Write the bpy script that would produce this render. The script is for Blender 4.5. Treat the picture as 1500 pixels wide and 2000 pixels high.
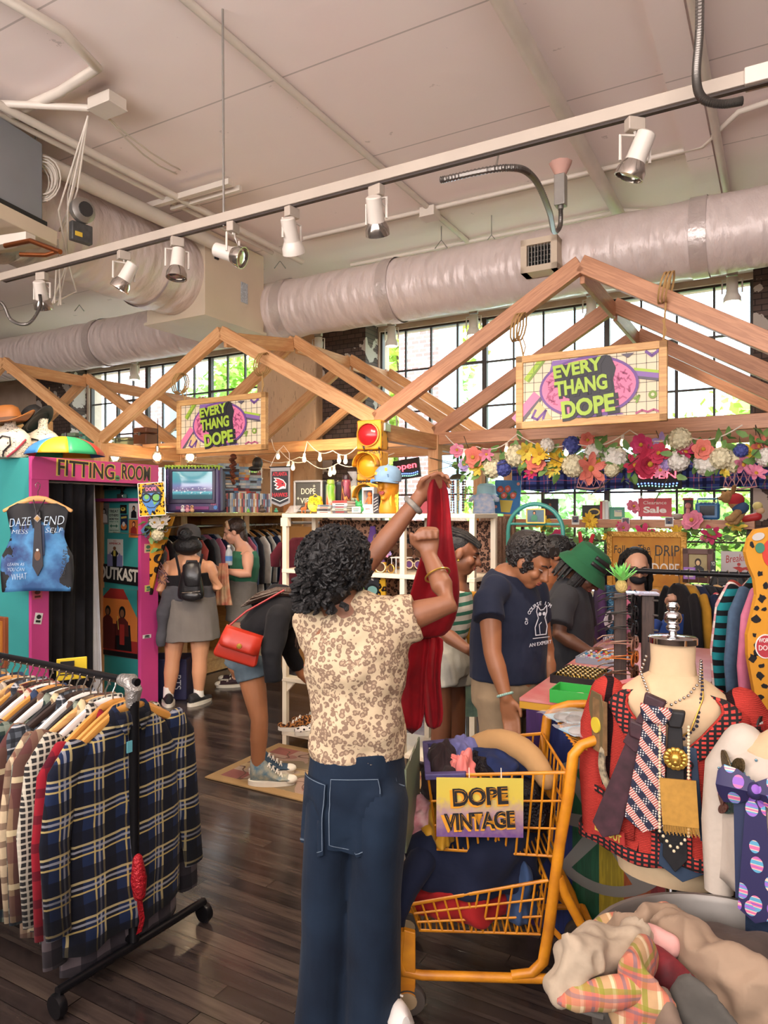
import bpy,math,random
from math import sin,cos,pi,radians
from mathutils import Vector as V,Matrix,noise as NZ
random.seed(7)
for o in list(bpy.data.objects): bpy.data.objects.remove(o)
SC = bpy.context.scene;COL = SC.collection
# ---------------------------------------------------------------- camera, world, sun, exposure
F = 1387.0;CH = 1.65                       # focal length in pixels of the 1500x2000 frame, eye height
cd = bpy.data.cameras.new('camera');cam = bpy.data.objects.new('camera',cd);COL.objects.link(cam)
cam.location = (0,0,CH);cam.rotation_euler = (pi/2,0,0)
cd.sensor_fit = 'VERTICAL';cd.sensor_height = 24;cd.lens = F/2000*24;cd.clip_start = .02;cd.clip_end = 200
SC.camera = cam
SC.view_settings.view_transform = 'Standard';SC.view_settings.look = 'None';SC.view_settings.gamma = 1
SC.view_settings.exposure = 0.45;SC.view_settings.use_curve_mapping = False
RZ = -radians(29.35)                        # the room is turned against the view axis
CA,SA = cos(RZ),sin(RZ)
wd = bpy.data.worlds.new('sky');SC.world = wd;wd.use_nodes = True
wn = wd.node_tree.nodes;wl = wd.node_tree.links
bg = wn['Background']
tc = wn.new('ShaderNodeTexCoord');nz = wn.new('ShaderNodeTexNoise');nz.inputs['Scale'].default_value = 6.0;nz.inputs['Detail'].default_value = 6
cr = wn.new('ShaderNodeValToRGB');cr.color_ramp.elements[0].position = .42;cr.color_ramp.elements[1].position = .6
cr.color_ramp.elements[0].color = (.62,.80,1.0,1);cr.color_ramp.elements[1].color = (1,.98,.96,1)
wl.new(tc.outputs['Generated'],nz.inputs['Vector']);wl.new(nz.outputs['Fac'],cr.inputs['Fac']);wl.new(cr.outputs['Color'],bg.inputs['Color'])
bg.inputs['Strength'].default_value = 6.0
def light(name,kind,loc,energy,color=(1,1,1),size=.1,aim=None,**kw):
    l = bpy.data.lights.new(name,kind);l.energy = energy;l.color = color
    if kind == 'AREA': l.size = size;l.shape = 'RECTANGLE';l.size_y = kw.pop('size_y',size)
    elif kind in ('POINT','SPOT'): l.shadow_soft_size = size
    for k,v in kw.items(): setattr(l,k,v)
    o = bpy.data.objects.new(name,l);COL.objects.link(o);o.location = loc
    if aim is not None: o.rotation_euler = (V(aim)-V(loc)).to_track_quat('-Z','Y').to_euler()
    return o
def push(before,k):                          # move a group along the view lines, keeping its outline
    c = V((0,0,CH))
    for o in bpy.data.objects:
        if o.name not in before and o.parent is None: o.location = c+(o.location-c)*k;o.scale = o.scale*k
def names(): return {o.name for o in bpy.data.objects}
def ROOM(u,v,z=0): return V((CA*u - SA*v,SA*u + CA*v,z))
sun = light('sun','SUN',(0,0,20),8.0,(1,.96,.88),angle=.02)
sun.rotation_euler = (radians(38),0,RZ + radians(-35))
# added fill light behind the photographer, aimed up to brighten the ceiling
light('daylight_behind','AREA',ROOM(-1.2,-2.6,2.7),560,(1,.93,.91),9,aim=ROOM(-1.4,-.6,4.3),size_y=2.0)

# ---------------------------------------------------------------- helpers
def W(px,py,Y): return V(((px-750)/F*Y,Y,CH-(py-1000)/F*Y))
def WF(px,py,z=0):                        # the point of height z seen at a pixel
    return W(px,py,(CH-z)*F/(py-1000))
def PV(px,py,v):                          # the point of the room plane v seen at a pixel
    t = (px-750)/F;return W(px,py,v/(CA - SA*t))
def PU(px,py,u):
    t = (px-750)/F;return W(px,py,u/(CA*t + SA))
def uv_of(p): return (CA*p[0]+SA*p[1],-SA*p[0]+CA*p[1])
def lin(c):
    if isinstance(c,str): c = tuple(int(c[i:i+2],16)/255 for i in (0,2,4))
    return tuple((x/12.92 if x <= .04045 else ((x+.055)/1.055)**2.4) for x in c[:3])
MATS = {}
class NT:
    def __init__(s,name):
        s.m = bpy.data.materials.new(name);s.m.use_nodes = True;s.t = s.m.node_tree;s.n = s.t.nodes;s.b = s.n['Principled BSDF']
        s.tc = s.n.new('ShaderNodeTexCoord')
    def put(s,sock,v):
        if hasattr(v,'is_output'): s.t.links.new(v,sock)
        elif isinstance(v,(tuple,list)) and len(v) == 3 and sock.type == 'RGBA': sock.default_value = (*v,1)
        else: sock.default_value = v
    def math(s,op,a,b=0.0,c=0.0):
        n = s.n.new('ShaderNodeMath');n.operation = op
        for i,x in enumerate((a,b,c)): s.put(n.inputs[i],x)
        return n.outputs[0]
    def mix(s,f,a,b,mode='MIX'):
        n = s.n.new('ShaderNodeMix');n.data_type = 'RGBA';n.blend_type = mode
        s.put(n.inputs[0],f);s.put(n.inputs[6],a);s.put(n.inputs[7],b);return n.outputs[2]
    def noise(s,scale,detail=3,vec=None,rough=.5):
        n = s.n.new('ShaderNodeTexNoise');n.inputs['Scale'].default_value = scale;n.inputs['Detail'].default_value = detail;n.inputs['Roughness'].default_value = rough
        s.t.links.new(vec or s.tc.outputs['Object'],n.inputs['Vector']);return n.outputs['Fac']
    def vor(s,scale,vec=None,out='Distance',feat='F1',rnd=1):
        n = s.n.new('ShaderNodeTexVoronoi');n.inputs['Scale'].default_value = scale;n.feature = feat;n.inputs['Randomness'].default_value = rnd
        s.t.links.new(vec or s.tc.outputs['Object'],n.inputs['Vector']);return n.outputs[out]
    def map(s,scale=(1,1,1),rot=(0,0,0),loc=(0,0,0),src='Object'):
        n = s.n.new('ShaderNodeMapping');n.inputs['Scale'].default_value = scale;n.inputs['Rotation'].default_value = rot;n.inputs['Location'].default_value = loc
        s.t.links.new(s.tc.outputs[src],n.inputs['Vector']);return n.outputs[0]
    def xyz(s,vec=None):
        n = s.n.new('ShaderNodeSeparateXYZ');s.t.links.new(vec or s.tc.outputs['Object'],n.inputs[0]);return n.outputs
    def ramp(s,f,stops,const=False):
        n = s.n.new('ShaderNodeValToRGB');r = n.color_ramp
        if const: r.interpolation = 'CONSTANT'
        while len(r.elements) < len(stops): r.elements.new(.5)
        for e,(p,c) in zip(r.elements,stops): e.position = p;e.color = (*c,1)
        s.put(n.inputs[0],f);return n.outputs[0]
    def bump(s,h,strength=.3,dist=.01):
        n = s.n.new('ShaderNodeBump');n.inputs['Strength'].default_value = strength;n.inputs['Distance'].default_value = dist
        s.put(n.inputs['Height'],h);s.t.links.new(n.outputs[0],s.b.inputs['Normal'])
    def col(s,c): s.put(s.b.inputs['Base Color'],c)
    def set(s,**k):
        for a,v in k.items(): s.put(s.b.inputs[a.replace('_',' ')],v)
        return s
def mat(name,c,rough=.6,metal=0,var=None,bump=None,emit=0,trans=0,alpha=1,coat=0,c2=None,spec=.5,sss=0):
    if name in MATS: return MATS[name]
    t = NT(name);c = lin(c)
    if var:
        f = t.noise(var[0],4);f = t.math('MULTIPLY_ADD',f,2.4,-.7)
        n = t.m.node_tree.nodes[-1];n.use_clamp = True
        d = lin(c2) if c2 else tuple(x*(1-var[1]) for x in c)
        t.col(t.mix(f,c,d))
    else: t.col(c)
    t.set(Roughness=rough,Metallic=metal,Coat_Weight=coat,Transmission_Weight=trans,Alpha=alpha,Specular_IOR_Level=spec)
    if emit: t.set(Emission_Strength=emit);t.put(t.b.inputs['Emission Color'],c)
    if bump: t.bump(t.noise(bump[0],3),bump[1],bump[2] if len(bump) > 2 else .01)
    MATS[name] = t.m;return t.m
def wood(name,c,c2,scale=1,rough=.5,axis='x'):
    if name in MATS: return MATS[name]
    t = NT(name);s = {'x': (.6,9,9),'y': (9,.6,9),'z': (9,9,.6)}[axis]
    v = t.map(tuple(k*scale for k in s));f = t.noise(2.2,5,v,.6)
    f2 = t.noise(12,3,v);f = t.math('MULTIPLY_ADD',f2,.35,f)
    t.col(t.ramp(f,[(.4,lin(c)),(.62,lin(c2)),(.72,lin(c)),(.86,lin(c2))]));t.set(Roughness=rough);t.bump(f,.12,.004)
    MATS[name] = t.m;return t.m
def plaid(name,base,xs,zs,off=(0,0),bumpy=True,axes=(0,2),soft=0):
    """xs, zs: (period, width, offset, colour, strength) stripes across x and z"""
    if name in MATS: return MATS[name]
    t = NT(name);o = t.xyz();c = lin(base)
    wob = t.math('MULTIPLY',t.math('SUBTRACT',t.noise(6,2),.5),.02)
    for ax,st in ((axes[0],xs),(axes[1],zs)):
        p = t.math('ADD',t.math('ADD',o[ax],wob),20.0)
        for (per,w,of,cc,k) in st:
            m = t.math('LESS_THAN',t.math('MODULO',t.math('ADD',p,of),per),w)
            c = t.mix(t.math('MULTIPLY',m,k),c,lin(cc))
    n = t.noise(60,2);c = t.mix(t.math('MULTIPLY',n,.35),c,t.mix(.5,c,(.02,.02,.02)))
    t.col(c);t.set(Roughness=.9,Specular_IOR_Level=.15,Sheen_Weight=.04)
    if bumpy: t.bump(t.noise(9,3),.25,.02)
    MATS[name] = t.m;return t.m
def leopard(name,base,ring,inner,scale=30,lo=.16,hi=.36,rough=.8,vec3=None,sheen=0):
    if name in MATS: return MATS[name]
    t = NT(name);v = t.map(vec3 or (1,1,1))
    n = t.n.new('ShaderNodeTexNoise');n.inputs['Scale'].default_value = scale*.9;t.t.links.new(v,n.inputs['Vector'])
    a = t.n.new('ShaderNodeVectorMath');a.operation = 'MULTIPLY_ADD';t.t.links.new(n.outputs['Color'],a.inputs[0]);a.inputs[1].default_value = (.6/scale,)*3;t.t.links.new(v,a.inputs[2])
    d = t.vor(scale,a.outputs[0]);k = t.math('MULTIPLY_ADD',t.noise(scale*.6,2,v),.35,d)
    gap = t.math('GREATER_THAN',t.noise(scale*1.3,1,v),.38)
    inr = t.math('LESS_THAN',k,lo+.31);rg = t.math('MULTIPLY',t.math('LESS_THAN',k,hi+.42),gap)
    c = t.mix(rg,lin(base),lin(ring));c = t.mix(inr,c,lin(inner));t.col(c);t.set(Roughness=rough,Specular_IOR_Level=.2)
    t.bump(t.noise(7,4),.45,.03)
    MATS[name] = t.m;return t.m
def cloth(name,c,var=(14,.25),rough=.85,bump=(10,.35,.02),c2=None,sheen=.04):
    m = mat(name,c,rough,var=var,bump=bump,c2=c2,spec=.2);m.node_tree.nodes['Principled BSDF'].inputs['Sheen Weight'].default_value = sheen;return m

def rotm(rx=0,ry=0,rz=0): return (Matrix.Rotation(rz,3,'Z') @ Matrix.Rotation(ry,3,'Y') @ Matrix.Rotation(rx,3,'X'))
def wm(o):
    m = o.matrix_basis.copy()
    while o.parent: o = o.parent;m = o.matrix_basis @ m
    return m
class MB:
    def __init__(s): s.v = [];s.f = []
    def add(s,vs,fs):
        k = len(s.v);s.v += [tuple(x) for x in vs];s.f += [tuple(i+k for i in f) for f in fs];return s
    def box(s,c,d,R=None):
        x,y,z = (k/2 for k in d);c = V(c)
        p = [V((a*x,b*y,e*z)) for a in (-1,1) for b in (-1,1) for e in (-1,1)]
        if R: p = [R @ q for q in p]
        return s.add([c+q for q in p],[(0,1,3,2),(4,6,7,5),(0,4,5,1),(2,3,7,6),(0,2,6,4),(1,5,7,3)])
    def bar(s,p,q,w,h,up=(0,0,1)):
        p,q = V(p),V(q);t = (q-p).normalized();sd = t.cross(V(up))
        if sd.length < 1e-4: sd = t.cross(V((0,1,0)))
        sd.normalize();u = sd.cross(t);R = Matrix((t,sd,u)).transposed()
        return s.box((p+q)/2,((q-p).length,w,h),R)
    def loft(s,rings,cap=True,closed=True):
        n = len(rings[0]);k = []
        for i in range(len(rings)-1):
            for j in range(n if closed else n-1):
                a = i*n+j;b = i*n+(j+1) % n;k.append((a,b,b+n,a+n))
        if cap and closed: k.append(tuple(range(n-1,-1,-1)));k.append(tuple(range((len(rings)-1)*n,len(rings)*n)))
        return s.add([p for r in rings for p in r],k)
    def tube(s,pts,r,n=8,closed=False,cap=True):
        pts = [V(p) for p in pts];m = len(pts);rings = [];prev = None
        for i,p in enumerate(pts):
            if closed: t = pts[(i+1) % m]-pts[i-1]
            else: t = pts[min(i+1,m-1)]-pts[max(i-1,0)]
            t.normalize()
            if prev is None: a = t.orthogonal().normalized()
            else: a = (prev - t*prev.dot(t)).normalized()
            prev = a;b = t.cross(a);rr = r[i] if isinstance(r,(list,tuple)) else r
            rings.append([p + (a*cos(2*pi*j/n)+b*sin(2*pi*j/n))*rr for j in range(n)])
        if closed: rings.append(rings[0]);cap = False
        return s.loft(rings,cap)
    def chain(s,pts,rad,hint=(1,0,0),n=14,ends=(1,1)):
        """tapering limb; rad entries are r or (side, depth); round or flat ends"""
        pts = [V(p) for p in pts];rad = [(r,r) if not isinstance(r,(tuple,list)) else r for r in rad];m = len(pts);rings = []
        def ring(p,t,ra,rb):
            a = V(hint) - t*V(hint).dot(t)
            if a.length < .05: a = t.orthogonal()
            a.normalize();b = t.cross(a);return [p + a*cos(2*pi*j/n)*ra + b*sin(2*pi*j/n)*rb for j in range(n)]
        tg = [(pts[min(i+1,m-1)]-pts[max(i-1,0)]).normalized() for i in range(m)]
        if ends[0]:
            for q in (80,55,28): rings.append(ring(pts[0]-tg[0]*sin(radians(q))*min(rad[0]),tg[0],rad[0][0]*cos(radians(q)),rad[0][1]*cos(radians(q))))
        for i in range(m): rings.append(ring(pts[i],tg[i],*rad[i]))
        if ends[1]:
            for q in (28,55,80): rings.append(ring(pts[-1]+tg[-1]*sin(radians(q))*min(rad[-1]),tg[-1],rad[-1][0]*cos(radians(q)),rad[-1][1]*cos(radians(q))))
        return s.loft(rings)
    def lathe(s,prof,c=(0,0,0),n=20,R=None,sx=1,sy=1):
        c = V(c);rings = []
        for r,z in prof:
            g = [V((cos(2*pi*j/n)*max(r,1e-4)*sx,sin(2*pi*j/n)*max(r,1e-4)*sy,z)) for j in range(n)]
            rings.append([c+(R @ q if R else q) for q in g])
        return s.loft(rings)
    def ell(s,c,r,R=None,n=14,m=9):
        if not isinstance(r,(tuple,list)): r = (r,r,r)
        prof = [(sin(pi*(i+.06)/(m+.12)),-cos(pi*(i+.06)/(m+.12))) for i in range(m+1)];c = V(c);rings = []
        for a,z in prof:
            g = [V((cos(2*pi*j/n)*a*r[0],sin(2*pi*j/n)*a*r[1],z*r[2])) for j in range(n)]
            rings.append([c+(R @ q if R else q) for q in g])
        return s.loft(rings)
    def prism(s,poly,y0,y1):
        n = len(poly);vs = [(x,y0,z) for x,z in poly]+[(x,y1,z) for x,z in poly]
        fs = [tuple(range(n)),tuple(range(2*n-1,n-1,-1))]+[(i,i+n,(i+1) % n+n,(i+1) % n) for i in range(n)]
        return s.add(vs,fs)
    def grid(s,fn,nu,nv):
        vs = [fn(i/nu,j/nv) for j in range(nv+1) for i in range(nu+1)]
        return s.add(vs,[(j*(nu+1)+i,j*(nu+1)+i+1,(j+1)*(nu+1)+i+1,(j+1)*(nu+1)+i) for j in range(nv) for i in range(nu)])
    def xf(s,M): s.v = [tuple(M @ V(p)) for p in s.v];return s
    def mesh(s,name):
        me = bpy.data.meshes.new(name);me.from_pydata(s.v,[],s.f);me.validate();me.update();return me
    def build(s,name,m,parent=None,loc=(0,0,0),rz=0,smooth=True,bevel=0,world=False,solid=0,rot=None,sub=0,ang=40):
        loc = V(loc)
        if world:
            if parent: iv = wm(parent).inverted();s.v = [tuple(iv @ V(p)) for p in s.v]
            else:
                xs,ys,zs = zip(*s.v);loc = V(((min(xs)+max(xs))/2,(min(ys)+max(ys))/2,min(zs)));s.v = [tuple(V(p)-loc) for p in s.v]
        return mkobj(name,s.mesh(name),m,parent,loc,rz,smooth,bevel,solid,rot,sub,ang)
def mkobj(name,me,m,parent=None,loc=(0,0,0),rz=0,smooth=True,bevel=0,solid=0,rot=None,sub=0,ang=40):
    if m is not None: me.materials.append(m)
    if smooth:
        me.shade_smooth()
        if not sub: me.set_sharp_from_angle(angle=radians(ang))
    o = bpy.data.objects.new(name,me);COL.objects.link(o);o.location = loc;o.rotation_euler = rot or (0,0,rz)
    if parent: o.parent = parent
    if solid: d = o.modifiers.new('thick','SOLIDIFY');d.thickness = solid;d.offset = 0
    if bevel: d = o.modifiers.new('edge','BEVEL');d.width = bevel;d.segments = 2;d.limit_method = 'ANGLE'
    if sub: d = o.modifiers.new('sub','SUBSURF');d.levels = sub;d.render_levels = sub
    return o
def tag(o,label=None,cat=None,group=None,kind=None):
    for k,v in (('label',label),('category',cat),('group',group),('kind',kind)):
        if v: o[k] = v
    return o
def thing(name,label,cat,loc=(0,0,0),rz=0,group=None):
    o = bpy.data.objects.new(name,None);COL.objects.link(o);o.location = loc;o.rotation_euler = (0,0,rz);o.empty_display_size = .1
    return tag(o,label,cat,group)
def struct(o): o['kind'] = 'structure';return o
KIDS = {}
def kids(o): return [c for c in o.children]
def dup(root,loc,rz=None,label=None,group=None,scale=None,mats=None):
    def cp(o,par):
        c = o.copy();COL.objects.link(c)
        if par: c.parent = par
        if mats and o.type == 'MESH' and o.data.materials and o.data.materials[0].name in mats:
            c.data = o.data.copy();c.data.materials[0] = mats[o.data.materials[0].name]
        for k in kids(o): cp(k,c)
        return c
    r = cp(root,None);r.location = loc
    if rz is not None: r.rotation_euler = (root.rotation_euler[0],root.rotation_euler[1],rz)
    if scale: r.scale = (scale,)*3 if not isinstance(scale,(tuple,list)) else scale
    return tag(r,label,None,group)
def beam(name,p,q,w,h,m,parent=None,up=(0,0,1),bevel=.004):
    p,q = V(p),V(q);t = (q-p).normalized();sd = V(up).cross(t)
    if sd.length < 1e-4: sd = V((1,0,0)).cross(t)
    sd.normalize();u = t.cross(sd)
    o = MB().box((0,0,0),((q-p).length,w,h)).build(name,m,parent,bevel=bevel,smooth=False)
    mm = Matrix((t,sd,u)).transposed().to_4x4();mm.translation = (p+q)/2
    o.location = mm.translation;o.rotation_euler = mm.to_euler();return o
def text(parent,body,x,z,h,m,y=-.004,name='lettering',rot=0,w=None,ext=.001,bold=0,bevel=0,align='CENTER',shear=0,world=None,space=1):
    cu = bpy.data.curves.new('t','FONT');cu.body = body;cu.size = 1;cu.extrude = 0;cu.offset = bold;cu.align_x = align;cu.align_y = 'CENTER';cu.shear = shear;cu.resolution_u = 3;cu.space_character = space
    if bevel: cu.bevel_depth = bevel;cu.bevel_resolution = 2
    cu.extrude = ext/h if not bevel else 0
    o = bpy.data.objects.new('t',cu);me = bpy.data.meshes.new_from_object(o);bpy.data.objects.remove(o)
    xs = [p.co.x for p in me.vertices] or [0];sx = (w/(max(xs)-min(xs)) if w and max(xs) > min(xs) else h*1.38)
    c,s = cos(rot),sin(rot)
    for p in me.vertices:
        a,b = p.co.x*sx,p.co.y*h*1.38;p.co = (x + a*c - b*s,y - p.co.z*h,z + a*s + b*c)
    me.update();return mkobj(name,me,m,parent,smooth=False)
def decal(parent,name,polys,m,y=-.003,t=.0015,label=None):
    b = MB()
    for p in polys: b.prism(p,y-t,y)
    o = b.build(name,m,parent,smooth=False)
    if label: o['label'] = label
    return o
def oval(x,z,a,b=None,n=28,rot=0):
    b = b or a;return [(x+a*cos(2*pi*i/n)*cos(rot)-b*sin(2*pi*i/n)*sin(rot),z+a*cos(2*pi*i/n)*sin(rot)+b*sin(2*pi*i/n)*cos(rot)) for i in range(n)]
def quad(x,z,w,h,rot=0):
    return [(x+(a*w*cos(rot)-b*h*sin(rot))/2,z+(a*w*sin(rot)+b*h*cos(rot))/2) for a,b in ((-1,-1),(1,-1),(1,1),(-1,1))]
def blobby(x,z,r,n=9,j=.3,rnd=random): return [(x+r*(1+rnd.uniform(-j,j))*cos(2*pi*i/n),z+r*(1+rnd.uniform(-j,j))*sin(2*pi*i/n)) for i in range(n)]
def stroke(pts,w):                          # a painted line as thin quads
    out = []
    for (x0,z0),(x1,z1) in zip(pts,pts[1:]):
        L = math.hypot(x1-x0,z1-z0) or 1e-6;dx,dz = (x1-x0)/L,(z1-z0)/L;a,b = -dz*w/2,dx*w/2;e = w*.3
        out.append([(x0+a-dx*e,z0+b-dz*e),(x0-a-dx*e,z0-b-dz*e),(x1-a+dx*e,z1-b+dz*e),(x1+a+dx*e,z1+b+dz*e)])
    return out
def remesh(b,name,m,parent,voxel=.006,smooth=4,wrinkle=None,world=True,sharp=None):
    me = b.mesh('tmp');o = bpy.data.objects.new('tmp',me);COL.objects.link(o)
    r = o.modifiers.new('r','REMESH');r.mode = 'VOXEL';r.voxel_size = voxel
    me2 = bpy.data.meshes.new_from_object(o.evaluated_get(bpy.context.evaluated_depsgraph_get()))
    bpy.data.objects.remove(o);bpy.data.meshes.remove(me)
    import numpy as np
    n = len(me2.vertices);co = np.empty(n*3);me2.vertices.foreach_get('co',co);co = co.reshape(-1,3)
    ed = np.empty(len(me2.edges)*2,int);me2.edges.foreach_get('vertices',ed);ed = ed.reshape(-1,2)
    deg = np.bincount(ed.ravel(),minlength=n)[:,None].clip(1)
    def lap(c):
        a = np.zeros_like(c)
        for k in range(3): a[:,k] = np.bincount(ed[:,0],c[ed[:,1],k],n)+np.bincount(ed[:,1],c[ed[:,0],k],n)
        return a/deg - c
    for i in range(smooth): co = co + .5*lap(co);co = co - .52*lap(co)*.9
    if wrinkle:
        me2.vertices.foreach_set('co',co.ravel());me2.update();nn = np.empty(n*3);me2.vertices.foreach_get('normal',nn);nn = nn.reshape(-1,3)
        amp,sc = wrinkle[:2];st = wrinkle[2] if len(wrinkle) > 2 else (1,1,1);sd = wrinkle[3] if len(wrinkle) > 3 else 0
        d = np.array([NZ.noise(V((p[0]*sc*st[0]+sd,p[1]*sc*st[1],p[2]*sc*st[2])))+.5*NZ.noise(V((p[0]*sc*st[0]*2.1,p[1]*sc*st[1]*2.1+sd,p[2]*sc*st[2]*2.1))) for p in co])
        d = -np.abs(d)*1.6+.4 if len(wrinkle) > 4 else d
        co = co + nn*d[:,None]*amp
    me2.vertices.foreach_set('co',co.ravel());me2.update();me2.materials.clear()
    loc = V((0,0,0))
    if world:
        if parent: me2.transform(wm(parent).inverted())
        else:
            lo = co.min(0);hi = co.max(0);loc = V(((lo[0]+hi[0])/2,(lo[1]+hi[1])/2,lo[2]));me2.transform(Matrix.Translation(-loc))
    return mkobj(name,me2,m,parent,loc,smooth=True,ang=70)
# ---------------------------------------------------------------- the room
CEIL = 4.3;VW = 7.6
def rb(name,u0,u1,v0,v1,z0,z1,m,parent=None,bevel=0,smooth=False):
    b = MB().box((0,0,(z1-z0)/2),(u1-u0,v1-v0,z1-z0));return b.build(name,m,parent,ROOM((u0+u1)/2,(v0+v1)/2,z0),RZ,smooth,bevel)
t = NT('floor_boards');v = t.map();x,y,z = t.xyz(v)
row = t.math('FLOOR',t.math('DIVIDE',y,.072));wn_ = t.n.new('ShaderNodeTexWhiteNoise');wn_.noise_dimensions = '1D';t.put(wn_.inputs['W'],row)
xs = t.math('ADD',x,t.math('MULTIPLY',wn_.outputs[0],3.0));pl = t.math('FLOOR',t.math('DIVIDE',xs,1.1))
wn2 = t.n.new('ShaderNodeTexWhiteNoise');wn2.noise_dimensions = '2D';cb = t.n.new('ShaderNodeCombineXYZ');t.put(cb.inputs[0],pl);t.put(cb.inputs[1],row);t.t.links.new(cb.outputs[0],wn2.inputs['Vector'])
gap = t.math('MAXIMUM',t.math('LESS_THAN',t.math('PINGPONG',y,.036),.0014),t.math('LESS_THAN',t.math('MODULO',t.math('ADD',xs,55),1.1),.004))
g = t.noise(3,5,t.map((1.2,14,1)));wear = t.noise(1.1,5)
c = t.ramp(t.math('MULTIPLY_ADD',wn2.outputs[0],.35,t.math('MULTIPLY',g,.65)),[(.2,lin('1e1a1a')),(.5,lin('39302d')),(.75,lin('54483f')),(1,lin('6d5f54'))])
wm_ = t.math('GREATER_THAN',t.math('MULTIPLY_ADD',g,.35,wear),.88);c = t.mix(t.math('MULTIPLY',wm_,.45),c,lin('9a8c80'));c = t.mix(gap,c,(.006,.005,.005));t.col(c)
t.put(t.b.inputs['Roughness'],t.math('MULTIPLY_ADD',g,.22,.08));t.set(Specular_IOR_Level=.6);t.bump(t.math('MULTIPLY_ADD',gap,-1.0,t.math('MULTIPLY',g,.4)),.35,.004);M_FLOOR = t.m
struct(rb('floor',-14,9,-7,VW+.3,-.2,0,M_FLOOR))
t = NT('ceiling_plaster');x,y,z = t.xyz()
sm = t.math('LESS_THAN',t.math('PINGPONG',t.math('ADD',y,.28),.55),.006);n1 = t.noise(.5,4);n2 = t.noise(5,5);ch = t.math('GREATER_THAN',t.noise(4.0,6,None,.7),.67)
c = t.ramp(n1,[(.3,lin('eee0da')),(.5,lin('f3e4df')),(.7,lin('f4e0dc'))]);c = t.mix(t.math('MULTIPLY',sm,.45),c,lin('6f625b'));c = t.mix(t.math('MULTIPLY',ch,.35),c,lin('8d7f76'))
t.col(c);t.set(Roughness=.75);t.bump(t.math('MULTIPLY_ADD',ch,-.8,t.math('MULTIPLY',n2,.5)),.3,.02);M_CEIL = t.m
struct(rb('ceiling',-14,9,-7,VW+.3,CEIL,CEIL+.25,M_CEIL))
M_PLASTER = mat('plaster','d6c3b2',.85,var=(2.2,.22),bump=(6,.3,.03),c2='b59d86')
t = NT('bare_concrete');n1 = t.noise(2.0,6,t.map((1,1,.35)));n2 = t.noise(16,4,t.map((3,3,.5)))
c = t.ramp(n1,[(.3,lin('a5825f')),(.48,lin('d2b08c')),(.62,lin('c4a284')),(.75,lin('8d7056'))]);c = t.mix(t.math('MULTIPLY',t.math('GREATER_THAN',n2,.66),.5),c,lin('5e4a3c'));t.col(c);t.set(Roughness=.9);t.bump(n2,.35,.02);M_CONC = t.m
t = NT('flaking_brick');x,y,z = t.xyz();n1 = t.noise(3.5,6)
br = t.n.new('ShaderNodeTexBrick');t.t.links.new(t.map((1,1,1),(pi/2,0,0)),br.inputs['Vector']);br.inputs['Scale'].default_value = 4.6;br.inputs['Color1'].default_value = (*lin('4d3e37'),1);br.inputs['Color2'].default_value = (*lin('62504a'),1);br.inputs['Mortar'].default_value = (*lin('2b2523'),1);br.inputs['Mortar Size'].default_value = .018
c = t.mix(t.math('GREATER_THAN',n1,.56),br.outputs[0],lin('b9ada2'));t.col(c);t.set(Roughness=.9);t.bump(t.math('ADD',br.outputs['Fac'],n1),.5,.02);M_BRICK = t.m
M_WHITE = mat('white_paint','dcd2c6',.5,var=(3,.12));M_STEEL = mat('window_steel','4a4340',.5,metal=.3)
# back wall round the two windows: sill, header, pieces between
ZS,ZH = .85,3.87;W1 = (-4.34,-.25);W2 = (-9.7,-5.88)
for (u0,u1,z0,z1) in ((-14,9,0,ZS),(-14,9,ZH,CEIL),(-14,W2[0],ZS,ZH),(W2[1],W1[0],ZS,ZH),(W1[1],9,ZS,ZH)):
    struct(rb('wall_back',u0,u1,VW,VW+.25,z0,z1,M_PLASTER))
struct(rb('trim_1',-14,9,VW-.28,VW,ZH+.06,ZH+.2,M_WHITE));struct(rb('trim_2',-14,9,VW-.3,VW,ZS-.05,ZS,M_WHITE))
struct(rb('wall_left',-14.2,-14,-7,VW,0,CEIL,M_PLASTER))
struct(rb('wall_front',-14,9,-7.2,-7,0,CEIL,M_PLASTER));struct(rb('wall_right',9,9.2,-7,VW,0,CEIL,M_PLASTER))  # unseen walls, added to keep sky light off the foreground
tag(struct(rb('concrete_pillar',-5.9,-4.98,7.15,VW,0,CEIL,M_CONC,bevel=.02)))
for u0,u1 in ((-4.98,-4.36),(-10.6,-9.75),(-.24,.55)): struct(rb('brick_column',u0,u1,7.3,VW,0,CEIL,M_BRICK))
t = NT('window_glass');nt = t.t;tr = t.n.new('ShaderNodeBsdfTransparent');gl = t.n.new('ShaderNodeBsdfGlossy');gl.inputs['Roughness'].default_value = .02;mx = t.n.new('ShaderNodeMixShader');mx.inputs[0].default_value = .05;tr.inputs[0].default_value = (.93,.97,.98,1)
nt.links.new(tr.outputs[0],mx.inputs[1]);nt.links.new(gl.outputs[0],mx.inputs[2]);nt.links.new(mx.outputs[0],t.n['Material Output'].inputs[0]);M_GLASS = t.m
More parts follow.
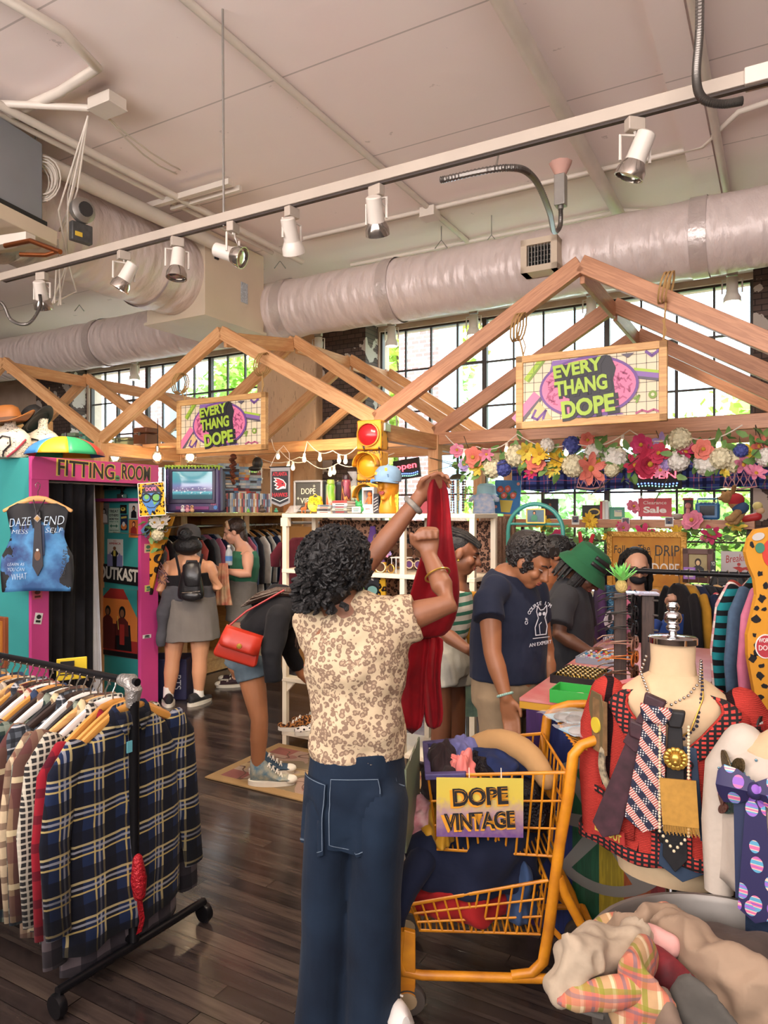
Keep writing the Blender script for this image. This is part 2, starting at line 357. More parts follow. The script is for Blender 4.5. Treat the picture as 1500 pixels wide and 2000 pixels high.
def window(n,u0,u1,seed):
    w = u1-u0;h = ZH-ZS;cols = round(w/.332);rows = 6;fr = MB()
    for i in range(cols+1):
        x = -w/2 + w*i/cols;th = .055 if i % 4 == 0 else .02;fr.box((x,0,h/2),(th,.06 if th > .04 else .03,h))
    for j in range(rows+1):
        z = h*j/rows;th = .045 if j in (0,3,rows) else .02;fr.box((0,.002,z),(w,.05 if th > .04 else .03,th))
    for i0,j0 in ((2,3),(6,1),(8,3)):                      # pivoting sashes stand out a little
        if i0+2 <= cols:
            for k in (0,2): fr.box((-w/2+w*(i0+k)/cols,-.03,h*(j0+1)/rows),(.03,.03,2*h/rows));fr.box((-w/2+w*(i0+1)/cols,-.03,h*(j0+k)/rows),(2*w/cols,.03,.03))
    o = fr.build('window_%d' % n,M_STEEL,None,ROOM((u0+u1)/2,VW+.06,ZS),RZ,smooth=False);struct(o)
    MB().box((0,.02,h/2),(w,.006,h)).build('pane',M_GLASS,o,smooth=False);return o
window(1,*W1,1);window(2,*W2,2)
# ---------------------------------------------------------------- outdoors
struct(rb('ground_outside',-45,40,VW+.6,60,-3.2,-3,mat('gravel','d8cfbc',.9,var=(.8,.15))))  # ground made pale to bounce neutral daylight up to the ceiling
t = NT('outdoor_brick');br = t.n.new('ShaderNodeTexBrick');t.t.links.new(t.map((1,1,1),(pi/2,0,0)),br.inputs['Vector']);br.inputs['Scale'].default_value = 3.2;br.inputs['Color1'].default_value = (*lin('a8776e'),1);br.inputs['Color2'].default_value = (*lin('93655f'),1);br.inputs['Mortar'].default_value = (*lin('c8bcc4'),1);br.inputs['Mortar Size'].default_value = .03;t.col(br.outputs[0]);t.set(Roughness=.9);M_OBR = t.m
for u0,u1,lab in ((-13.6,-12.05,'red brick building outside the left window'),(-6.1,-5.28,'red brick building corner outside the right window')):
    o = thing('brick_building',lab,'building',ROOM((u0+u1)/2,11.6,-3),RZ);MB().box((0,0,5),(u1-u0,.4,10)).build('wall',M_OBR,o,smooth=False)
    MB().box(((u1-u0)/2+.12,0,5),(.24,.5,10)).build('corner_trim',mat('blue_panel','9fc4e6',.5),o,smooth=False)
LEAF = [mat('leaf_%d' % i,c,.55,var=(3,.35)) for i,c in enumerate(('bfe36c','d8ec74','a2d070','b4dc94'))]
BARK = mat('bark','6d5a48',.9,bump=(14,.5,.03))
def tree(name,u,v,zc,r,rz_,n,m,lab):
    rnd = random.Random(int(u*31+v*7));o = thing(name,lab,'tree',ROOM(u,v,-3),RZ,'trees outside the windows');H = zc+3;b = MB()
    cl = [(V((rnd.gauss(0,.42)*r,rnd.gauss(0,.42)*r,H+rnd.uniform(-.85,.85)*rz_)),rnd.uniform(.3,.5)*r) for _ in range(16)]
    for i in range(n):
        c,cr_ = rnd.choice(cl);d = V((rnd.gauss(0,1),rnd.gauss(0,1),rnd.gauss(0,1))).normalized()*cr_*rnd.uniform(.55,1.05);p = c+d
        a = V((rnd.gauss(0,1),rnd.gauss(0,1),rnd.gauss(0,.6))).normalized()*rnd.uniform(.08,.16);e = a.cross(V((rnd.gauss(0,1),rnd.gauss(0,1),1))).normalized()*a.length*.6
        b.add([p-a,p-e,p+a,p+e],[(0,1,2,3)])
    b.build('crown',m,o,smooth=False)
    tb = MB().tube([(0,0,0),(.1,0,H*.5),(-.05,.05,H),(0,0,H+rz_*.6)],[.2,.15,.09,.03])
    for k in range(9): c,cr_ = cl[k];tb.tube([(0,0,H*.35+k*.12),c*.5+V((0,0,H*.25)),c],[.07,.05,.015],6)
    tb.build('trunk',BARK,o)
TR = [(-12.2,15.5,3.2,2.3,3.2,0),(-9.6,14,3.4,2.0,3.0,0),(-7.6,14.6,3.6,2.0,3.0,1),(-15.5,17,2.6,2.6,3.4,2),(-10.6,19,4.8,2.6,2.8,2),
      (-2.2,14,-.2,2.2,2.2,2),(.0,13.2,1.2,2.0,2.4,0),(1.9,14,2.6,2.2,3.2,0),(3.6,14.5,3.6,2.4,3.4,1),(-4.4,14.6,-.3,2.2,2.0,3),(-5.9,18,.1,2.4,2.2,2),(5.4,18,4.2,2.8,3.6,2),(-.8,18,.6,2.8,2.6,3)]
TL = ['bushy green tree behind the left window centre','bright green tree behind the left window','yellow green tree at the right side of the left window','dull green tree at the far left outside','tall dull green tree at the back of the left window',
      'low dull green tree below the open sky','bright green tree behind the sale sign','bright green tree behind the blue radio shelf','yellow green tall tree at the right end of the right window','pale low tree behind the left half of the right window','low tree between the two windows outside','dull green tree at the far right outside','pale green tree far behind the right window']
for (u,v,zc,r,rz_,k),lab in zip(TR,TL): tree('tree',u,v,zc,r,rz_,5200,LEAF[k],lab)
# ---------------------------------------------------------------- ducts
def foil(name,c,c2):
    t = NT(name);n = t.noise(5,4,t.map((2.2,1,1)));w = t.vor(5,t.map((3.2,1,1)),feat='SMOOTH_F1');f = t.math('ADD',n,w)
    t.col(t.mix(n,lin(c),lin(c2)));t.set(Roughness=.42,Metallic=.12,Specular_IOR_Level=.6);t.bump(f,.5,.045);return t.m
M_FOIL = foil('duct_foil','e2d4cd','d2c0ba');M_TAPE = mat('duct_tape','cfc2bc',.35,metal=.4,bump=(18,.4,.02))
M_BEIGE = mat('beige_sheet_metal','d9c7ae',.5,var=(2,.1));M_GALV = mat('galvanised','a9a59e',.35,metal=.8,var=(8,.2))
def duct(name,p,q,r,lab,seams):
    p,q = V(p),V(q);L = (q-p).length;n = 64;rings = []
    for i in range(n+1):
        x = L*i/n;s = 1+.012*sin(x*9)+.01*sin(x*23+1)
        for k in seams:
            if abs(x-k) < .08: s *= 1+.035*cos((x-k)/.08*pi/2)
        rings.append([V((x,r*s*(1+.015*NZ.noise(V((x*3,j,r))))*cos(2*pi*j/36),r*s*(1+.02*NZ.noise(V((x*4,j*.9,5))))*sin(2*pi*j/36))) for j in range(36)])
    d = (q-p).normalized();o = thing(name,lab,'duct',p-V((0,0,r)),math.atan2(d.y,d.x));b = MB().loft(rings);b.v = [(x,y,z+r) for x,y,z in b.v]
    b.build('sleeve',M_FOIL,o)
    for k in seams: MB().loft([[V((k+e,r*1.05*cos(2*pi*j/36),r+r*1.055*sin(2*pi*j/36))) for j in range(36)] for e in (-.06,-.03,.03,.06)],cap=False).build('tape_band',M_TAPE,o)
    return o
DZ = 3.78
d1 = duct('insulated_duct',ROOM(-4.76,6.02,DZ),ROOM(4.5,6.02,DZ),.29,'long foil wrapped duct under the ceiling, right of the beige box',(.25,1.5,4.2))
d2 = duct('insulated_duct',ROOM(-13,6.02,DZ-.02),ROOM(-5.5,6.02,DZ-.02),.28,'foil wrapped duct along the windows, left of the beige box',(3.0,5.6))
d3 = duct('insulated_duct',ROOM(-5.06,2.6,3.9),ROOM(-5.06,4.98,3.9),.37,'thick foil wrapped duct running from the grey unit to the beige box',(.6,2.0))
bx = thing('duct_box','beige sheet metal plenum box where the three ducts meet','duct box',ROOM(-5.06,5.36,3.5),RZ)
MB().box((0,0,.395),(.76,.86,.79)).build('casing',M_BEIGE,bx,bevel=.006,smooth=False);MB().box((0,0,-.012),(.80,.90,.024)).build('flange',M_BEIGE,bx,smooth=False)
MB().box((.384,.12,.33),(.004,.1,.2)).build('label',mat('label_paper','cfd6dc',.6,var=(60,.5)),bx,smooth=False)
MB().box((.384,-.28,.6),(.02,.05,.12)).build('latch',mat('black_plastic','1b1a1b',.4),bx,smooth=False)
vt = thing('air_vent','beige framed vent grille on the side of the duct','vent',ROOM(-1.72,5.74,3.62),RZ)
for (x,z,w,h) in ((0,-.11,.3,.05),(0,.11,.3,.05),(-.125,0,.05,.27),(.125,0,.05,.27)): MB().box((x,-.06,z+.11),(w,.16,h)).build('frame',M_BEIGE,vt,smooth=False)
MB().box((0,-.02,.11),(.22,.02,.2)).build('backing',mat('vent_dark','1f2328',.8),vt,smooth=False)
b = MB()
for i in range(8): b.box((-.09+i*.026,-.1,.11),(.006,.04,.19))
for i in range(5): b.box((0,-.085,.03+i*.04),(.2,.02,.004))
b.build('louvre',M_GALV,vt,smooth=False)
# pipes, conduits and boxes painted with the ceiling
M_PIPE = mat('painted_pipe','d8ccbe',.45,var=(4,.12))
def pipe(lab,pts,r,name='ceiling_pipe',m=M_PIPE,straps=()):
    o = MB().tube([ROOM(*p) for p in pts],r,12).build(name,m,world=True);return tag(o,lab,'pipe')
pipe('thick painted pipe crossing the ceiling towards the window, right of centre',[(-1.235,0,4.22),(-1.235,7.5,4.22)],.05)
pipe('thin painted pipe crossing the ceiling, left of the thick one',[(-2.67,0,4.275),(-2.67,6.6,4.275)],.024)
pipe('thick painted pipe on the left running into the beige box',[(-4.56,1.5,4.12),(-4.56,5.0,4.12)],.06)
pipe('thin painted pipe beside the thick pipe on the left',[(-4.28,1.5,4.2),(-4.28,5.9,4.2)],.028)
pipe('thin painted pipe next to the thick left pipe',[(-4.42,1.5,4.22),(-4.42,5.6,4.22)],.02)
pipe('painted pipe with joints near the right edge of the ceiling',[(-.40,0,4.24),(-.40,7.4,4.24)],.028)
struct(rb('trim_3',-.62,-.44,0,7.5,4.24,CEIL,M_CEIL))
pipe('thin conduit across the ceiling before the windows',[(-4.0,5.55,4.27),(-.9,5.55,4.27),(-.5,5.5,4.25),(-.25,5.15,4.25),(.3,5.05,4.25),(2,5.05,4.25)],.018)
pipe('second thin conduit across the ceiling before the windows',[(-4.0,6.4,4.27),(-1.2,6.4,4.27),(-.8,6.7,4.27)],.018)
pipe('bent conduit in the upper left corner of the ceiling',[(-5.1,1.8,4.25),(-3.75,1.75,4.25),(-3.45,2.0,4.25),(-3.4,2.5,4.25),(-3.5,2.8,4.25),(-3.9,2.85,4.25),(-6,2.85,4.25)],.03)
pipe('curved conduit ending in the ceiling junction box',[(-6,2.2,4.22),(-4.6,2.5,4.22),(-3.95,2.95,4.22),(-3.85,3.02,4.22)],.022)
def jbox(p,lab,s=(.2,.14,.07)):
    o = thing('junction_box',lab,'junction box',ROOM(*p),RZ);MB().box((0,0,s[2]/2),s).build('housing',M_PIPE,o,bevel=.006,smooth=False);MB().box((0,0,-.003),(s[0]*1.04,s[1]*1.04,.008)).build('cover',M_PIPE,o,bevel=.002,smooth=False);return o
jbox((-3.72,3.05,4.19),'white junction box on the ceiling at the upper left');jbox((-2.67,5.56,4.2),'white junction box on the thin pipe above the long duct',(.14,.14,.08));jbox((.42,5.05,4.2),'white junction box at the right end of the conduit',(.16,.16,.09));jbox((-4.15,1.45,4.18),'white junction box at the very upper left corner',(.2,.2,.1))
pipe('thin cable clipped along the ceiling at the far right',[(-.02,.8,4.27),(.0,2.6,4.26),(.03,3.4,4.26),(.12,4.2,4.26),(.3,4.95,4.25)],.009,'ceiling_cable',M_GALV)
sr = thing('strut_channel','perforated strut channel fixed under the ceiling by the left pipes','bracket',ROOM(-4.2,4.2,4.17),RZ);MB().box((0,0,.03),(.95,.045,.045)).build('channel',M_PIPE,sr,smooth=False);MB().box((.1,.12,.03),(.75,.03,.04)).build('channel',M_PIPE,sr,smooth=False)
for i,(u,v,n_) in enumerate(((-5.05,3.4,3),(-4.9,3.3,2))):
    for k in range(n_):
        p = [ROOM(-3.9,3.05,4.2),ROOM(-4.2-.1*k,3.2,3.95-.1*k-.1*i),ROOM(-4.75,3.45+.08*k,3.75-.2*k),ROOM(-4.72-.03*k,3.4+.05*i,3.2)]
        q = [p[0].lerp(p[1],a/4) for a in range(4)]+[p[1].lerp(p[2],a/4)+V((0,0,-.05*sin(a/4*pi))) for a in range(4)]+[p[2].lerp(p[3],a/4) for a in range(5)]
        tag(MB().tube(q,.006,6).build('ceiling_cable',M_PIPE,world=True),'thin white cable hanging from the junction box past the thick duct','cable','white cables by the junction box')
b = MB()
for k in range(9):
    rr = .09+.012*(k % 4);b.tube([W(75,360,5.0)+V((rr*cos(a*pi/8)+.01*k,-.03-.008*k,1.25*rr*sin(a*pi/8))) for a in range(16)],.005,5,closed=True)
tag(b.build('cable_coil',M_PIPE,world=True),'coil of thin white cable hanging beside the grey unit','cable')
for k,(px,py,lab) in enumerate(((480,395,'thin white cable sagging from the junction box to the small ceiling hook'),(300,330,'thin white cable looping under the ceiling by the strut'))):
    a,bb = ROOM(-3.8,3.1,4.2),W(400,350,5.9) if k == 0 else W(370,345,5.8);mid = a.lerp(bb,.5)-V((0,0,.12+.05*k))
    tag(MB().tube([a.lerp(mid,i/5).lerp(mid.lerp(bb,i/5),i/5) for i in range(6)],.006,6).build('ceiling_cable',M_PIPE,world=True),lab,'cable')
# flexible metal conduits
M_FLEX = mat('flex_conduit','76706a',.4,metal=.8)
def flex(pts,lab,r=.016):
    P = [];
    for i in range(len(pts)-1):
        for k in range(10): 
            a,b_,c,d = pts[max(i-1,0)],pts[i],pts[i+1],pts[min(i+2,len(pts)-1)];s = k/10
            P.append(.5*((2*b_)+(c-a)*s+(2*a-5*b_+4*c-d)*s*s+(3*b_-a-3*c+d)*s**3))
    P.append(pts[-1]);Q = [];R = []
    for i in range(len(P)-1):
        for k in range(4): Q.append(P[i].lerp(P[i+1],k/4));R.append(r*(1 if k % 2 else .8))
    return tag(MB().tube(Q,R,8).build('flexible_conduit',M_FLEX,world=True),lab,'conduit')
cl = thing('conduit_stub','short metal conduit stub poking through the ceiling hole','conduit',W(1095,400,4.6),RZ)
MB().box((0,0,.09),(.07,.07,.2)).build('box',M_GALV,cl,bevel=.004);MB().lathe([(.02,-.03),(.02,.0),(.03,.0),(.03,.015)],n=10).build('nut',M_GALV,cl);MB().lathe([(.035,.19),(.06,.24),(.075,.27)],n=9).build('broken_rim',mat('rust_plaster','c4988a',.9),cl)
flex([W(860,352,3.1),W(985,328,3.0),W(1040,345,3.2),W(1072,410,3.7),W(1082,452,4.3),W(1094,440,4.55),W(1095,402,4.6)],'ribbed grey conduit looping from the track to the ceiling stub')
flex([W(1367,-60,2.55),W(1366,60,2.5),W(1360,150,2.45),W(1372,192,2.42),W(1410,203,2.4),W(1450,197,2.39)],'ribbed grey conduit dropping to the right end of the track')
flex([W(-60,575,4.6),W(0,590,4.55),W(22,625,4.5),W(55,632,4.4),W(78,600,4.4),W(78,575,4.4)],'grey cable looping below the left end of the track',.011)
# ---------------------------------------------------------------- track and spotlights
TV,TZ = 2.84,3.15
M_TRK = mat('track_paint','b3a596',.45,var=(3,.15));M_SPOT = mat('spot_enamel','d5cbbf',.35,var=(5,.1));M_LENS = mat('spot_lens','b9b0a6',.15,metal=.9);M_LIT = mat('lit_bulb','fff3dc',.3,emit=6)
tr = thing('track_rail','long beige track rail carrying the row of spotlights','track',ROOM(-2.2,TV,TZ),RZ)
MB().box((0,0,.04),(4.55,.045,.05)).build('rail',M_TRK,tr,bevel=.003,smooth=False);MB().box((0,0,.012),(4.5,.022,.012)).build('slot',mat('track_slot','3a2f2a',.5),tr,smooth=False);MB().box((2.2,0,.04),(.24,.065,.06)).build('end_feed',M_PIPE,tr,bevel=.004,smooth=False)
tag(MB().tube([W(435,18,3.73),W(437,442,3.73)],.006,8).build('hanging_rod',M_GALV,world=True),'thin threaded rod hanging the track from the ceiling','rod')
tag(MB().tube([PV(976,290,TV+1.0),PV(968,330,TV)],.005,6).build('hanging_rod',M_GALV,world=True),'short thin rod above the right half of the track','rod')
def spotlight(loc,lab,rx,rz,lit=False,power=0,tilt=0,group='track spotlights',s=1.0,proto=[]):
    o = thing('spotlight',lab,'spotlight',loc,rz,group)
    MB().box((0,0,-.02),(.07*s,.04*s,.05*s)).build('connector',M_TRK,o,bevel=.004)
    d = .16*s;w = .062*s;y = MB()
    y.tube([(0,0,-.045*s),(0,0,-.06*s),(-w,0,-.065*s),(-w,0,-d),],.006*s,6);y.tube([(0,0,-.06*s),(w,0,-.065*s),(w,0,-d)],.006*s,6);y.build('yoke',M_SPOT,o)
    R = rotm(rx,tilt,0);c = V((0,0,-d))
    MB().lathe([(.03,.11),(.036,.105),(.038,.02),(.040,.0)],c,18,R).xf(Matrix.Translation(c) @ Matrix.Scale(s,4) @ Matrix.Translation(-c)).build('can',M_SPOT,o)
    MB().lathe([(.040,.0),(.055,-.03),(.057,-.06),(.052,-.06),(.05,-.035)],c,20,R).xf(Matrix.Translation(c) @ Matrix.Scale(s,4) @ Matrix.Translation(-c)).build('rim',M_SPOT if lit else M_LENS,o)
    MB().lathe([(.001,-.05),(.03,-.054),(.05,-.046)],c,18,R).xf(Matrix.Translation(c) @ Matrix.Scale(s,4) @ Matrix.Translation(-c)).build('lamp',M_LIT if lit else M_LENS,o)
    MB().tube([(0,.01,-.05*s),(.03*s,.03*s,-.09*s),(.02*s,.045*s,-.13*s),(c+R @ V((0,0,.1*s)))],.004*s,5).build('cord',M_SPOT,o)
    if power:
        dr = Matrix.Rotation(rz,3,'Z') @ R @ V((0,0,-1));p = V(loc)+V((0,0,-d))+dr*.09;l = light('spot_beam','SPOT',p,power,(1,.80,.60),.05,aim=p+dr,spot_size=radians(95),spot_blend=.9)
    return o
def on_track(px): return PV(px,500,TV)
OT = ['first from the left','second from the left','third from the left','fourth from the left, turned to the camera side','lit and pointing down','sixth from the left','last on the right']
for (px,rx,rz,til,lit,pw),w_ in zip(((82,.5,-.3,.25,0,60),(242,.35,.7,.4,0,60),(346,-.1,.5,.1,0,60),(455,1.2,-1.9,.2,0,0),(570,.25,.9,-.55,1,90),(735,.55,-.7,.35,0,80),(1240,.3,.2,.3,0,60)),OT):
    p = on_track(px);spotlight((p.x,p.y,TZ),'beige track spotlight on the long rail, '+w_,rx,rz,lit,pw,til)
wt = thing('track_rail','white track rail in front of the windows','track',ROOM(-4.5,6.75,3.72),RZ);MB().box((0,0,.02),(10.6,.04,.04)).build('rail',M_PIPE,wt,smooth=False)
for px,w_ in ((263,'in front of the left window'),(622,'in front of the concrete pillar'),(765,'at the left end of the right window'),(925,'left of the tall gable'),(1155,'just under the tall gable'),(1430,'at the right end of the right window')):
    p = PV(px,500,6.75);spotlight((p.x,p.y,3.72),'white window spotlight '+w_,0,RZ+.1,True,35,.0,'spotlights by the windows',1.25)
# added unseen lamp row above the photographer, lights the front of the shop
tr2 = thing('track_rail','beige track rail with lamps above the photographer','track',ROOM(-1.5,-.2,TZ),RZ);MB().box((0,0,.04),(7,.045,.05)).build('rail',M_TRK,tr2,smooth=False)
for i,u in enumerate((-4.4,-3.2,-2.0,-.8,.4)):
    light('spot_beam','SPOT',ROOM(u,-.2,TZ-.1),18,(1,.84,.68),.06,aim=ROOM(u-.2,1.9,.5),spot_size=radians(100),spot_blend=.9)  # added fill beams, no lamp heads modelled on this rail
# grey unit at the upper left
M_UNIT = mat('unit_grey','8d8f93',.5,var=(3,.12));hv = thing('air_handler','grey air handling unit hanging at the upper left edge','air handler',W(-45,440,4.75),RZ+pi/2+.2)
MB().box((0,0,.33),(.5,.62,.58)).build('cabinet',M_UNIT,hv,bevel=.01,smooth=False);MB().box((.0,-.02,-.02),(.62,.72,.1)).build('drip_tray',M_BEIGE,hv,bevel=.006,smooth=False);MB().box((0,0,-.14),(.08,.9,.06)).build('support_rail',M_PIPE,hv,smooth=False)
MB().box((0,0,.05),(.54,.66,.07)).build('base',mat('unit_black','22211f',.6),hv,smooth=False)
for k in range(4): MB().tube([(.25*(-1)**k,.25*(-1)**(k//2),.6),(.25*(-1)**k,.25*(-1)**(k//2),CEIL-hv.location.z)],.008,6).build('hanger_rod',M_GALV,hv)
tag(MB().tube([W(10,480,4.6),W(60,470,4.5),W(118,492,4.4)],.016,10).build('copper_pipe',mat('copper','a8643c',.3,metal=.9),world=True),'copper pipe sticking out from the grey unit, upper of two','pipe','copper pipes')
tag(MB().tube([W(40,497,4.5),W(90,498,4.45),W(116,490,4.42)],.014,10).build('copper_pipe',MATS['copper'],world=True),'short copper pipe below the longer one at the grey unit','pipe','copper pipes')
ac = thing('damper_motor','dark round damper motor fixed on the thick foil duct','damper',W(158,470,4.88),RZ+pi/2-.15)
MB().box((0,0,.05),(.15,.05,.13)).build('housing',mat('motor_grey','4c4a48',.5,var=(30,.5)),ac,bevel=.008);MB().lathe([(.085,0),(.085,.04),(.05,.06),(.02,.06)],(0,0,.2),20,rotm(pi/2)).build('dial',M_GALV,ac);MB().lathe([(.05,0),(.05,.02)],(0,-.05,.2),16,rotm(pi/2)).build('hub',mat('motor_dark','2c2a29',.5),ac);MB().box((-.03,-.028,.03),(.05,.004,.03)).build('sticker',mat('yellow_sticker','d6b13c',.5),ac)
# duct hangers
for px,py,v_,lab in ((155,600,6.0,'wire hanger holding the left duct'),(547,515,6.0,'wire hanger holding the duct right of the box'),(960,465,6.0,'wire hanger above the vent'),(862,475,6.0,'thin wire hanger left of the vent wire')):
    p = PV(px,py,v_);tag(MB().tube([(p.x,p.y,CEIL),(p.x,p.y,p.z+.02)],.005,6).tube([(p.x-.06,p.y,p.z-.05),(p.x,p.y,p.z+.03),(p.x+.06,p.y,p.z-.05)],.006,6).build('duct_hanger',M_GALV,world=True),lab,'hanger')
# ---------------------------------------------------------------- timber house frames
FIR = wood('fir','d8a675','c48c5a',1,.5);FIR2 = wood('fir_red','c28a64','aa7452',1,.45);PINE = wood('pine','d9ab6c','c4925a',1.2,.5)
EZ,AZ,HB = 2.30,3.13,1.43;U1 = -2.497;VF = (4.33,5.30,6.27,7.1)
def gable(name,lab,uc,m,posts,fr=(0,1,2,3),ties=(1,2),az=(3.15,)*4):
    o = thing(name,lab,'house frame',ROOM(uc,VF[0],0),RZ,'timber house frames')
    q = lambda u,v,z: (u-uc,v-VF[0],z)
    for k in fr:
        for s in (-1,1):
            beam('rafter',q(uc+s*HB,VF[k],EZ),q(uc,VF[k],az[k]),.055,.105,m,o)
        if k in ties: beam('tie_beam',q(uc-HB,VF[k],EZ-.05),q(uc+HB,VF[k],EZ-.05),.06,.1,m,o)
    for a,b in zip(fr,fr[1:]): beam('ridge_board',q(uc,VF[a]+.03,az[a]-.05),q(uc,VF[b]-.03,az[b]-.05),.03,.12,m,o)
    for s in posts:
        beam('eave_beam',q(uc+s*HB,VF[fr[0]]+.03,EZ-.08),q(uc+s*HB,VF[fr[-1]]+.04,EZ-.08),.07,.12,m,o)
        for k in fr:
            if (s,k) != (1,0) or uc > -3: beam('post',q(uc+s*HB,VF[k],0),q(uc+s*HB,VF[k],EZ-.02),.09,.09,m,o,up=(0,1,0))
    return o
gable('house_frame','open timber gable frame over the TV shelf, middle of the three houses',U1-HB,FIR,(-1,1),az=(3.09,3.23,3.24,3.24))
gable('house_frame','tall open timber gable frame hung with the largest sign and flowers',U1+HB,FIR2,(1,))
gable('house_frame','open timber gable frame behind the hats at the far left',U1-3*HB,FIR,(-1,))
# ---------------------------------------------------------------- hanging shop signs
INK = mat('sign_black','26242a',.5);LIME = mat('sign_lime','a6c33f',.5);LIMED = mat('sign_olive','7d9a3c',.5);PINK = mat('sign_pink','e07a9d',.5);ROSE = mat('sign_rose','b4567c',.5);PURP = mat('sign_purple','6f4a8c',.5);LAV = mat('sign_lavender','8a66a6',.5);CREAM = mat('sign_cream','e3d1b0',.55);SALM = mat('sign_tan','d8b680',.5);GREYB = mat('sign_grey','5d5560',.5)
WHITE = mat('white','e8e4de',.5);BLACK = mat('black','1c1b1d',.5);ROPE = mat('jute_rope','b08a56',.9,bump=(80,.5,.005))
def dope_sign(lab,loc,w,h,ropes):
    o = thing('hanging_sign',lab,'sign',loc,RZ,'signs hanging from the gables')
    MB().box((0,0,h/2),(w-.04,.012,h-.04)).build('panel',CREAM,o,smooth=False)
    for (x,z,a,b,n_) in ((0,.0225,w,.045,0),(0,h-.0225,w,.045,0),(-w/2+.0225,h/2,.045,h,1),(w/2-.0225,h/2,.045,h,1)): MB().box((x,0,z),(a,.04,b)).build('frame',PINE,o,smooth=False,bevel=.004)
    Z = lambda z: h/2+z;k = h/.43;g = []
    for i in range(-8,9): g.append(quad(i*.052*k,Z(0),.0022,h-.09))
    for i in range(-3,4): g.append(quad(0,Z(i*.052*k),w-.09,.0022))
    decal(o,'grid_lines',g,INK,-.0065)
    sh = [(LIME,[quad(-.31*k,Z(.13*k),.03*k,.16*k,-.7)]),(LIMED,[quad(-.295*k,Z(.12*k),.014*k,.16*k,-.7)]),(PINK,[quad(-.36*k,Z(-.09*k),.05*k,.2*k,-.75)]),(GREYB,[quad(-.335*k,Z(-.115*k),.02*k,.22*k,-.75)]),
          (SALM,[[(-.28*k,Z(-.06*k)),(-.2*k,Z(-.165*k)),(-.3*k,Z(-.165*k)),(-.33*k,Z(-.12*k))]]),(PURP,stroke([(-.30*k,Z(-.11*k)),(-.32*k,Z(-.15*k)),(-.29*k,Z(-.165*k)),(-.24*k,Z(-.115*k)),(-.255*k,Z(-.16*k))],.014*k)+stroke([(.31*k,Z(.165*k)),(.34*k,Z(.14*k)),(.38*k,Z(.168*k))],.015*k)),
          (LIME,[quad(.32*k,Z(.06*k),.15*k,.018*k,-.2)]),(LAV,[quad(.32*k,Z(.038*k),.15*k,.03*k,-.2)]),(GREYB,[quad(.325*k,Z(.018*k),.15*k,.014*k,-.2)]+[[(.18*k,Z(.165*k)),(.25*k,Z(.165*k)),(.215*k,Z(.14*k))]]),(LIMED,[oval(.345*k,Z(-.07*k),.022*k)]+stroke([(.25*k,Z(-.085*k)),(.275*k,Z(-.07*k)),(.262*k,Z(-.105*k))],.012*k)),(CREAM,[oval(.345*k,Z(-.07*k),.009*k)]),
          (LAV,[[(-.2*k,Z(.165*k)),(-.02*k,Z(.168*k)),(-.1*k,Z(.13*k)),(-.22*k,Z(.09*k))],[(.05*k,Z(-.165*k)),(.2*k,Z(-.165*k)),(.1*k,Z(-.13*k))]]),(ROSE,stroke([(.26*k,Z(-.165*k)),(.29*k,Z(-.15*k)),(.32*k,Z(-.162*k)),(.35*k,Z(-.15*k)),(.38*k,Z(-.165*k))],.01*k))]
    for i,(m_,p) in enumerate(sh): decal(o,'painted_shape',p,m_,-.0072-.0008*i,.0007)
    decal(o,'oval',[oval(0,Z(0),.275*k,.172*k,40)],PURP,-.018,.001);decal(o,'oval',[oval(0,Z(0),.26*k,.157*k,40)],PINK,-.0195,.001)
    rnd = random.Random(3);sp = []
    while len(sp) < 60:
        x,z = rnd.uniform(-.25,.25)*k,rnd.uniform(-.15,.15)*k
        if (x/.24/k)**2+(z/.14/k)**2 < 1 and not (-.17*k < x < .14*k): sp.append(quad(x,Z(z),.028*k,.008*k,rnd.uniform(0,3)))
    decal(o,'sprinkles',sp,ROSE,-.021,.001)
    rows = (('EVERY',-.06,.105,.075,.28,.18),('THANG',-.035,.005,.085,.30,.13),('DOPE',.0,-.115,.098,.30,.16))
    decal(o,'letter_shadow',[[(-.155*k,Z(.13*k)),(.1*k,Z(.168*k)),(.125*k,Z(.16*k)),(.155*k,Z(.09*k)),(.14*k,Z(.03*k)),(.16*k,Z(-.12*k)),(.0,Z(-.145*k)),(-.1*k,Z(-.168*k)),(-.1*k,Z(-.06*k)),(-.14*k,Z(-.04*k)),(-.165*k,Z(.05*k))]],INK,-.0225,.001)
    for s_,x,z,hh,ww,rt in rows:
        text(o,s_,(x+.012)*k,Z((z-.008)*k),hh*k,INK,-.025,'letter_shadow',rt*.6,ww*k*1.06,.0012,.075)
        text(o,s_,x*k,Z(z*k),hh*k*.95,LIME,-.029,'lettering',rt*.6,ww*k*.98,.0015,.04)
    for x,tx,tz in ropes:
        r = MB();r.tube([(x,0,h),(x+tx*.3,-.0,h+tz*.4),(x+tx,0,h+tz)],.006,6);r.tube([(x,-.01,h-.01),(x+.015,0,h+.06),(x-.005,0,h+.12)],.004,5)
        for j in range(3): r.tube([(x+tx+.02*j-.02+.085*cos(a)*.25,.075*sin(a),h+tz+.055+.085*cos(a)) for a in (i*pi/5 for i in range(10))],.006,5,closed=True)
        r.build('rope',ROPE,o)
    return o
p = PV(1149,838,4.28);dope_sign('big framed sign with bubble letters, hanging under the tallest gable',(p.x,p.y,2.165),.885,.455,((-.40,-.03,.13),(.42,.015,.245)))
p = PV(431,885,4.28);dope_sign('framed sign with bubble letters, hanging beside the fitting room',(p.x,p.y,2.125),.93,.44,((-.38,-.06,.09),(.42,.0,.16)))
o = thing('hanging_sign','plain back of a wooden framed sign partly cut off behind the hats','sign',ROOM(-7.05,4.7,2.32),RZ);MB().box((0,0,.12),(.9,.012,.2)).build('panel',CREAM,o,smooth=False)
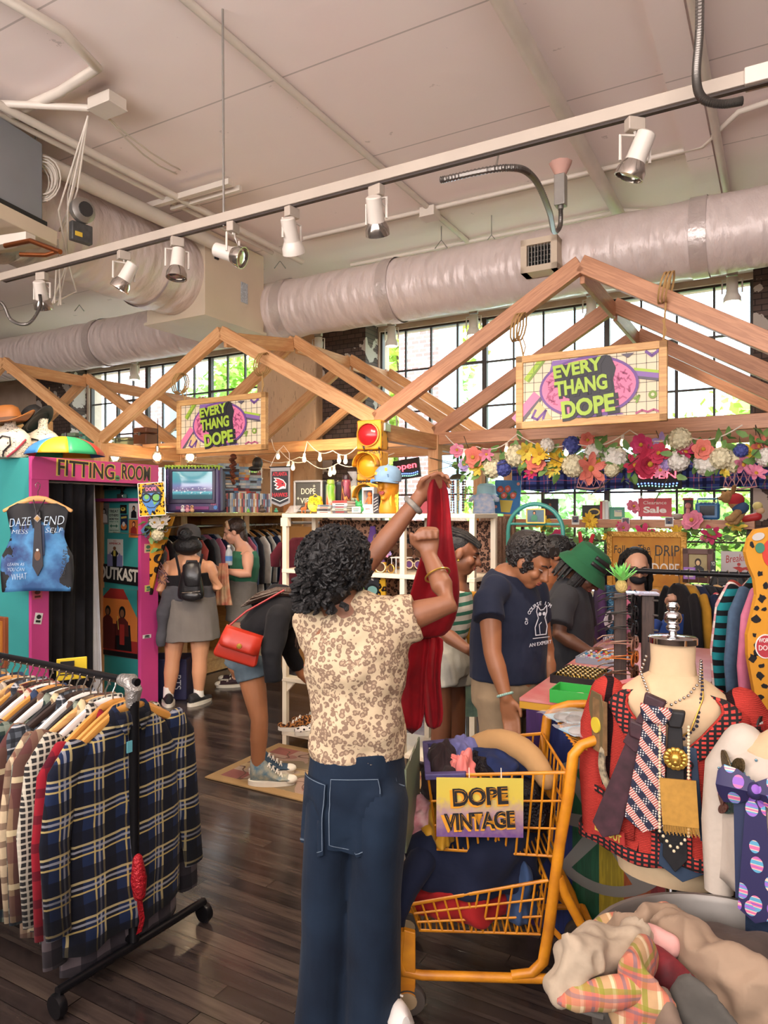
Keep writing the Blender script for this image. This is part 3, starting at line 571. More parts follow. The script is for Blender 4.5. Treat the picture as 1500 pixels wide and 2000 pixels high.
for (x,z,a,b) in ((0,.02,.94,.045),(0,.24,.94,.045),(-.45,.13,.045,.26),(.45,.13,.045,.26)): MB().box((x,0,z),(a,.04,b)).build('frame',PINE,o,smooth=False)
MB().tube([(.4,0,.26),(.42,0,.45),(.44,0,.62)],.006,6).build('rope',ROPE,o)
# ---------------------------------------------------------------- flowers
FC = {'white': 'efe9dd','cream': 'e8deb8','pink': 'e88aa6','hot pink': 'd93c72','coral': 'e8806e','yellow': 'efc53a','lemon': 'ead052','lilac': 'b9a0d8','blue': '4a539c','red': 'c93553'}
FM = {k: mat('petal_'+k,c,.7,var=(20,.25)) for k,c in FC.items()}
M_GREEN = mat('leaf_green','4d7a3a',.6,var=(12,.4),c2='7fa05a');M_STEM = mat('stem','5b7a3e',.7)
PROTO = {}
def flower(kind,col,loc,r,lab,grp,rnd):
    key = (kind,col)
    if key not in PROTO:
        o = thing('flower',lab,'flower',loc,0,grp);b = MB();q = random.Random(len(PROTO))
        if kind == 'hydrangea':
            for i in range(46):
                a = i*2.4;z = 1-2*(i+.5)/46;d = V((cos(a)*math.sqrt(1-z*z),sin(a)*math.sqrt(1-z*z),z));c = d*.78
                for k in range(4):
                    R = d.to_track_quat('Z','Y').to_matrix();w = R @ V((cos(k*pi/2+i),sin(k*pi/2+i),.25));s_ = d.cross(w)*.13;b.add([c,c+w*.16+s_,c+w*.3,c+w*.16-s_],[(0,1,2,3)])
        else:
            lay = {'rose': ((5,.5,.75,.5),(6,.8,.45,.62),(7,1.05,.1,.75)),'daisy': ((12,1.0,.25,.3),(9,.75,.4,.3)),'lily': ((6,1.1,.45,.42),(5,.8,.7,.35))}[kind]
            for n_,L,up,w in lay:
                for k in range(n_):
                    a = 2*pi*k/n_+q.random()*.6;d = V((cos(a),sin(a),0));e = V((-sin(a),cos(a),0));pts = []
                    for t_,ww in ((.08,.3),(.4,1),(.75,1.05),(1,.35)):
                        c = d*L*t_*(1-.3*up)+V((0,0,up*L*(t_*1.2-t_*t_*.45)));pts.append([c-e*w*ww*.5+V((0,0,.05)),c,c+e*w*ww*.5+V((0,0,.05))])
                    b.loft(pts,cap=False,closed=False)
        b.build('petals',FM[col],o,ang=80);c = MB();c.ell((0,0,.12 if kind != 'rose' else .3),(.2,.2,.14),n=8,m=5) if kind != 'hydrangea' else c.ell((0,0,0),.80,n=14,m=9)
        c.build('centre',mat('pollen','b88a2c',.8) if kind != 'hydrangea' else FM[col],o);MB().tube([(0,0,0),(.1,.05,-.5),(.05,.15,-.9)],.035,5).build('stem',M_STEM,o);PROTO[key] = o
    else: o = dup(PROTO[key],loc,None,lab,grp)
    o.scale = (r,)*3;o.rotation_euler = (rnd.uniform(.7,1.9),rnd.uniform(-.4,.4),rnd.uniform(-.5,.5)+RZ*.5);return o
def leaves(path,lab,n,spread,name='garland_vine',L=.09):
    rnd = random.Random(n);b = MB();o = thing(name,lab,'garland',path[len(path)//2])
    for i in range(n):
        k = rnd.uniform(0,len(path)-1.001);a = path[int(k)].lerp(path[int(k)+1],k % 1)+V((rnd.gauss(0,spread),rnd.gauss(0,spread*.7),rnd.gauss(0,spread)))
        d = V((rnd.gauss(0,1),rnd.gauss(0,.6)-.3,rnd.gauss(0,1))).normalized();e = d.cross(V((rnd.gauss(0,1),1,rnd.gauss(0,1)))).normalized();l_ = L*rnd.uniform(.6,1.2);n_ = d.cross(e)*l_*.12
        b.add([a,a+d*l_*.35+e*l_*.26+n_,a+d*l_*.8+e*l_*.16,a+d*l_,a+d*l_*.8-e*l_*.16,a+d*l_*.35-e*l_*.26+n_],[(0,1,2,5),(5,2,3,4)])
    b.build('leaves',M_GREEN,o,world=True);v = MB();v.tube(path,.006,5)
    for i in range(len(path)*2):
        a = path[rnd.randrange(len(path))];v.tube([a,a+V((rnd.gauss(0,.1),rnd.gauss(0,.04),rnd.gauss(-.02,.07))),a+V((rnd.gauss(0,.16),rnd.gauss(0,.05),rnd.gauss(-.02,.1)))],.003,4)
    v.build('vine',mat('vine_brown','4e4434',.9),o,world=True);return o
rnd = random.Random(11)
VG = 5.2
leaves([PV(890+i*42,905+8*sin(i*1.7)-i*1.6,VG) for i in range(16)],'long leafy garland on the beam of the tall gable',330,.055)
# px, py, radius(px), kind, colour
FL = [(893,880,14,'rose','pink'),(925,893,20,'rose','coral'),(935,912,18,'lily','lemon'),(962,915,22,'hydrangea','cream'),(983,915,18,'hydrangea','blue'),(950,887,15,'lily','pink'),(908,908,13,'rose','lilac'),
      (1008,890,24,'hydrangea','cream'),(1028,880,20,'lily','lemon'),(1025,899,15,'rose','yellow'),(1055,886,22,'lily','yellow'),(1046,905,19,'rose','coral'),(1040,924,20,'daisy','hot pink'),(1068,870,16,'hydrangea','white'),
      (1087,897,24,'daisy','yellow'),(1080,918,18,'daisy','lemon'),(1117,870,20,'hydrangea','blue'),(1147,860,15,'rose','coral'),(1160,884,20,'hydrangea','white'),(1120,910,25,'hydrangea','cream'),(1152,915,33,'lily','coral'),(1147,899,18,'rose','coral'),(1170,905,14,'lily','yellow'),
      (1200,896,28,'hydrangea','white'),(1195,918,16,'hydrangea','cream'),(1253,868,20,'rose','hot pink'),(1290,862,21,'lily','lilac'),(1240,910,24,'lily','red'),(1265,905,28,'rose','red'),(1288,886,20,'rose','red'),(1262,884,18,'lily','red'),(1290,918,17,'lily','pink'),
      (1328,857,24,'hydrangea','cream'),(1335,870,17,'rose','pink'),(1338,885,24,'lily','hot pink'),(1325,900,23,'hydrangea','white'),(1303,905,18,'hydrangea','lilac'),(1372,878,20,'rose','coral'),(1380,905,27,'hydrangea','white'),(1408,895,24,'hydrangea','cream'),(1430,900,26,'hydrangea','cream'),(1412,918,15,'lily','lemon'),(1447,880,15,'hydrangea','blue'),(1462,882,15,'rose','yellow'),(1480,872,22,'lily','coral'),(1450,908,24,'lily','pink'),(1476,925,20,'lily','pink'),(1495,893,20,'hydrangea','white')]
NTH = ['first','second','third','fourth','fifth','sixth','seventh','eighth','ninth','tenth','eleventh','twelfth','thirteenth','fourteenth','fifteenth','sixteenth','seventeenth','eighteenth','nineteenth','twentieth']+['twenty-'+k for k in ('first','second','third','fourth','fifth','sixth','seventh','eighth','ninth')]
def flowers(L,v,grp,where,vo):
    cnt = {}
    for (px,py,r,k,c) in sorted(L,key=lambda f: f[0]):
        key = (k,c);cnt[key] = cnt.get(key,0)+1;p = PV(px,py,v-rnd.uniform(0,vo));tot = sum(1 for f in L if (f[3],f[4]) == key)
        w_ = where if tot == 1 else '%s from the left end of %s' % (NTH[cnt[key]-1],where.replace('in ',''))
        flower(k,c,p,r*p.y/F*1.05,'%s artificial %s %s' % (c,k,w_),grp,rnd)
flowers(FL,VG,'flowers of the beam garland','in the beam garland',.1)
# second garland along the window shelf
leaves([PV(1010+i*40,1050+6*sin(i*2.1),6.86) for i in range(12)],'leafy garland below the window shelf',170,.05)
FL2 = [(1060,1022,17,'daisy','yellow'),(1150,1018,18,'daisy','yellow'),(1092,1052,18,'rose','hot pink'),(1258,1045,22,'lily','hot pink'),(1217,1030,12,'rose','pink'),(1190,1052,16,'daisy','yellow'),(1296,1045,13,'daisy','lemon'),(1322,1045,20,'daisy','yellow'),(1298,1060,12,'rose','hot pink'),(1280,1045,9,'rose','pink'),(1353,1017,20,'rose','pink'),(1390,1043,20,'lily','hot pink'),(1437,1030,20,'lily','lemon'),(1236,990,14,'rose','pink'),(1212,1030,12,'lily','hot pink'),(1376,1053,9,'rose','pink')]
flowers(FL2,6.86,'flowers of the window shelf garland','in the window shelf garland',.06)
# ---------------------------------------------------------------- valance, neon signs, string lights
M_TART = plaid('blue_tartan','4558a8',[(.14,.03,0,'1c2450',.9),(.14,.006,.07,'d06a8a',.8),(.28,.008,.17,'e8c8c0',.7)],[(.12,.03,0,'1c2450',.8),(.12,.005,.06,'d06a8a',.8),(.24,.006,.15,'8fd0c8',.7)])
a,b_ = uv_of(PV(1000,930,7.0))[0],uv_of(PV(1530,930,7.0))[0];Lv = b_-a
def val(s,t_): return V((s*Lv-Lv/2,.035*sin(s*60)*(.3+t_*.7)+.02*sin(s*23),.3*(1-t_)+.012*sin(s*31)*t_))
o = MB().grid(val,160,6).build('valance',M_TART,None,ROOM((a+b_)/2,7.0,1.86),RZ,solid=.003);tag(o,'blue and pink tartan valance across the top of the window shelf','valance')
tag(MB().tube([(-Lv/2,0,0),(Lv/2,0,0)],.012,8).build('curtain_rod',M_STEEL,None,ROOM((a+b_)/2,7.0,2.175),RZ),'dark rod carrying the tartan valance','curtain rod')
def neon_lit(c,e): return mat('neon_'+c,c,.4,emit=e)
NR,NB,NG = neon_lit('ff4a58',4),neon_lit('5a78ff',4),neon_lit('7fe0c0',3)
def open_sign(p,w,h,s_,lab,rz,rot,tl=0):
    o = thing('open_sign',lab,'sign',p,rz);o.rotation_euler = (tl,rot,rz);MB().box((0,0,h/2),(w,.02,h)).build('panel',mat('sign_board_black','15121c',.4),o,smooth=False,bevel=.004)
    text(o,s_,0,h*.64,h*.34,NR,-.014,'neon_lettering',0,w*.78,.004);d = MB();e = MB()
    for i in range(12): d.ell((-w*.4+i*w*.073,-.014,h*(.26+.03*sin(i*.6))),.0075,n=6,m=4);e.ell((-w*.38+i*w*.07,-.014,h*(.15+.03*sin(i*.6))),.0065,n=6,m=4)
    d.build('blue_bulbs',NB,o);e.build('green_bulbs',NG,o);return o
p = PV(797,935,6.4);open_sign((p.x,p.y,p.z),.30,.20,'open','lit red and blue open sign on the window beam behind the cap',RZ,-.12)
p = PV(1284,956,6.9);open_sign((p.x,p.y,p.z),.42,.2,'OPEN','lit red and blue OPEN sign hung before the tartan valance',RZ,0)
for px,lab in ((1153,'pink outline of a neon crown sign behind the coral lily'),(1445,'pink outline of a neon crown sign at the right of the valance')):
    p = PV(px,955,6.92);o = thing('neon_sign',lab,'sign',p,RZ,'pink neon outlines');M_NT = mat('neon_tube_pink','d9a6b8',.3)
    MB().tube([(-.13,0,.02),(0,0,0),(.13,0,.02),(.11,0,.1),(0,0,.2),(-.11,0,.1)],.008,6,closed=True).build('tube',M_NT,o)
    for k in range(4): MB().tube([(-.09+k*.06-.025,-.005,.08),(-.09+k*.06,-.005,.025),(-.09+k*.06+.025,-.005,.08),(-.09+k*.06,-.005,.15)],.006,6,closed=True).build('tube',M_NT,o)
M_BULB = mat('string_bulb','ffe2b0',.2,emit=3);M_CORD = mat('white_cord','ddd2c4',.6)
def strand(pts,lab,bulbs):
    o = thing('string_light',lab,'string lights',pts[0]);P = []
    for a,b2 in zip(pts,pts[1:]): P += [a.lerp(b2,k/8)-V((0,0,.06*sin(k/8*pi))) for k in range(8)]
    P.append(pts[-1]);MB().tube(P,.004,5).build('cord',M_CORD,o,world=True)
    for i in bulbs:
        c = P[min(i,len(P)-1)];MB().lathe([(.012,0),(.013,-.03)],c,8).build('socket',M_CORD,o,world=True);MB().lathe([(.011,-.03),(.017,-.048),(.018,-.06),(.012,-.075),(.002,-.08)],c,10).build('bulb',M_BULB,o,world=True)
    return o
strand([PV(498,890,5.2),PV(585,893,5.2),PV(600,862,5.2),PV(650,880,5.2),PV(700,870,5.2),PV(770,885,5.2)],'string of warm bulbs looped along the beam left of the traffic light',(6,13,20,26,28,36))
strand([PV(530,858,5.2),PV(545,878,5.2),PV(600,900,5.2),PV(660,905,5.2),PV(720,890,5.2)],'second string of warm bulbs below the first one',(7,12,22,23,31))
strand([PV(870,850,5.15),PV(930,872,5.15),PV(1010,848,5.15),PV(1120,866,5.15),PV(1230,840,5.15),PV(1330,850,5.15),PV(1450,830,5.15)],'white string lights draped over the beam of the tall gable',(5,14,23,31,38,45))
for px in (590,640,690): p = PV(px,885,5.1);light('string_bulb_light','POINT',p,2.2,(1,.7,.4),.03)
# ---------------------------------------------------------------- fitting room
TEAL = mat('teal_paint','3fa3a0',.55,var=(2.5,.15),bump=(30,.1,.005));MAG = mat('magenta_paint','d2488f',.5,var=(3,.12));VELV = cloth('black_velvet','1d1c1f',(9,.4));PAPER = mat('paper','e6e0d4',.6)
BX = ROOM(-4.70,3.18,0);fr = thing('fitting_room','teal and pink fitting room booth with a black curtain','fitting room',BX,RZ)
MB().box((-.55,.015,1.02),(1.1,.03,2.04)).build('side_panel',TEAL,fr,smooth=False);MB().box((-.55,1.16,1.02),(1.1,.03,2.04)).build('side_panel',TEAL,fr,smooth=False);MB().box((-1.09,.585,1.02),(.02,1.1,2.04)).build('back_panel',TEAL,fr,smooth=False)
MB().box((-.55,.585,2.03),(1.1,1.14,.02)).build('roof',TEAL,fr,smooth=False)
MB().box((.01,.07,.95),(.035,.14,1.9)).build('jamb',MAG,fr,bevel=.003,smooth=False);MB().box((.01,1.085,.95),(.035,.19,1.9)).build('jamb',MAG,fr,bevel=.003,smooth=False)
hd = MB().box((0,0,0),(1.18,.04,.165)).build('header',MAG,fr,(.012,.59,1.967),pi/2,False,.003)
YEL = mat('outline_yellow','d8c25a',.5)
for s_,x,w in (('FITTING',-.13,.52),('ROOM',.345,.30)):
    text(hd,s_,x,-.0,.12,YEL,-.0215,'letter_outline',-.03,w*1.02,.001,.045);text(hd,s_,x,.0,.12,INK,-.0235,'lettering',-.03,w*.97,.001,.012)
decal(hd,'round_sticker',[oval(.155,-.045,.024)],mat('sticker_green','4f8a5a',.5),-.022);decal(hd,'round_sticker',[oval(.155,-.045,.018,.007)],BLACK,-.0238)
MB().box((-.5,1.085,1.755),(.95,.11,.025)).build('shelf',MAG,fr,smooth=False)
MB().tube([(-.04,.1,1.875),(-.04,1.05,1.875)],.012,8).build('curtain_rod',M_GALV,fr)
def cur(y0,y1,x0,amp,nf,m,lab,spread=0):
    b = MB().grid(lambda s,t_: V((x0+amp*sin(s*nf*2*pi)*(.5+.5*t_)+.01*sin(s*40+t_*3),y0+(y1+spread*t_-y0)*s,1.865-1.83*t_)),90,14);o = b.build('curtain',m,None,BX,RZ,solid=.004);tag(o,lab,'curtain');return o
cur(.15,.565,-.045,.028,4.2,VELV,'black velvet curtain of the fitting room');cur(.575,.605,-.075,.012,1,cloth('white_cloth','d8dade',(6,.15)),'strip of white cloth beside the black fitting room curtain',.10)
def flat(name,lab,cat,px0,py0,px1,py1,v,m,rz=RZ,rot=0,grp=None,th=.004):
    a,b = PV(px0,py1,v),PV(px1,py0,v);w = (V((b.x,b.y,0))-V((a.x,a.y,0))).length;h = b.z-a.z;c = PV((px0+px1)/2,(py0+py1)/2,v);h = abs(PV((px0+px1)/2,py0,v).z-PV((px0+px1)/2,py1,v).z)
    o = MB().box((0,0,0),(w,th,h)).build(name,m,None,c,rz,False);o.rotation_euler = (0,rot,rz);tag(o,lab,cat,grp);o['_w'] = w;o['_h'] = h;return o,w,h
PVZ = 4.318
def fig(o,x,z,s,skin,hair,top,y=-.003):   # a small printed figure: hair, face, shoulders
    decal(o,'printed_figure',[oval(x,z+.30*s,.15*s,.2*s)],hair,y);decal(o,'printed_figure',[oval(x,z+.27*s,.09*s,.125*s)],skin,y-.002);decal(o,'printed_figure',[[(x-.3*s,z-.45*s),(x-.27*s,z),(x-.1*s,z+.13*s),(x+.1*s,z+.13*s),(x+.27*s,z),(x+.3*s,z-.45*s)]],top,y-.001)
SK1 = mat('print_skin','c08a66',.6);SK2 = mat('print_skin_dark','8a5a3e',.6);SK3 = mat('print_grey','bdb8b2',.6);ORG = mat('print_orange','e0803a',.6);RED = mat('print_red','a8302a',.6);NAVY = mat('print_navy','26304f',.6);GRN = mat('print_green','3f7d62',.6);BLU = mat('print_blue','4a7fc0',.6);DKR = mat('print_darkred','5c1f1c',.6)
o,w,h = flat('poster','black and white photo of long hair people at the upper left of the posters','poster',184,982,213,1024,PVZ,mat('poster_grey','8d8a86',.6,var=(20,.4)));fig(o,-w*.2,0,h*.8,SK3,BLACK,GREYB);fig(o,w*.2,-.02,h*.7,SK3,BLACK,WHITE)
o,w,h = flat('wall_sign','mint sign reading TREAT OTHERS HOW YOU WANT TO BE TREATED','sign',212,992,234,1041,PVZ,mat('mint','cfe0cc',.5))
decal(o,'border',[quad(0,h*.485,w*.94,.003),quad(0,-h*.485,w*.94,.003),quad(w*.46,0,.003,h*.96),quad(-w*.46,0,.003,h*.96)],GRN)
for s_,z,hh in (('TREAT',.36,.12),('OTHERS',.2,.11),('HOW YOU',.05,.1),('WANT TO BE',-.05,.045),('TREATED',-.40,.05)): text(o,s_,0,h*z,h*hh,BLACK if z > 0 else GRN,-.004,'lettering',0,w*.8)
decal(o,'arrow',[[(-w*.36,-h*.22),(-w*.2,-h*.15),(-w*.2,-h*.2),(w*.2,-h*.2),(w*.2,-h*.15),(w*.36,-h*.22),(w*.2,-h*.29),(w*.2,-h*.24),(-w*.2,-h*.24),(-w*.2,-h*.29)]],GRN)
o,w,h = flat('poster','small black poster with a yellow emblem','poster',235,986,247,1003,PVZ,BLACK);decal(o,'emblem',[oval(0,.0,w*.36,h*.22)],YEL);decal(o,'emblem',[oval(0,.005,w*.14,h*.12)],BLACK,-.005)
o,w,h = flat('poster','small blue film poster with orange glow under the black one','poster',236,1005,249,1036,PVZ,NAVY);decal(o,'print',[oval(0,-h*.25,w*.42,h*.2)],ORG);decal(o,'print',[quad(0,h*.32,w*.8,h*.12,.1)],YEL);decal(o,'print',[oval(0,-h*.1,w*.2,h*.15)],WHITE,-.005)
o,w,h = flat('poster','portrait poster of a person in a black top with crossed arms','poster',252,983,272,1013,PVZ,PAPER);fig(o,0,-.01,h*.85,SK1,BLACK,BLACK)
o,w,h = flat('poster','orange tinted portrait poster of a person with long hair','poster',252,1015,272,1050,PVZ,ORG);fig(o,0,0,h*.85,mat('print_peach','f0a070',.6),DKR,RED)
o,w,h = flat('poster','blue and black striped fan shaped sticker by the curtain','sticker',184,1030,193,1053,PVZ,BLU)
decal(o,'stripes',[quad(0,h*k,w*1.1,h*.06,.3+k) for k in (-.3,-.1,.1,.3)],NAVY)
o,w,h = flat('poster','pale film poster of a standing person before a blue skyline','poster',210,1053,240,1107,PVZ,PAPER)
decal(o,'skyline',[[(-w*.5,-h*.48),(-w*.5,-h*.05),(-w*.36,-h*.05),(-w*.3,h*.06),(-w*.24,-h*.1),(w*.2,-h*.12),(w*.3,h*.02),(w*.38,-h*.08),(w*.5,-h*.08),(w*.5,-h*.48)]],mat('print_lilac','8d8cb8',.6));text(o,'TO',0,h*.43,h*.04,RED,-.004,w=w*.2);text(o,'AMERICA',0,h*.34,h*.08,RED,-.004,w=w*.75)
decal(o,'printed_figure',[[(-w*.12,-h*.5),(-w*.14,-h*.1),(-w*.25,-h*.02),(-w*.1,h*.1),(w*.1,h*.1),(w*.25,-h*.02),(w*.14,-h*.1),(w*.12,-h*.5)]],BLACK,-.005);decal(o,'printed_figure',[quad(0,-.003,w*.14,h*.2)],YEL,-.007);decal(o,'printed_figure',[oval(0,h*.17,w*.09,h*.065)],SK2,-.007)
o,w,h = flat('poster','black banner with large cream letters reading OUTKAST','banner',190,1104,272,1140,PVZ,BLACK,rot=.04);text(o,'OUTKAST',0,0,h*.66,PAPER,-.004,w=w*.93,bold=.03)
o,w,h = flat('poster','dark red band poster of two people under the banner','poster',194,1150,268,1282,PVZ,RED);decal(o,'print',[quad(0,-h*.46,w,h*.07)],BLACK);decal(o,'print',[quad(0,h*.05,w,h*.6)],ORG);decal(o,'print',[[(w*.5,h*.5),(w*.5,h*.1),(w*.15,h*.5)],[(-w*.5,h*.5),(-w*.2,h*.5),(-w*.5,h*.3)]],TEAL,-.005)
for x,z,s_ in ((-.26,.05,.62),(.12,.02,.74)):
    fig(o,w*x,h*z,h*s_*.62,SK2,BLACK,DKR,-.006);decal(o,'printed_figure',[[(w*x-w*.2,-h*.4),(w*x-w*.18,-h*.02),(w*x+w*.2,-h*.02),(w*x+w*.24,-h*.4)]],BLACK if x > 0 else DKR,-.0055)
decal(o,'print',[quad(w*.12,-.1,w*.12,h*.3)],RED,-.009);decal(o,'print',[quad(w*.02,h*.0,.006,h*.2,.1)],YEL,-.011)
o,w,h = flat('license_plate','black number plate reading HOLLAND above the pink shelf','license plate',198,937,243,957,PVZ,BLACK);text(o,'HOLLAND',0,-h*.32,h*.16,PAPER,-.004,w=w*.35);text(o,'RED LIGHT DISTRICT',0,h*.1,h*.3,SK3,-.004,w=w*.85);decal(o,'rim',[quad(0,h*.47,w,.004),quad(0,-h*.47,w,.004)],SK3)
p = PV(238,974,4.27);o = thing('trophy','small dark trophy figure on the pink shelf','trophy',(p.x,p.y,1.768),RZ);MB().box((0,0,.02),(.07,.05,.04)).build('base',M_LENS,o,bevel=.004);MB().lathe([(.018,.04),(.008,.06),(.014,.08),(.02,.1),(.008,.115),(.014,.13),(.002,.145)],n=10).build('figure',mat('dark_bronze','3a2c24',.35,metal=.6),o)
def jamb_sticker(px,py,w,h,m,lab,rot=0,s_=None,m2=BLACK):
    p = PU(px,py,-4.67);o = MB().box((0,0,0),(w,.002,h)).build('sticker',m,None,p,RZ+pi/2,False);o.rotation_euler = (0,rot,RZ+pi/2);tag(o,lab,'sticker')
    if s_: text(o,s_,0,h*.12,h*.25,m2,-.002,w=w*.7);text(o,s_[::-1],0,-h*.2,h*.22,m2,-.002,w=w*.6)
    else: decal(o,'print',[oval(0,h*.15,w*.3,h*.2),quad(0,-h*.25,w*.6,h*.2)],m2,-.002)
    return o
jamb_sticker(288,1034,.12,.085,mat('sticker_sky','7db4e0',.5),'blue slanted sticker on the right pink jamb',-.7);jamb_sticker(289,1071,.075,.075,mat('sticker_peach','e0b39a',.5),'peach square sticker with green print on the right jamb',0,None,GRN);jamb_sticker(290,1149,.08,.055,mat('sticker_yellow','d8cf7a',.5),'yellow sticker with dark print on the right jamb',0,None,GRN);jamb_sticker(287,1243,.09,.03,WHITE,'small white strip sticker low on the right jamb',.05)
jamb_sticker(73,1160,.075,.075,mat('sticker_rose','c9586e',.5),'square rose sticker on the left pink jamb below the vest',0,None,DKR);jamb_sticker(75,1208,.06,.08,WHITE,'skull shaped sticker low on the left pink jamb',.2)
SPOT_Y = leopard('leopard_yellow','e3ae2c','1e1612','8a5a1a',42,.02,.22)
p = W(297,975,5.72);o = thing('leopard_sign','yellow leopard sign with a dripping face in glasses, on the right jamb','sign',p,-.12);o.rotation_euler = (0,-.06,-.12);MB().box((0,0,0),(.225,.012,.27)).build('panel',SPOT_Y,o,smooth=False,bevel=.001);decal(o,'border',[quad(0,.132,.225,.006),quad(0,-.132,.225,.006),quad(.11,0,.006,.27),quad(-.11,0,.006,.27)],PAPER,-.006)
def drip_face(o,s,y=-.0075):
    decal(o,'face_back',[oval(0,.02*s,.085*s,.10*s)],INK,y);decal(o,'drip_face',[[(-.07*s,.05*s),(-.075*s,-.02*s),(-.045*s,-.07*s),(-.03*s,-.12*s),(-.012*s,-.125*s),(0,-.09*s),(.02*s,-.1*s),(.04*s,-.06*s),(.075*s,-.01*s),(.07*s,.05*s)]],BLU,y-.0015)
    decal(o,'drip_face',[[(.0,.03*s),(.02*s,-.05*s),(.06*s,-.02*s),(.07*s,.04*s)],oval(-.04*s,.02*s,.02*s)],mat('face_green','6fae54',.5),y-.003)
    fr_ = []
    for sx in (-1,1):
        L = oval(sx*.042*s,.012*s,.036*s,.033*s);fr_ += stroke(L+[L[0]],.010*s)
    decal(o,'glasses',fr_+[quad(0,.025*s,.03*s,.008*s)],BLACK,y-.0045);decal(o,'smile',stroke([(-.04*s,-.055*s),(-.02*s,-.068*s),(.02*s,-.068*s),(.045*s,-.05*s)],.006*s),BLACK,y-.0045)
drip_face(o,1);text(o,'EVERYTHANG',0,.108,.018,LAV,-.011,w=.14);text(o,'DOPE',0,.08,.03,PINK,-.011,w=.09,bold=.03)
# umbrella, mannequin busts and hats on the roof
um = thing('umbrella_hat','small blue yellow and green umbrella hat on the fitting room roof','umbrella',W(128,893,5.0),RZ+.3);um.location.z = 2.045
for k in range(8):
    m_ = (mat('umbrella_blue','3f83c4',.5),mat('umbrella_yellow','e6ac25',.5),mat('umbrella_green','2f9a66',.5),mat('umbrella_red','c9453c',.5))[k % 4]
    b = MB();rows = []
    for i in range(9):
        f = i/8;r = .265*sin(f*1.35)/sin(1.35);z = .15*cos(f*1.45)-.015;row = []
        for j in range(7):
            a = 2*pi*(k-3.1+j/6)/8+pi;sag = 1-.06*f*sin(j/6*pi);row.append(V((r*cos(a)*sag,r*sin(a)*sag,z)))
        rows.append(row)
    b.loft(rows,cap=False,closed=False).build('canopy_panel',m_,um,solid=.002)
MB().lathe([(.012,.12),(.01,.16),(.004,.165)],n=8).build('tip',BLACK,um)
t = NT('script_fabric');n = t.n.new('ShaderNodeTexWave');n.wave_type = 'BANDS';n.bands_direction = 'Z';n.inputs['Scale'].default_value = 14;n.inputs['Distortion'].default_value = 14;n.inputs['Detail'].default_value = 4;n.inputs['Detail Scale'].default_value = 3;t.t.links.new(t.tc.outputs['Object'],n.inputs['Vector'])
f = t.math('MULTIPLY',t.math('LESS_THAN',n.outputs['Fac'],.07),t.math('GREATER_THAN',t.noise(9,1),.46));t.col(t.mix(f,lin('ded3be'),lin('3a322c')));t.set(Roughness=.8);M_SCRIPT = t.m
for px,Y,lab,rz in ((20,5.15,'script print mannequin bust under the brown cowboy hat',.25),(84,5.35,'script print mannequin bust under the black hat',-.1)):
    o = thing('mannequin_bust',lab,'mannequin',(W(px,900,Y).x,Y,2.042),rz,'script print busts');MB().lathe([(.105,0),(.135,.03),(.145,.1),(.135,.16),(.09,.205),(.04,.235),(.035,.27),(.04,.31),(.001,.315)],n=26,sy=.65).build('body',M_SCRIPT,o)
    MB().tube([(-.06,-.085,.12),(-.03,-.095,.15),(.02,-.096,.14),(.025,-.1,.09),(-.02,-.1,.04),(-.025,-.095,.0)],.006,6).build('piping',BLACK,o)
    MB().tube([(.12,-.07,.13),(.06,-.1,.05),(.0,-.09,-.0)],.008,6).build('ribbon',mat('ribbon_red','9a3a48',.7),o)
def hat(lab,loc,m,crown,brim,band,tilt,rz,curl=.05):
    o = thing('cowboy_hat' if curl > .04 else 'felt_hat',lab,'hat',loc,rz);o.rotation_euler = (tilt[0],tilt[1],rz)
    MB().lathe([(crown,0),(crown*.98,.05),(crown*.85,.1),(crown*.55,.12),(.01,.1)],n=24,sy=.85).build('crown',m,o);MB().lathe([(crown*1.01,.005),(crown*1.0,.03)],n=24,sy=.86).build('band',band,o)
    rows = [[V(((crown+(brim-crown)*f)*cos(a),(crown+(brim-crown)*f)*sin(a)*.85,curl*f*f*(abs(cos(a))**2)*1.6-.01*f)) for a in (2*pi*j/36 for j in range(36))] for f in (i/5 for i in range(6))]
    MB().loft(rows,cap=False).build('brim',m,o,solid=.005);return o
hat('brown leather cowboy hat on the leftmost bust',(W(15,818,5.15).x,5.15,2.3),mat('hat_leather','a9692f',.55,var=(6,.3)),.1,.19,mat('hat_band','5c3a1e',.6),(0,-.15,0),.3)
hat('black hat tipped sideways on the second bust',(W(76,812,5.35).x,5.33,2.33),mat('hat_black','1b1a1a',.6),.095,.15,BLACK,(.1,-.75,0),-.2,.02)
# boxes on the loft planks
for u0,u1,v0,lab in ((-6.75,-5.42,4.42,'plank of the loft shelf behind the busts'),(-5.3,-4.3,4.75,'plank of the loft shelf behind the first gable')): tag(rb('loft_plank',u0,u1,v0,v0+.24,2.262,2.29,FIR),lab,'shelf')
M_BXG = mat('case_green','7d8f72',.5,var=(4,.2));
for px,v,w,h,m_,lab in ((112,4.54,.16,.10,M_BXG,'small grey green case on the loft, behind the umbrella left side'),(146,4.54,.2,.12,M_BXG,'grey green case on the loft, above the umbrella'),(173,4.54,.09,.13,mat('case_teal','5f9a84',.5),'teal green case next to the gable post'),(246,4.87,.24,.09,mat('case_sage','9aa684',.5),'flat sage case on the loft, right of the gable post'),(285,4.87,.18,.17,mat('case_brown','7a4a30',.45,var=(5,.3)),'brown leather box on the loft')):
    p = PV(px,860,v);o = thing('storage_case',lab,'case',(p.x,p.y,2.292),RZ);MB().box((0,0,h*.33),(w,.16,h*.64)).build('base',m_,o,bevel=.012);MB().box((0,0,h*.84),(w,.16,h*.32)).build('lid',m_,o,bevel=.012);MB().box((0,-.082,h*.64),(.03,.008,.03)).build('latch',M_GALV,o)
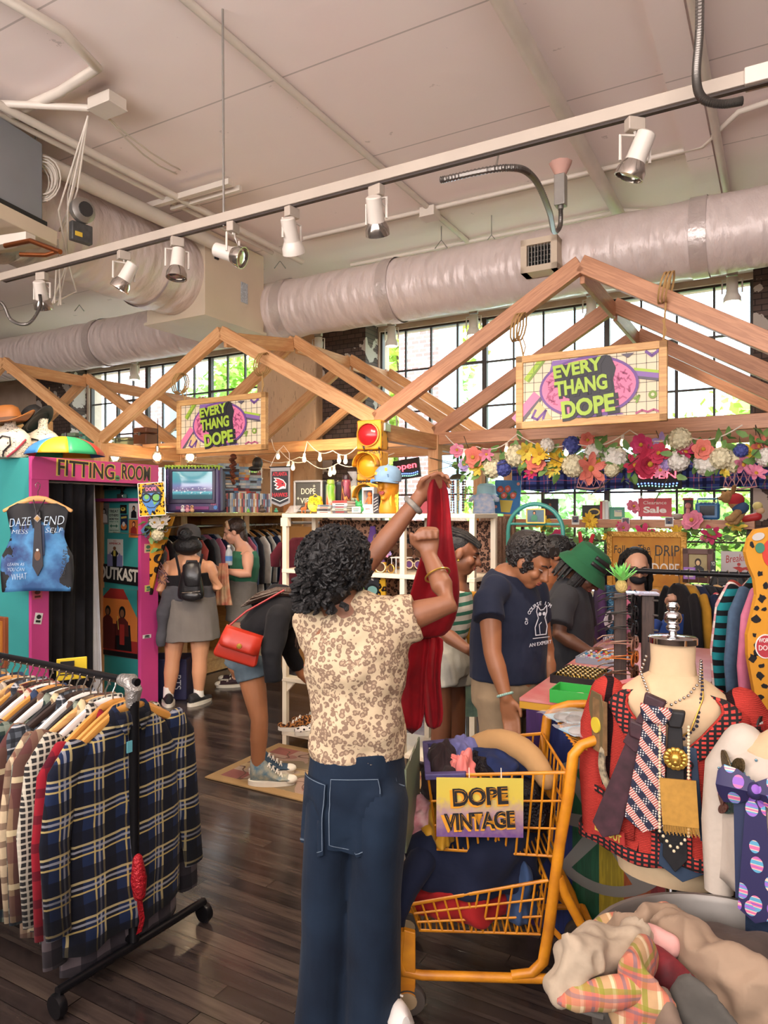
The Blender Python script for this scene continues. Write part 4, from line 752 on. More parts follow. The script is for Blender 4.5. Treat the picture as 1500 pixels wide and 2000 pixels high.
M_CLR = mat('clear_glass','f3e6d0',.03,trans=1,alpha=.35)
for px,lab in ((226,'round clear globe bulb above the word FITTING'),(308,'round clear globe bulb by the TV, glowing'),(372,'round clear globe bulb over the TV')):
    p = PV(px,893,4.75);o = thing('globe_bulb',lab,'light bulb',p,0,'globe bulbs');MB().ell((0,0,0),(.055,.055,.06),n=18,m=12).build('glass',M_CLR,o);MB().tube([(-.012,0,.03),(-.01,0,-.03),(0,0,.02),(.01,0,-.03),(.012,0,.03)],.005,5).build('filament',M_BULB,o);MB().lathe([(.02,.055),(.022,.1),(.008,.11)],n=12).build('cap',M_LENS,o);MB().tube([(0,0,.1),(.0,.0,.36)],.004,5).build('cord',BLACK,o)
    light('globe_bulb_light','POINT',p+V((0,-.02,0)),3,(1,.72,.42),.04)
# ---------------------------------------------------------------- graffiti vest on its hanger
t = NT('graffiti_denim');n = t.noise(5,5);x,y,z = t.xyz();edge = t.math('ADD',t.math('MULTIPLY',t.math('ABSOLUTE',x),2.6),t.math('MULTIPLY',t.math('SUBTRACT',n,.5),.9))
c = t.ramp(t.noise(4,5),[(.35,lin('22497a')),(.5,lin('4684b8')),(.62,lin('2c3c6e')),(.75,lin('6498c4'))]);dr = t.noise(3,2,t.map((16,1,.8)));k = t.math('GREATER_THAN',t.math('ADD',t.math('MULTIPLY',z,3.0),t.math('MULTIPLY',dr,.9)),-.08)
c = t.mix(k,c,lin('15151a'));c = t.mix(t.math('GREATER_THAN',edge,.50),c,lin('15151a'));t.col(c);t.set(Roughness=.7);t.bump(t.noise(12,3),.2,.01);M_GRAF = t.m
p = W(74,948,4.9);HK = p.copy()
def hanger(lab,p,rz,w=.42,m=PINE,grp=None,hk=.09):
    o = thing('coat_hanger',lab,'hanger',p,rz,grp);b = MB();b.tube([(-.012,0,-.012),(-.016,0,.005),(-.0,0,.02),(.016,0,.006),(.012,0,-.02),(0,0,-.04),(0,0,-hk)],.0028,6).build('hook',M_LENS,o)
    MB().chain([(-w/2,0,-hk-.085),(-w*.3,0,-hk-.04),(-.05,0,-hk-.005),(0,0,-hk),(.05,0,-hk-.005),(w*.3,0,-hk-.04),(w/2,0,-hk-.085)],[(.010,.012),(.010,.016),(.009,.018),(.009,.02),(.009,.018),(.010,.016),(.010,.012)],(0,1,0),8).build('arms',m,o);return o
hanger('wooden hanger hooked on the pink jamb, holding the vest',HK,.12,.44)
ve = thing('graffiti_vest','blue and black spray painted vest hanging on the fitting room jamb','vest',HK+V((0,-.005,-.1)),.12)
def vest_half(): 
    rows = []
    for i in range(25):
        f = i/24;z = -.62*f;w = .07+.14*min(f/.1,1) if f < .1 else (.21-.075*sin(min((f-.1)/.5,1)*pi*.5)**.8 if f < .6 else .135+.10*min((f-.6)/.12,1) if f < .72 else .235-.01*(f-.72))
        if f < .1: w = .075+.13*(f/.1)
        elif f < .62: g = (f-.1)/.52;w = .205-.045*sin(g*pi/2)**1.3+.07*max(0,(g-.5)/.5)**1.5
        else: w = .23+.008*sin((f-.62)*8)
        zz = z + (-.03 if f == 0 else 0);th = .03+.02*f
        rows.append([V((w*cos(a),-th*sin(a)*(1 if sin(a) > 0 else .8)+.008*sin(w*20+a*5+f*6),zz-.012*abs(cos(a))*(1 if f > .95 else 0))) for a in (2*pi*j/40 for j in range(40))])
    return MB().loft(rows,cap=False)
vest_half().build('body',M_GRAF,ve,solid=.004)
wl_ = mat('paint_white','b9cadb',.6)
for s_,x,z,h,w,rt in (('DAZE',-.1,-.155,.06,.16,.1),('END',.12,-.145,.065,.15,.05),('SELF',.12,-.21,.035,.13,.0),('MESS',-.1,-.22,.03,.12,0),('LEARN AS',-.12,-.44,.022,.12,0),('YOU CAN',-.12,-.475,.026,.12,0),('WHAT',-.1,-.525,.045,.11,.1)): text(ve,s_,x,z,h,wl_,-.062 if z < -.3 else -.05,'painted_letters',rt,w*.9,.001,-.018,shear=.25)
text(ve,'YOU CANT',.19,-.44,.03,BLACK,-.05,'painted_letters',1.45,.2)
tie = thing('necktie','dark necktie with an eagle print hanging over the vest','tie',HK+V((.03,-.06,-.6)),.12);decal(tie,'blade',[[(-.015,.43),(.015,.43),(.035,.05),(0,-.02),(-.035,.05)]],mat('tie_dark','2a2730',.6,var=(12,.4)),0,.008);decal(tie,'second_blade',[[(.0,.33),(.035,.33),(.04,.12),(.0,.12)]],mat('tie_denim','2e3a58',.7),.012,.004);decal(tie,'eagle',[oval(.0,.12,.02,.035),oval(.004,.155,.009)],mat('eagle_brown','6a4a36',.7),-.009);decal(tie,'eagle_head',[oval(.0,.158,.008)],WHITE,-.011)
MB().tube([(-.03,-.0,.5),(-.012,-.012,.44),(.0,-.012,.40),(.02,-.01,.45),(.045,0,.5)],.004,6).build('chain',BLACK,tie);decal(tie,'pendant',[[(0,.345),(.025,.372),(0,.40),(-.025,.372)]],M_LENS,-.012);decal(tie,'pendant',[[(0,.355),(.016,.372),(0,.39),(-.016,.372)]],mat('bronze','8a6a3c',.4,metal=.6),-.015)
o = thing('framed_board','brown framed board leaning at the lower left edge','frame',W(2,1290,4.7),RZ);MB().box((0,0,.12),(.12,.03,.34)).build('frame',mat('frame_brown','8a4a2a',.5,var=(6,.3)),o,bevel=.004,smooth=False);MB().box((0,-.012,.12),(.08,.02,.29)).build('panel',mat('frame_ochre','b8752f',.5,var=(8,.3)),o,smooth=False)
# ---------------------------------------------------------------- wooden wall shelf with clothes, TV and tapes
SU,SV = -5.1,4.45;sh = thing('wall_shelf','long pine clothes shelf unit along the left wall','shelf unit',ROOM(SU,SV,0),RZ);ST = 1.643
MB().box((-.3,1.3,ST-.0175),(.62,2.75,.035)).build('top_board',PINE,sh,smooth=False,bevel=.003);MB().box((-.3,1.3,.14),(.6,2.7,.03)).build('bottom_board',PINE,sh,smooth=False,bevel=.003);MB().box((-.02,1.3,.07),(.03,2.7,.12)).build('kick_board',PINE,sh,smooth=False);MB().box((-.6,1.3,.85),(.015,2.7,1.55)).build('back_panel',mat('ply_ochre','a9783f',.7,var=(3,.25)),sh,smooth=False)
for y in (.0,1.50,2.62): MB().box((-.3,y,.87),(.58,.03,1.5)).build('divider',PINE,sh,smooth=False)
MB().tube([(-.28,.02,1.5),(-.28,2.6,1.5)],.014,10).build('hanging_rail',M_GALV,sh)
def shirt_meshes(seed,L=.72,sl=.5,w=.235,collar=True):
    r = random.Random(seed);rows = [];ph = r.uniform(0,6)
    for i in range(15):
        f = i/14;z = -.095-.02*0-L*f;ww = .075 if i == 0 else (w*(.75+.25*min(1,(i-1)/1.5)) if i < 3 else w*(1-.04*sin(f*5)+.05*f));zz = z+(.03 if i == 1 else 0)
        th = (.022+.014*f);n = 28
        rows.append([V((ww*cos(a)+.006*sin(f*9+ph),th*sin(a)*(1+.3*sin(a*3+f*4+ph))+.012*f*sin(cos(a)*9+ph+f*2),zz-(.05*abs(cos(a))**2 if i in (1,2) else 0)+(.012*sin(cos(a)*6+ph) if i == 14 else 0))) for a in (2*pi*j/n for j in range(n))])
    body = MB().loft(rows,cap=False).mesh('shirt_body');sls = []
    for s in (-1,1):
        x0 = s*w*.90;pts = [V((x0,0,-.16)),V((s*(w+.025),.004,-.24)),V((s*(w+.05+.01*r.random()),.006,-.16-sl*.5)),V((s*(w+.055+.02*r.random()),-.012,-.16-sl))]
        sls.append(MB().chain(pts,[(.05,.022),(.062,.024),(.055,.022),(.045,.02)],(1,0,0),14,(1,0)).mesh('shirt_sleeve'))
    cm = MB();cm.loft([[V((.07*cos(a)*k,.028*sin(a)*k-.004,z-.02*(1 if sin(a) < -.5 else 0))) for a in (2*pi*j/18 for j in range(18))] for k,z in ((1.08,-.105),(1.0,-.06),(1.15,-.075),(1.3,-.11))],cap=False)
    cm.add([(-.07,-.03,-.1),(-.01,-.036,-.105),(-.035,-.037,-.175)],[(0,1,2)]);cm.add([(.07,-.03,-.1),(.01,-.036,-.105),(.035,-.037,-.175)],[(0,2,1)])
    pm = MB().loft([[V((x,-.027-.012*f+y,-.12-(L-.02)*f)) for x,y in ((-.016,0),(-.016,-.004),(.016,-.004),(.016,0))] for f in (i/8 for i in range(9))]).mesh('placket')
    return dict(body=body,sleeve=sls,collar=cm.mesh('shirt_collar') if collar else None,placket=pm)
def garment(S,name,lab,cat,loc,rz,m,grp=None,trim=None,small=False):
    o = thing(name,lab,cat,loc,rz,grp)
    def put(n,me,mm,ang=70):
        if not me.materials: me.materials.append(None);me.shade_smooth()
        c = bpy.data.objects.new(n,me);COL.objects.link(c);c.parent = o;c.material_slots[0].link = 'OBJECT';c.material_slots[0].material = mm
        if n != 'placket' and n != 'sleeve': d = c.modifiers.new('t','SOLIDIFY');d.thickness = .003
    put('body',S['body'],m)
    for s in S['sleeve']: put('sleeve',s,m)
    if S['collar'] and not small: put('collar',S['collar'],m)
    if not small: put('placket',S['placket'],trim or m)
    return o
SHIRTS = [shirt_meshes(i) for i in range(4)];TEES = [shirt_meshes(10+i,.62,.19,.22,True) for i in range(3)];LONG = [shirt_meshes(20+i,.95,.5,.24) for i in range(2)]
GC = [('black','1f1e22'),('rose pink','c9748f'),('pale grey','b9b6b2'),('charcoal','35343a'),('cream','ddd0bb'),('slate blue','56688a'),('burgundy','6a2834'),('navy','232c48'),('grey','77767a'),('coral','d86a62'),('white','e2ded8'),('olive','5e5a3c')]
GM = {n: cloth('knit_'+n,c) for n,c in GC}
order = ['burgundy','black','grey','coral','charcoal','cream','black','navy','pale grey','coral','black','grey','rose pink','navy','white','black','charcoal','burgundy']
for i,cn in enumerate(order[:15]):
    v = .16+i*.085;p = ROOM(SU-.28,SV+v,1.505);rnd_ = random.Random(i)
    garment((TEES+SHIRTS)[i % 7],'hanging_shirt','%s shirt in the left bay of the pine shelf, %s from its near end' % (cn,NTH[i]),'shirt',p,RZ+rnd_.uniform(-.15,.15),GM[cn],'clothes in the left bay of the pine shelf',small=True)
order2 = [('rose pink',0),('rose pink',0),('slate blue',1),('charcoal',1),('white',1),('black',1),('pale grey',1),('navy',1),('white',1),('slate blue',1),('grey',1),('burgundy',1),('black',1)]
for i,(cn,k) in enumerate(order2):
    v = 1.56+i*.08;p = ROOM(SU-.28,SV+v,1.505)
    garment(TEES[i % 3] if k == 0 else (SHIRTS+LONG)[i % 6],'hanging_shirt','%s shirt in the right bay of the pine shelf, %s from the divider' % (cn,NTH[i]),'shirt',p,RZ+.1*sin(i*2),GM[cn],'clothes in the right bay of the pine shelf',small=True)
    hanger('hanger of the %s shirt right of the pine divider' % NTH[i],p+V((0,0,.0)),RZ,.38,BLACK if i % 2 else PINE,'hangers in the right bay of the pine shelf',.08)
for i,cn in enumerate(('burgundy','cream','burgundy','grey')):
    p = W(585+i*10,1030,6.6+.1*i);garment(TEES[i % 3],'hanging_shirt','%s top hanging between the pine shelf and the metal shelf, %s from left' % (cn,NTH[i]),'shirt',p,RZ+1.3,GM[cn],'tops behind the metal shelf',small=True)
tag(MB().tube([W(570,1021,6.5),W(690,1021,7.0)],.014,8).build('hanging_rail',M_GALV,world=True),'short dark rail behind the metal shelf holding tops','rail');tag(MB().box((0,0,.75),(.9,.03,1.5)).build('back_board',MATS['ply_ochre'],None,W(620,1000,7.2)*1.0-V((0,0,1.65)),RZ),'ochre plywood board behind the hanging tops','board')
# leopard cut-out board under the TV
SPOT_O = leopard('leopard_orange','c78a2a','241a14','241a14',8,.10,.16)
p = W(304,1090,6.0);o = thing('leopard_board','mustard board with black spots fixed below the TV','board',(p.x,p.y,0),RZ+.4);MB().prism([(-.14,.95),(-.04,.95),(.02,1.2),(.16,1.61),(-.14,1.61)],0,.03).build('panel',SPOT_O,o,smooth=False)
text(o,'DO',.06,1.50,.05,WHITE,-.004,'sticker');decal(o,'sticker',[oval(.04,1.56,.03)],PAPER,-.002)
for i,(px,py,r,k,c,lab) in enumerate(((319,1022,20,'daisy','white','white artificial daisy under the TV corner'),(308,1045,14,'hydrangea','cream','cream flower tuft below the white daisy'),(303,1020,12,'rose','white','small white rose beside the leopard sign'))): flower(k,c,W(px,py,5.85),r*5.85/F,lab,None,rnd)
leaves([W(305,1005,5.9),W(308,1030,5.9),W(303,1060,5.9)],'greenery hanging below the TV corner',60,.03,L=.07)
# TV set
TVY = 6.35;p = W(378,1000,TVY);tv = thing('tv_set','purple painted tube TV with green drips and a glowing screen','TV',(p.x,p.y,ST+.002),-.05);M_TVP = mat('tv_purple','4a3a6e',.4,var=(8,.3))
MB().box((0,.02,.205),(.50,.1,.41)).build('front_shell',M_TVP,tv,bevel=.02);MB().loft([[V((sx*w/2,y,.2+sz*h/2)) for sx,sz in ((-1,-1),(1,-1),(1,1),(-1,1))] for y,w,h in ((.06,.49,.39),(.25,.44,.34),(.40,.26,.24))]).build('back_shell',mat('tv_dark','2b2438',.5),tv,bevel=.015)
for x,z,w,h in ((0,.38,.42,.03),(0,.1,.42,.04),(-.195,.24,.03,.3),(.195,.24,.03,.3)): MB().box((x,-.034,z),(w,.018,h)).build('bezel',mat('tv_bezel','33294c',.35),tv,bevel=.006)
t = NT('tv_screen');x,y,z = t.xyz();gr = t.ramp(t.math('MULTIPLY_ADD',z,3.3,.5),[(0,lin('35525e')),(.22,lin('406a74')),(.3,lin('6fc4cf')),(.36,lin('8a7a9a')),(.5,lin('7f86b4')),(.62,lin('5a9fae')),(1,lin('5fb0b4'))]);sp_ = t.math('MULTIPLY',t.math('GREATER_THAN',t.noise(55,2),.62),t.math('LESS_THAN',t.math('ABSOLUTE',t.math('ADD',z,.045)),.03));gr = t.mix(sp_,gr,lin('e6e6ea'));t.col((.02,.02,.02));t.put(t.b.inputs['Emission Color'],gr);t.set(Emission_Strength=.75,Roughness=.12)
MB().grid(lambda s,q: V(((s-.5)*.37,-.032-.012*(1-(2*s-1)**2)*(1-(2*q-1)**2),(q-.5)*.25)),10,8).build('screen',t.m,tv,(0,0,.24))
b = MB()
for i in range(17): b.chain([(-.24+i*.03,-.035,.41),(-.24+i*.03,-.037,.40-.03*random.random())],[.014,.006],n=8)
b.box((0,.02,.413),(.49,.12,.012));b.build('paint_drips',mat('drip_lime','9dbb3e',.5),tv);MB().box((.0,-.033,.04),(.30,.012,.03)).build('vcr_slot',mat('tv_magenta','7a2f72',.4),tv,bevel=.003);MB().lathe([(.018,0),(.018,.01)],(.21,-.03,.045),12,rotm(pi/2)).build('knob',BLU,tv)
text(tv,'EVERYTHANG DOPE',-.225,.2,.02,LAV,-.032,'lettering',pi/2,.26);text(tv,'dope',.19,.075,.018,PINK,-.035,'lettering')
for px,lab,c in ((357,'tiny white toy ball figure at the foot of the TV','e6e6e6'),(366,'tiny pink toy figure at the foot of the TV','e09aa8'),(375,'tiny tan toy at the foot of the TV','c9a07a')):
    p = W(px,1000,6.15);o = thing('toy_figure',lab,'toy',(p.x,p.y,ST+.002),0,'tiny toys');MB().ell((0,0,.02),(.02,.016,.02),n=10,m=6).build('body',mat('toy_'+c,c,.4),o);MB().ell((0,0,.05),.016,n=10,m=6).build('head',mat('toy_'+c,c,.4),o);MB().ell((0,-.014,.052),(.006,.004,.005),n=6,m=4).build('face',BLACK,o)
# tapes and discs
TC = ['c94a44','e6e2da','3a3f52','7fb2d6','b9c8d2','2a2a30','d6a04a','a9c9d8','8a3a44','5a86b4','e0d6c6','94a8c4'];TM = [mat('case_'+c,c,.4,var=(30,.3)) for c in TC]
def tape(m,lab,p,rz,d,grp,name,m2):
    o = thing(name,lab,'tape' if name == 'video_tape' else 'disc',p,rz,grp);MB().box((0,0,d[2]/2),d).build('case',m,o,smooth=False);MB().box((0 if d[0] > .05 else 0,-d[1]/2-.0005,d[2]/2),(d[0]*.55,.001,d[2]*.7) if d[0] > .05 else (d[0]*.8,.001,d[2]*.4)).build('spine_label',m2,o,smooth=False)
rnd2 = random.Random(5);SN = ['nearest the TV','second from the TV','third from the TV']
for s_,(px,n_) in enumerate(((446,18),(467,17),(489,15))):
    for k in range(n_):
        p = W(px+rnd2.uniform(-2,2),1000,6.95+.08*s_);tape(TM[rnd2.randrange(12)],'boxed video tape lying in the stack %s, %s from the bottom' % (SN[s_],NTH[k]),(p.x,p.y,ST+.003+k*.0265),RZ+pi/2+rnd2.uniform(-.15,.15)-.6,(.19,.105,.0255),'video tapes stacked by the TV','video_tape',TM[rnd2.randrange(12)])
for k in range(27):
    px = 445+k*3.25;Y = 6.72+.012*k;p = W(px,1000,Y);tape(TM[(k*5+k//3) % 12],'upright disc case in the row before the tape stacks, %s from the left' % NTH[k],(p.x,p.y,ST+.003),.12,(.0142,.13,.175+.012*rnd2.random()),'upright disc cases on the pine shelf','disc_case',TM[(k*7+2) % 12])
for px,nm,lab,c,hh in ((513-28,'toy_frog','small green toy in front of the disc cases','7ab84a',.035),(512,'toy_bust','small dark bust figure in front of the disc cases','5a4a3e',.07),(539,'toy_turtle','small teal and green toy near the end of the discs','4a9a7a',.04)):
    p = W(px,1000,6.4);o = thing(nm,lab,'toy',(p.x,p.y,ST+.002));MB().ell((0,0,hh*.3),(hh*.5,hh*.4,hh*.32),n=10,m=7).build('body',mat('toy_'+c,c,.5),o);MB().ell((0,0,hh*.75),(hh*.3,hh*.3,hh*.3),n=10,m=7).build('head',mat('toy_'+c,c,.5),o)
# doll chair, dried braid, black cap over the tapes
p = W(500,930,7.3);o = thing('doll_chair','small white doll chair on top of the tapes','chair',(p.x,p.y,ST+.3),RZ);
for x in (-.07,.07): MB().tube([(x,0,0),(x,0,.16)],.008,6).build('post',WHITE,o)
MB().box((0,-.03,.05),(.15,.1,.015)).build('seat',WHITE,o);MB().prism([(-.08,.13),(.08,.13),(.06,.17),(.03,.165),(0,.18),(-.03,.165),(-.06,.17)],-.008,.008).build('top_rail',WHITE,o)
for x in (-.03,0,.03): MB().tube([(x,0,.05),(x,0,.14)],.005,6).build('slat',WHITE,o)
b = MB()
for k in range(14): b.ell((.012*sin(k*2.1),.01*cos(k*1.7),-.02*k),(.03-.0008*k,.026,.02),n=8,m=5)
tag(b.build('dried_braid',mat('dried_brown','6e3a28',.9,var=(40,.5)),None,PV(455,890,5.2)),'reddish brown dried braid hanging from the beam','decoration')
b = MB();b.ell((0,0,0),(.05,.05,.06));b.ell((-.02,-.03,-.05),(.06,.05,.025));tag(b.build('black_cap',BLACK,None,PV(503,905,5.15)),'black leather cap hanging from the beam left of the pennant','cap')
# pennant
p = PV(547,990,4.22);o = thing('pennant','black and grey Atlanta Hawks pennant hanging beside the tapes','pennant',p,RZ+.12);P_ = .168;Hh = .30
MB().prism([(-P_/2,.03),(0,0),(P_/2,.03),(P_/2,Hh),(-P_/2,Hh)],0,.004).build('cloth',mat('pennant_grey','8d8a8a',.7),o,smooth=False);decal(o,'black_field',[[(-P_*.42,.045),(0,.018),(P_*.42,.045),(P_*.42,Hh-.035),(-P_*.42,Hh-.035)]],BLACK,-.001)
HR = mat('pennant_red','b5303a',.6);text(o,'ATLANTA',0,.243,.028,HR,-.004,w=.125,bold=.03);text(o,'HAWKS',0,.088,.03,HR,-.004,w=.13,bold=.03);decal(o,'stripe',stroke([(-P_*.42,.068),(0,.04),(P_*.42,.068)],.005),WHITE,-.003)
decal(o,'hawk_outline',[[(-.055,.218),(-.01,.215),(.03,.2),(.055,.17),(.05,.135),(.02,.135),(-.02,.125),(-.045,.135),(-.02,.15),(-.05,.16),(-.03,.175),(-.058,.19),(-.035,.2)]],WHITE,-.003);decal(o,'hawk',[[(-.04,.212),(-.01,.208),(.027,.194),(.048,.168),(.045,.145),(.035,.155),(.012,.15),(-.01,.135),(-.03,.138),(-.005,.152),(-.035,.163),(-.015,.175),(-.045,.19),(-.02,.195)]],HR,-.005);decal(o,'hawk',[oval(.025,.172,.006)],BLACK,-.007)
MB().tube([(-P_/2-.008,0,Hh-.003),(P_/2+.008,0,Hh-.003)],.005,6).build('dowel',BLACK,o);MB().tube([(-P_/2,0,Hh),(-.05,.03,Hh+.1),(.0,.05,Hh+.16),(.06,.03,Hh+.1),(P_/2,0,Hh)],.002,5).build('cord',M_CORD,o)
# ---------------------------------------------------------------- white metal shelf in the middle and what stands on it
M_WM = mat('white_metal','e3d8c2',.4,var=(5,.08));MU,MV,ML = -3.07,4.04,1.42
ms = thing('metal_shelf','white metal shelf unit with sunglasses and shoes in the middle','shelf unit',ROOM(MU,MV,0),RZ)
for x in (0,.94,ML):
    for y in (0,.36): MB().box((x,y,.82),(.035,.035,1.64)).build('leg',M_WM,ms,bevel=.002,smooth=False)
for z,x0,x1,n_ in ((1.625,0,ML,'top_shelf'),(1.235,.0,ML,'shelf'),(.47,0,ML,'shelf'),(.09,0,ML,'bottom_shelf')):
    MB().box(((x0+x1)/2,.18,z),(x1-x0+.04,.4,.028)).build(n_,M_WM,ms,bevel=.003,smooth=False)
for x in (.0,.94): MB().box((x,.0,1.58),(.06,.04,.06)).build('bracket',M_WM,ms,smooth=False);MB().prism([(x+.015,.46),(x+.09,.46),(x+.015,.38)],-.01,.01).build('bracket',M_WM,ms,smooth=False)
LEOB = leopard('leopard_brown','94705c','32241f','5e4034',40,.12,.30)
tag(MB().grid(lambda s,q: V((-.0+1.42*s,.01*sin(s*22)+.006*sin(q*9+s*30),.55+1.04*q)),60,8).build('leopard_cloth',LEOB,None,ROOM(MU,MV+.42,0),RZ,solid=.003),'brown leopard cloth hung behind the metal shelf','cloth')
T4 = lambda px,dy=.15: V((*PV(px,1000,MV+dy)[:2],1.641))
S4 = lambda px,dy=.12: V((*PV(px,1000,MV+dy)[:2],1.251))
def box_thing(name,lab,cat,p,d,m,rz=RZ,bevel=.003,grp=None):
    o = thing(name,lab,cat,p,rz,grp);MB().box((0,0,d[2]/2),d).build('body',m,o,bevel=bevel,smooth=False);return o
# chalk TV sign
p = T4(603,.26);o = thing('retro_tv_sign','old small TV with DOPE VIBES written on its dark screen','TV',p,RZ+.1);
MB().loft([[V((sx*w/2,y,.125+sz*h/2)) for sx,sz in ((-1,-1),(1,-1),(1,1),(-1,1))] for y,w,h in ((0,.245,.235),(.06,.245,.235),(.14,.15,.15))]).build('housing',mat('tv_housing','2e2926',.4),o,bevel=.012)
for x,z,w,h in ((0,.235,.23,.018),(0,.02,.23,.018),(-.113,.125,.018,.23),(.113,.125,.018,.23)): MB().box((x,-.008,z),(w,.02,h)).build('bezel',mat('tv_silver','a8a29a',.35,metal=.3),o,bevel=.005)
MB().box((0,-.002,.128),(.205,.01,.2)).build('screen',mat('chalk_screen','4a4436',.3,var=(4,.2)),o,bevel=.01);CHK = mat('chalk','e6dcbc',.8);text(o,'DOPE',0,.16,.045,CHK,-.009,w=.12);text(o,'VIBES',0,.09,.042,CHK,-.009,w=.13)
for x,z in ((-.085,.11),(.085,.12),(.05,.2)): decal(o,'star',[quad(x,z,.02,.004),quad(x,z,.004,.02)],CHK,-.008)
o = thing('retro_tv','second small old TV turned beside the DOPE VIBES one','TV',T4(648,.28),RZ-.25);MB().box((0,.05,.12),(.13,.12,.235)).build('housing',MATS['tv_housing'],o,bevel=.012);MB().box((0,-.012,.13),(.1,.01,.16)).build('screen',mat('screen_grey','8a8f88',.2),o,bevel=.008);decal(o,'printed_figure',[oval(0,.15,.025,.04),[(-.04,.06),(-.03,.11),(.03,.11),(.04,.06)]],BLACK,-.018)
o = thing('acrylic_stand','clear acrylic stand at the left end of the metal shelf','stand',T4(573,.1),RZ);MB().loft([[V((-.05,y,z)),V((.05,y,z))] for y,z in ((-.03,0),(-.03,.004),(.03,.055),(.06,.055))],cap=False,closed=False).build('sheet',mat('acrylic','e8e4dc',.05,alpha=.3),o,solid=.003)
p = T4(593,.06);o = thing('deer_figure','tiny orange deer figure left of the yellow clock','figurine',p,0);OR2 = mat('toy_orange','c2662c',.5);b = MB();b.chain([(-.01,0,.03),(.012,0,.035)],[.011,.012],n=8);b.chain([(.012,0,.035),(.018,0,.065)],[.007,.006],n=8);b.ell((.022,0,.07),(.013,.008,.008),n=8,m=6);b.build('body',OR2,o)
for x,y in ((-.012,-.005),(-.012,.006),(.012,-.005),(.012,.006)): MB().tube([(x,y,.03),(x,y,0)],.004,6).build('leg',OR2,o)
p = T4(616,.05);o = thing('alarm_clock','round yellow alarm clock with twin bells','clock',p,RZ+.15);CY = mat('clock_yellow','e2c22e',.35);R9 = rotm(pi/2)
MB().lathe([(.001,-.025),(.045,-.025),(.052,-.018),(.052,.02),(.047,.026),(.042,.022)],(0,0,.06),28,R9).build('case',CY,o);MB().lathe([(.001,.021),(.043,.021)],(0,0,.06),28,R9).build('dial',PAPER,o)
decal(o,'hand',[quad(.0,.068,.004,.02),quad(.01,.06,.025,.003,-.4)],BLACK,-.022);decal(o,'numerals',[quad(.035*sin(k*pi/6),.06+.035*cos(k*pi/6),.003,.006,-k*pi/6) for k in range(12)],BLACK,-.022)
for s in (-1,1): MB().lathe([(.021,0),(.019,.012),(.008,.02),(.001,.021)],(s*.03,0,.1),14,rotm(0,s*.6)).build('bell',CY,o);MB().tube([(s*.03,0,.015),(s*.04,0,0)],.005,6).build('leg',CY,o)
MB().tube([(-.02,0,.118),(0,0,.135),(.02,0,.118)],.003,6).build('handle',CY,o)
# books with spray cans
BCOL = ['d9cdb4','c9bda6','a5524a','e2dccc','8a8f96','cfc7b8','5c5a5e','dedad2']
def stack(px,n,lab,seed,dy=.1):
    r = random.Random(seed);z = 0;p = T4(px,dy)
    for k in range(n):
        th = r.uniform(.012,.02);o = thing('paperback_book','paperback in the stack under the %s, %s from the bottom' % (lab,NTH[k]),'book',p+V((r.uniform(-.004,.004),0,z)),RZ+r.uniform(-.1,.1),'books under the spray cans')
        MB().box((0,0,th/2),(.112,.16,th*.72)).build('pages',PAPER,o,smooth=False);c = mat('book_'+BCOL[(k*3+seed) % 8],BCOL[(k*3+seed) % 8],.6)
        MB().box((0,-.001,th*.93),(.116,.165,th*.14)).box((0,-.001,th*.07),(.116,.165,th*.14)).box((0,-.082,th/2),(.116,.004,th)).build('cover',c,o,smooth=False);decal(o,'spine_print',[quad(0,th/2,.07,th*.3)],BLACK if k % 2 else RED,-.0845,.0005);z += th+.0008
    return p+V((0,0,z))
def can(p,lab,drips,base):
    o = thing('spray_can',lab,'spray can',p,RZ);t = NT('can_paint');x,y,z = t.xyz();n = t.noise(22,3,t.map((1.6,1.6,.35)));t.col(t.ramp(t.math('ADD',n,t.math('MULTIPLY',z,1.6)),drips));t.set(Roughness=.35)
    MB().lathe([(.001,0),(.031,0),(.033,.005),(.033,.125),(.028,.14),(.022,.146)],n=22).build('can',t.m,o);MB().lathe([(.022,.144),(.027,.145),(.027,.165),(.022,.175),(.001,.176)],n=18).build('cap',base,o);MB().tube([(0,-.03,.06),(.001,-.034,.1)],.003,5).build('drip',base,o);return o
q = stack(646,4,'green and red spray can',3);can(q,'spray can dripping with green and red paint on the left stack of books',[(.3,lin('d83a2c')),(.48,lin('e86a3a')),(.56,lin('b9b0a8')),(.66,lin('8fbb3a')),(.8,lin('5f9a2e'))],mat('can_cap_lime','9ab04a',.4))
q = stack(676,5,'dark spray can',6);can(q,'dark maroon scribbled spray can on the right stack of books',[(.35,lin('2e1a22')),(.5,lin('6a2236')),(.56,lin('e0a04a')),(.6,lin('3a1c28')),(.72,lin('8a3a4a'))],mat('can_cap_dark','2a1a20',.4))
o = thing('cocktail_shaker','black tumbler standing behind the spray cans','tumbler',T4(665,.28),RZ);MB().lathe([(.001,0),(.04,0),(.042,.2),(.044,.21)],n=20).build('cup',BLACK,o);MB().lathe([(.045,.205),(.045,.225),(.02,.235),(.001,.235)],n=20).build('lid',mat('lid_black','2a2a2c',.3),o)
o = thing('plastic_bag','clear bag with something pale green behind the spray cans','bag',T4(692,.3),RZ);MB().ell((0,0,.1),(.06,.04,.1)).build('contents',mat('pale_lime','b9c98a',.6,var=(9,.3)),o);b = MB();b.loft([[V((r_*cos(a)*(1+.15*sin(a*5+z*30)),r_*.7*sin(a),z)) for a in (2*pi*j/24 for j in range(24))] for r_,z in ((.065,0),(.075,.12),(.06,.2),(.012,.24),(.05,.3))],cap=False);b.build('film',mat('clear_film','f0f0f0',.12,alpha=.25),o)
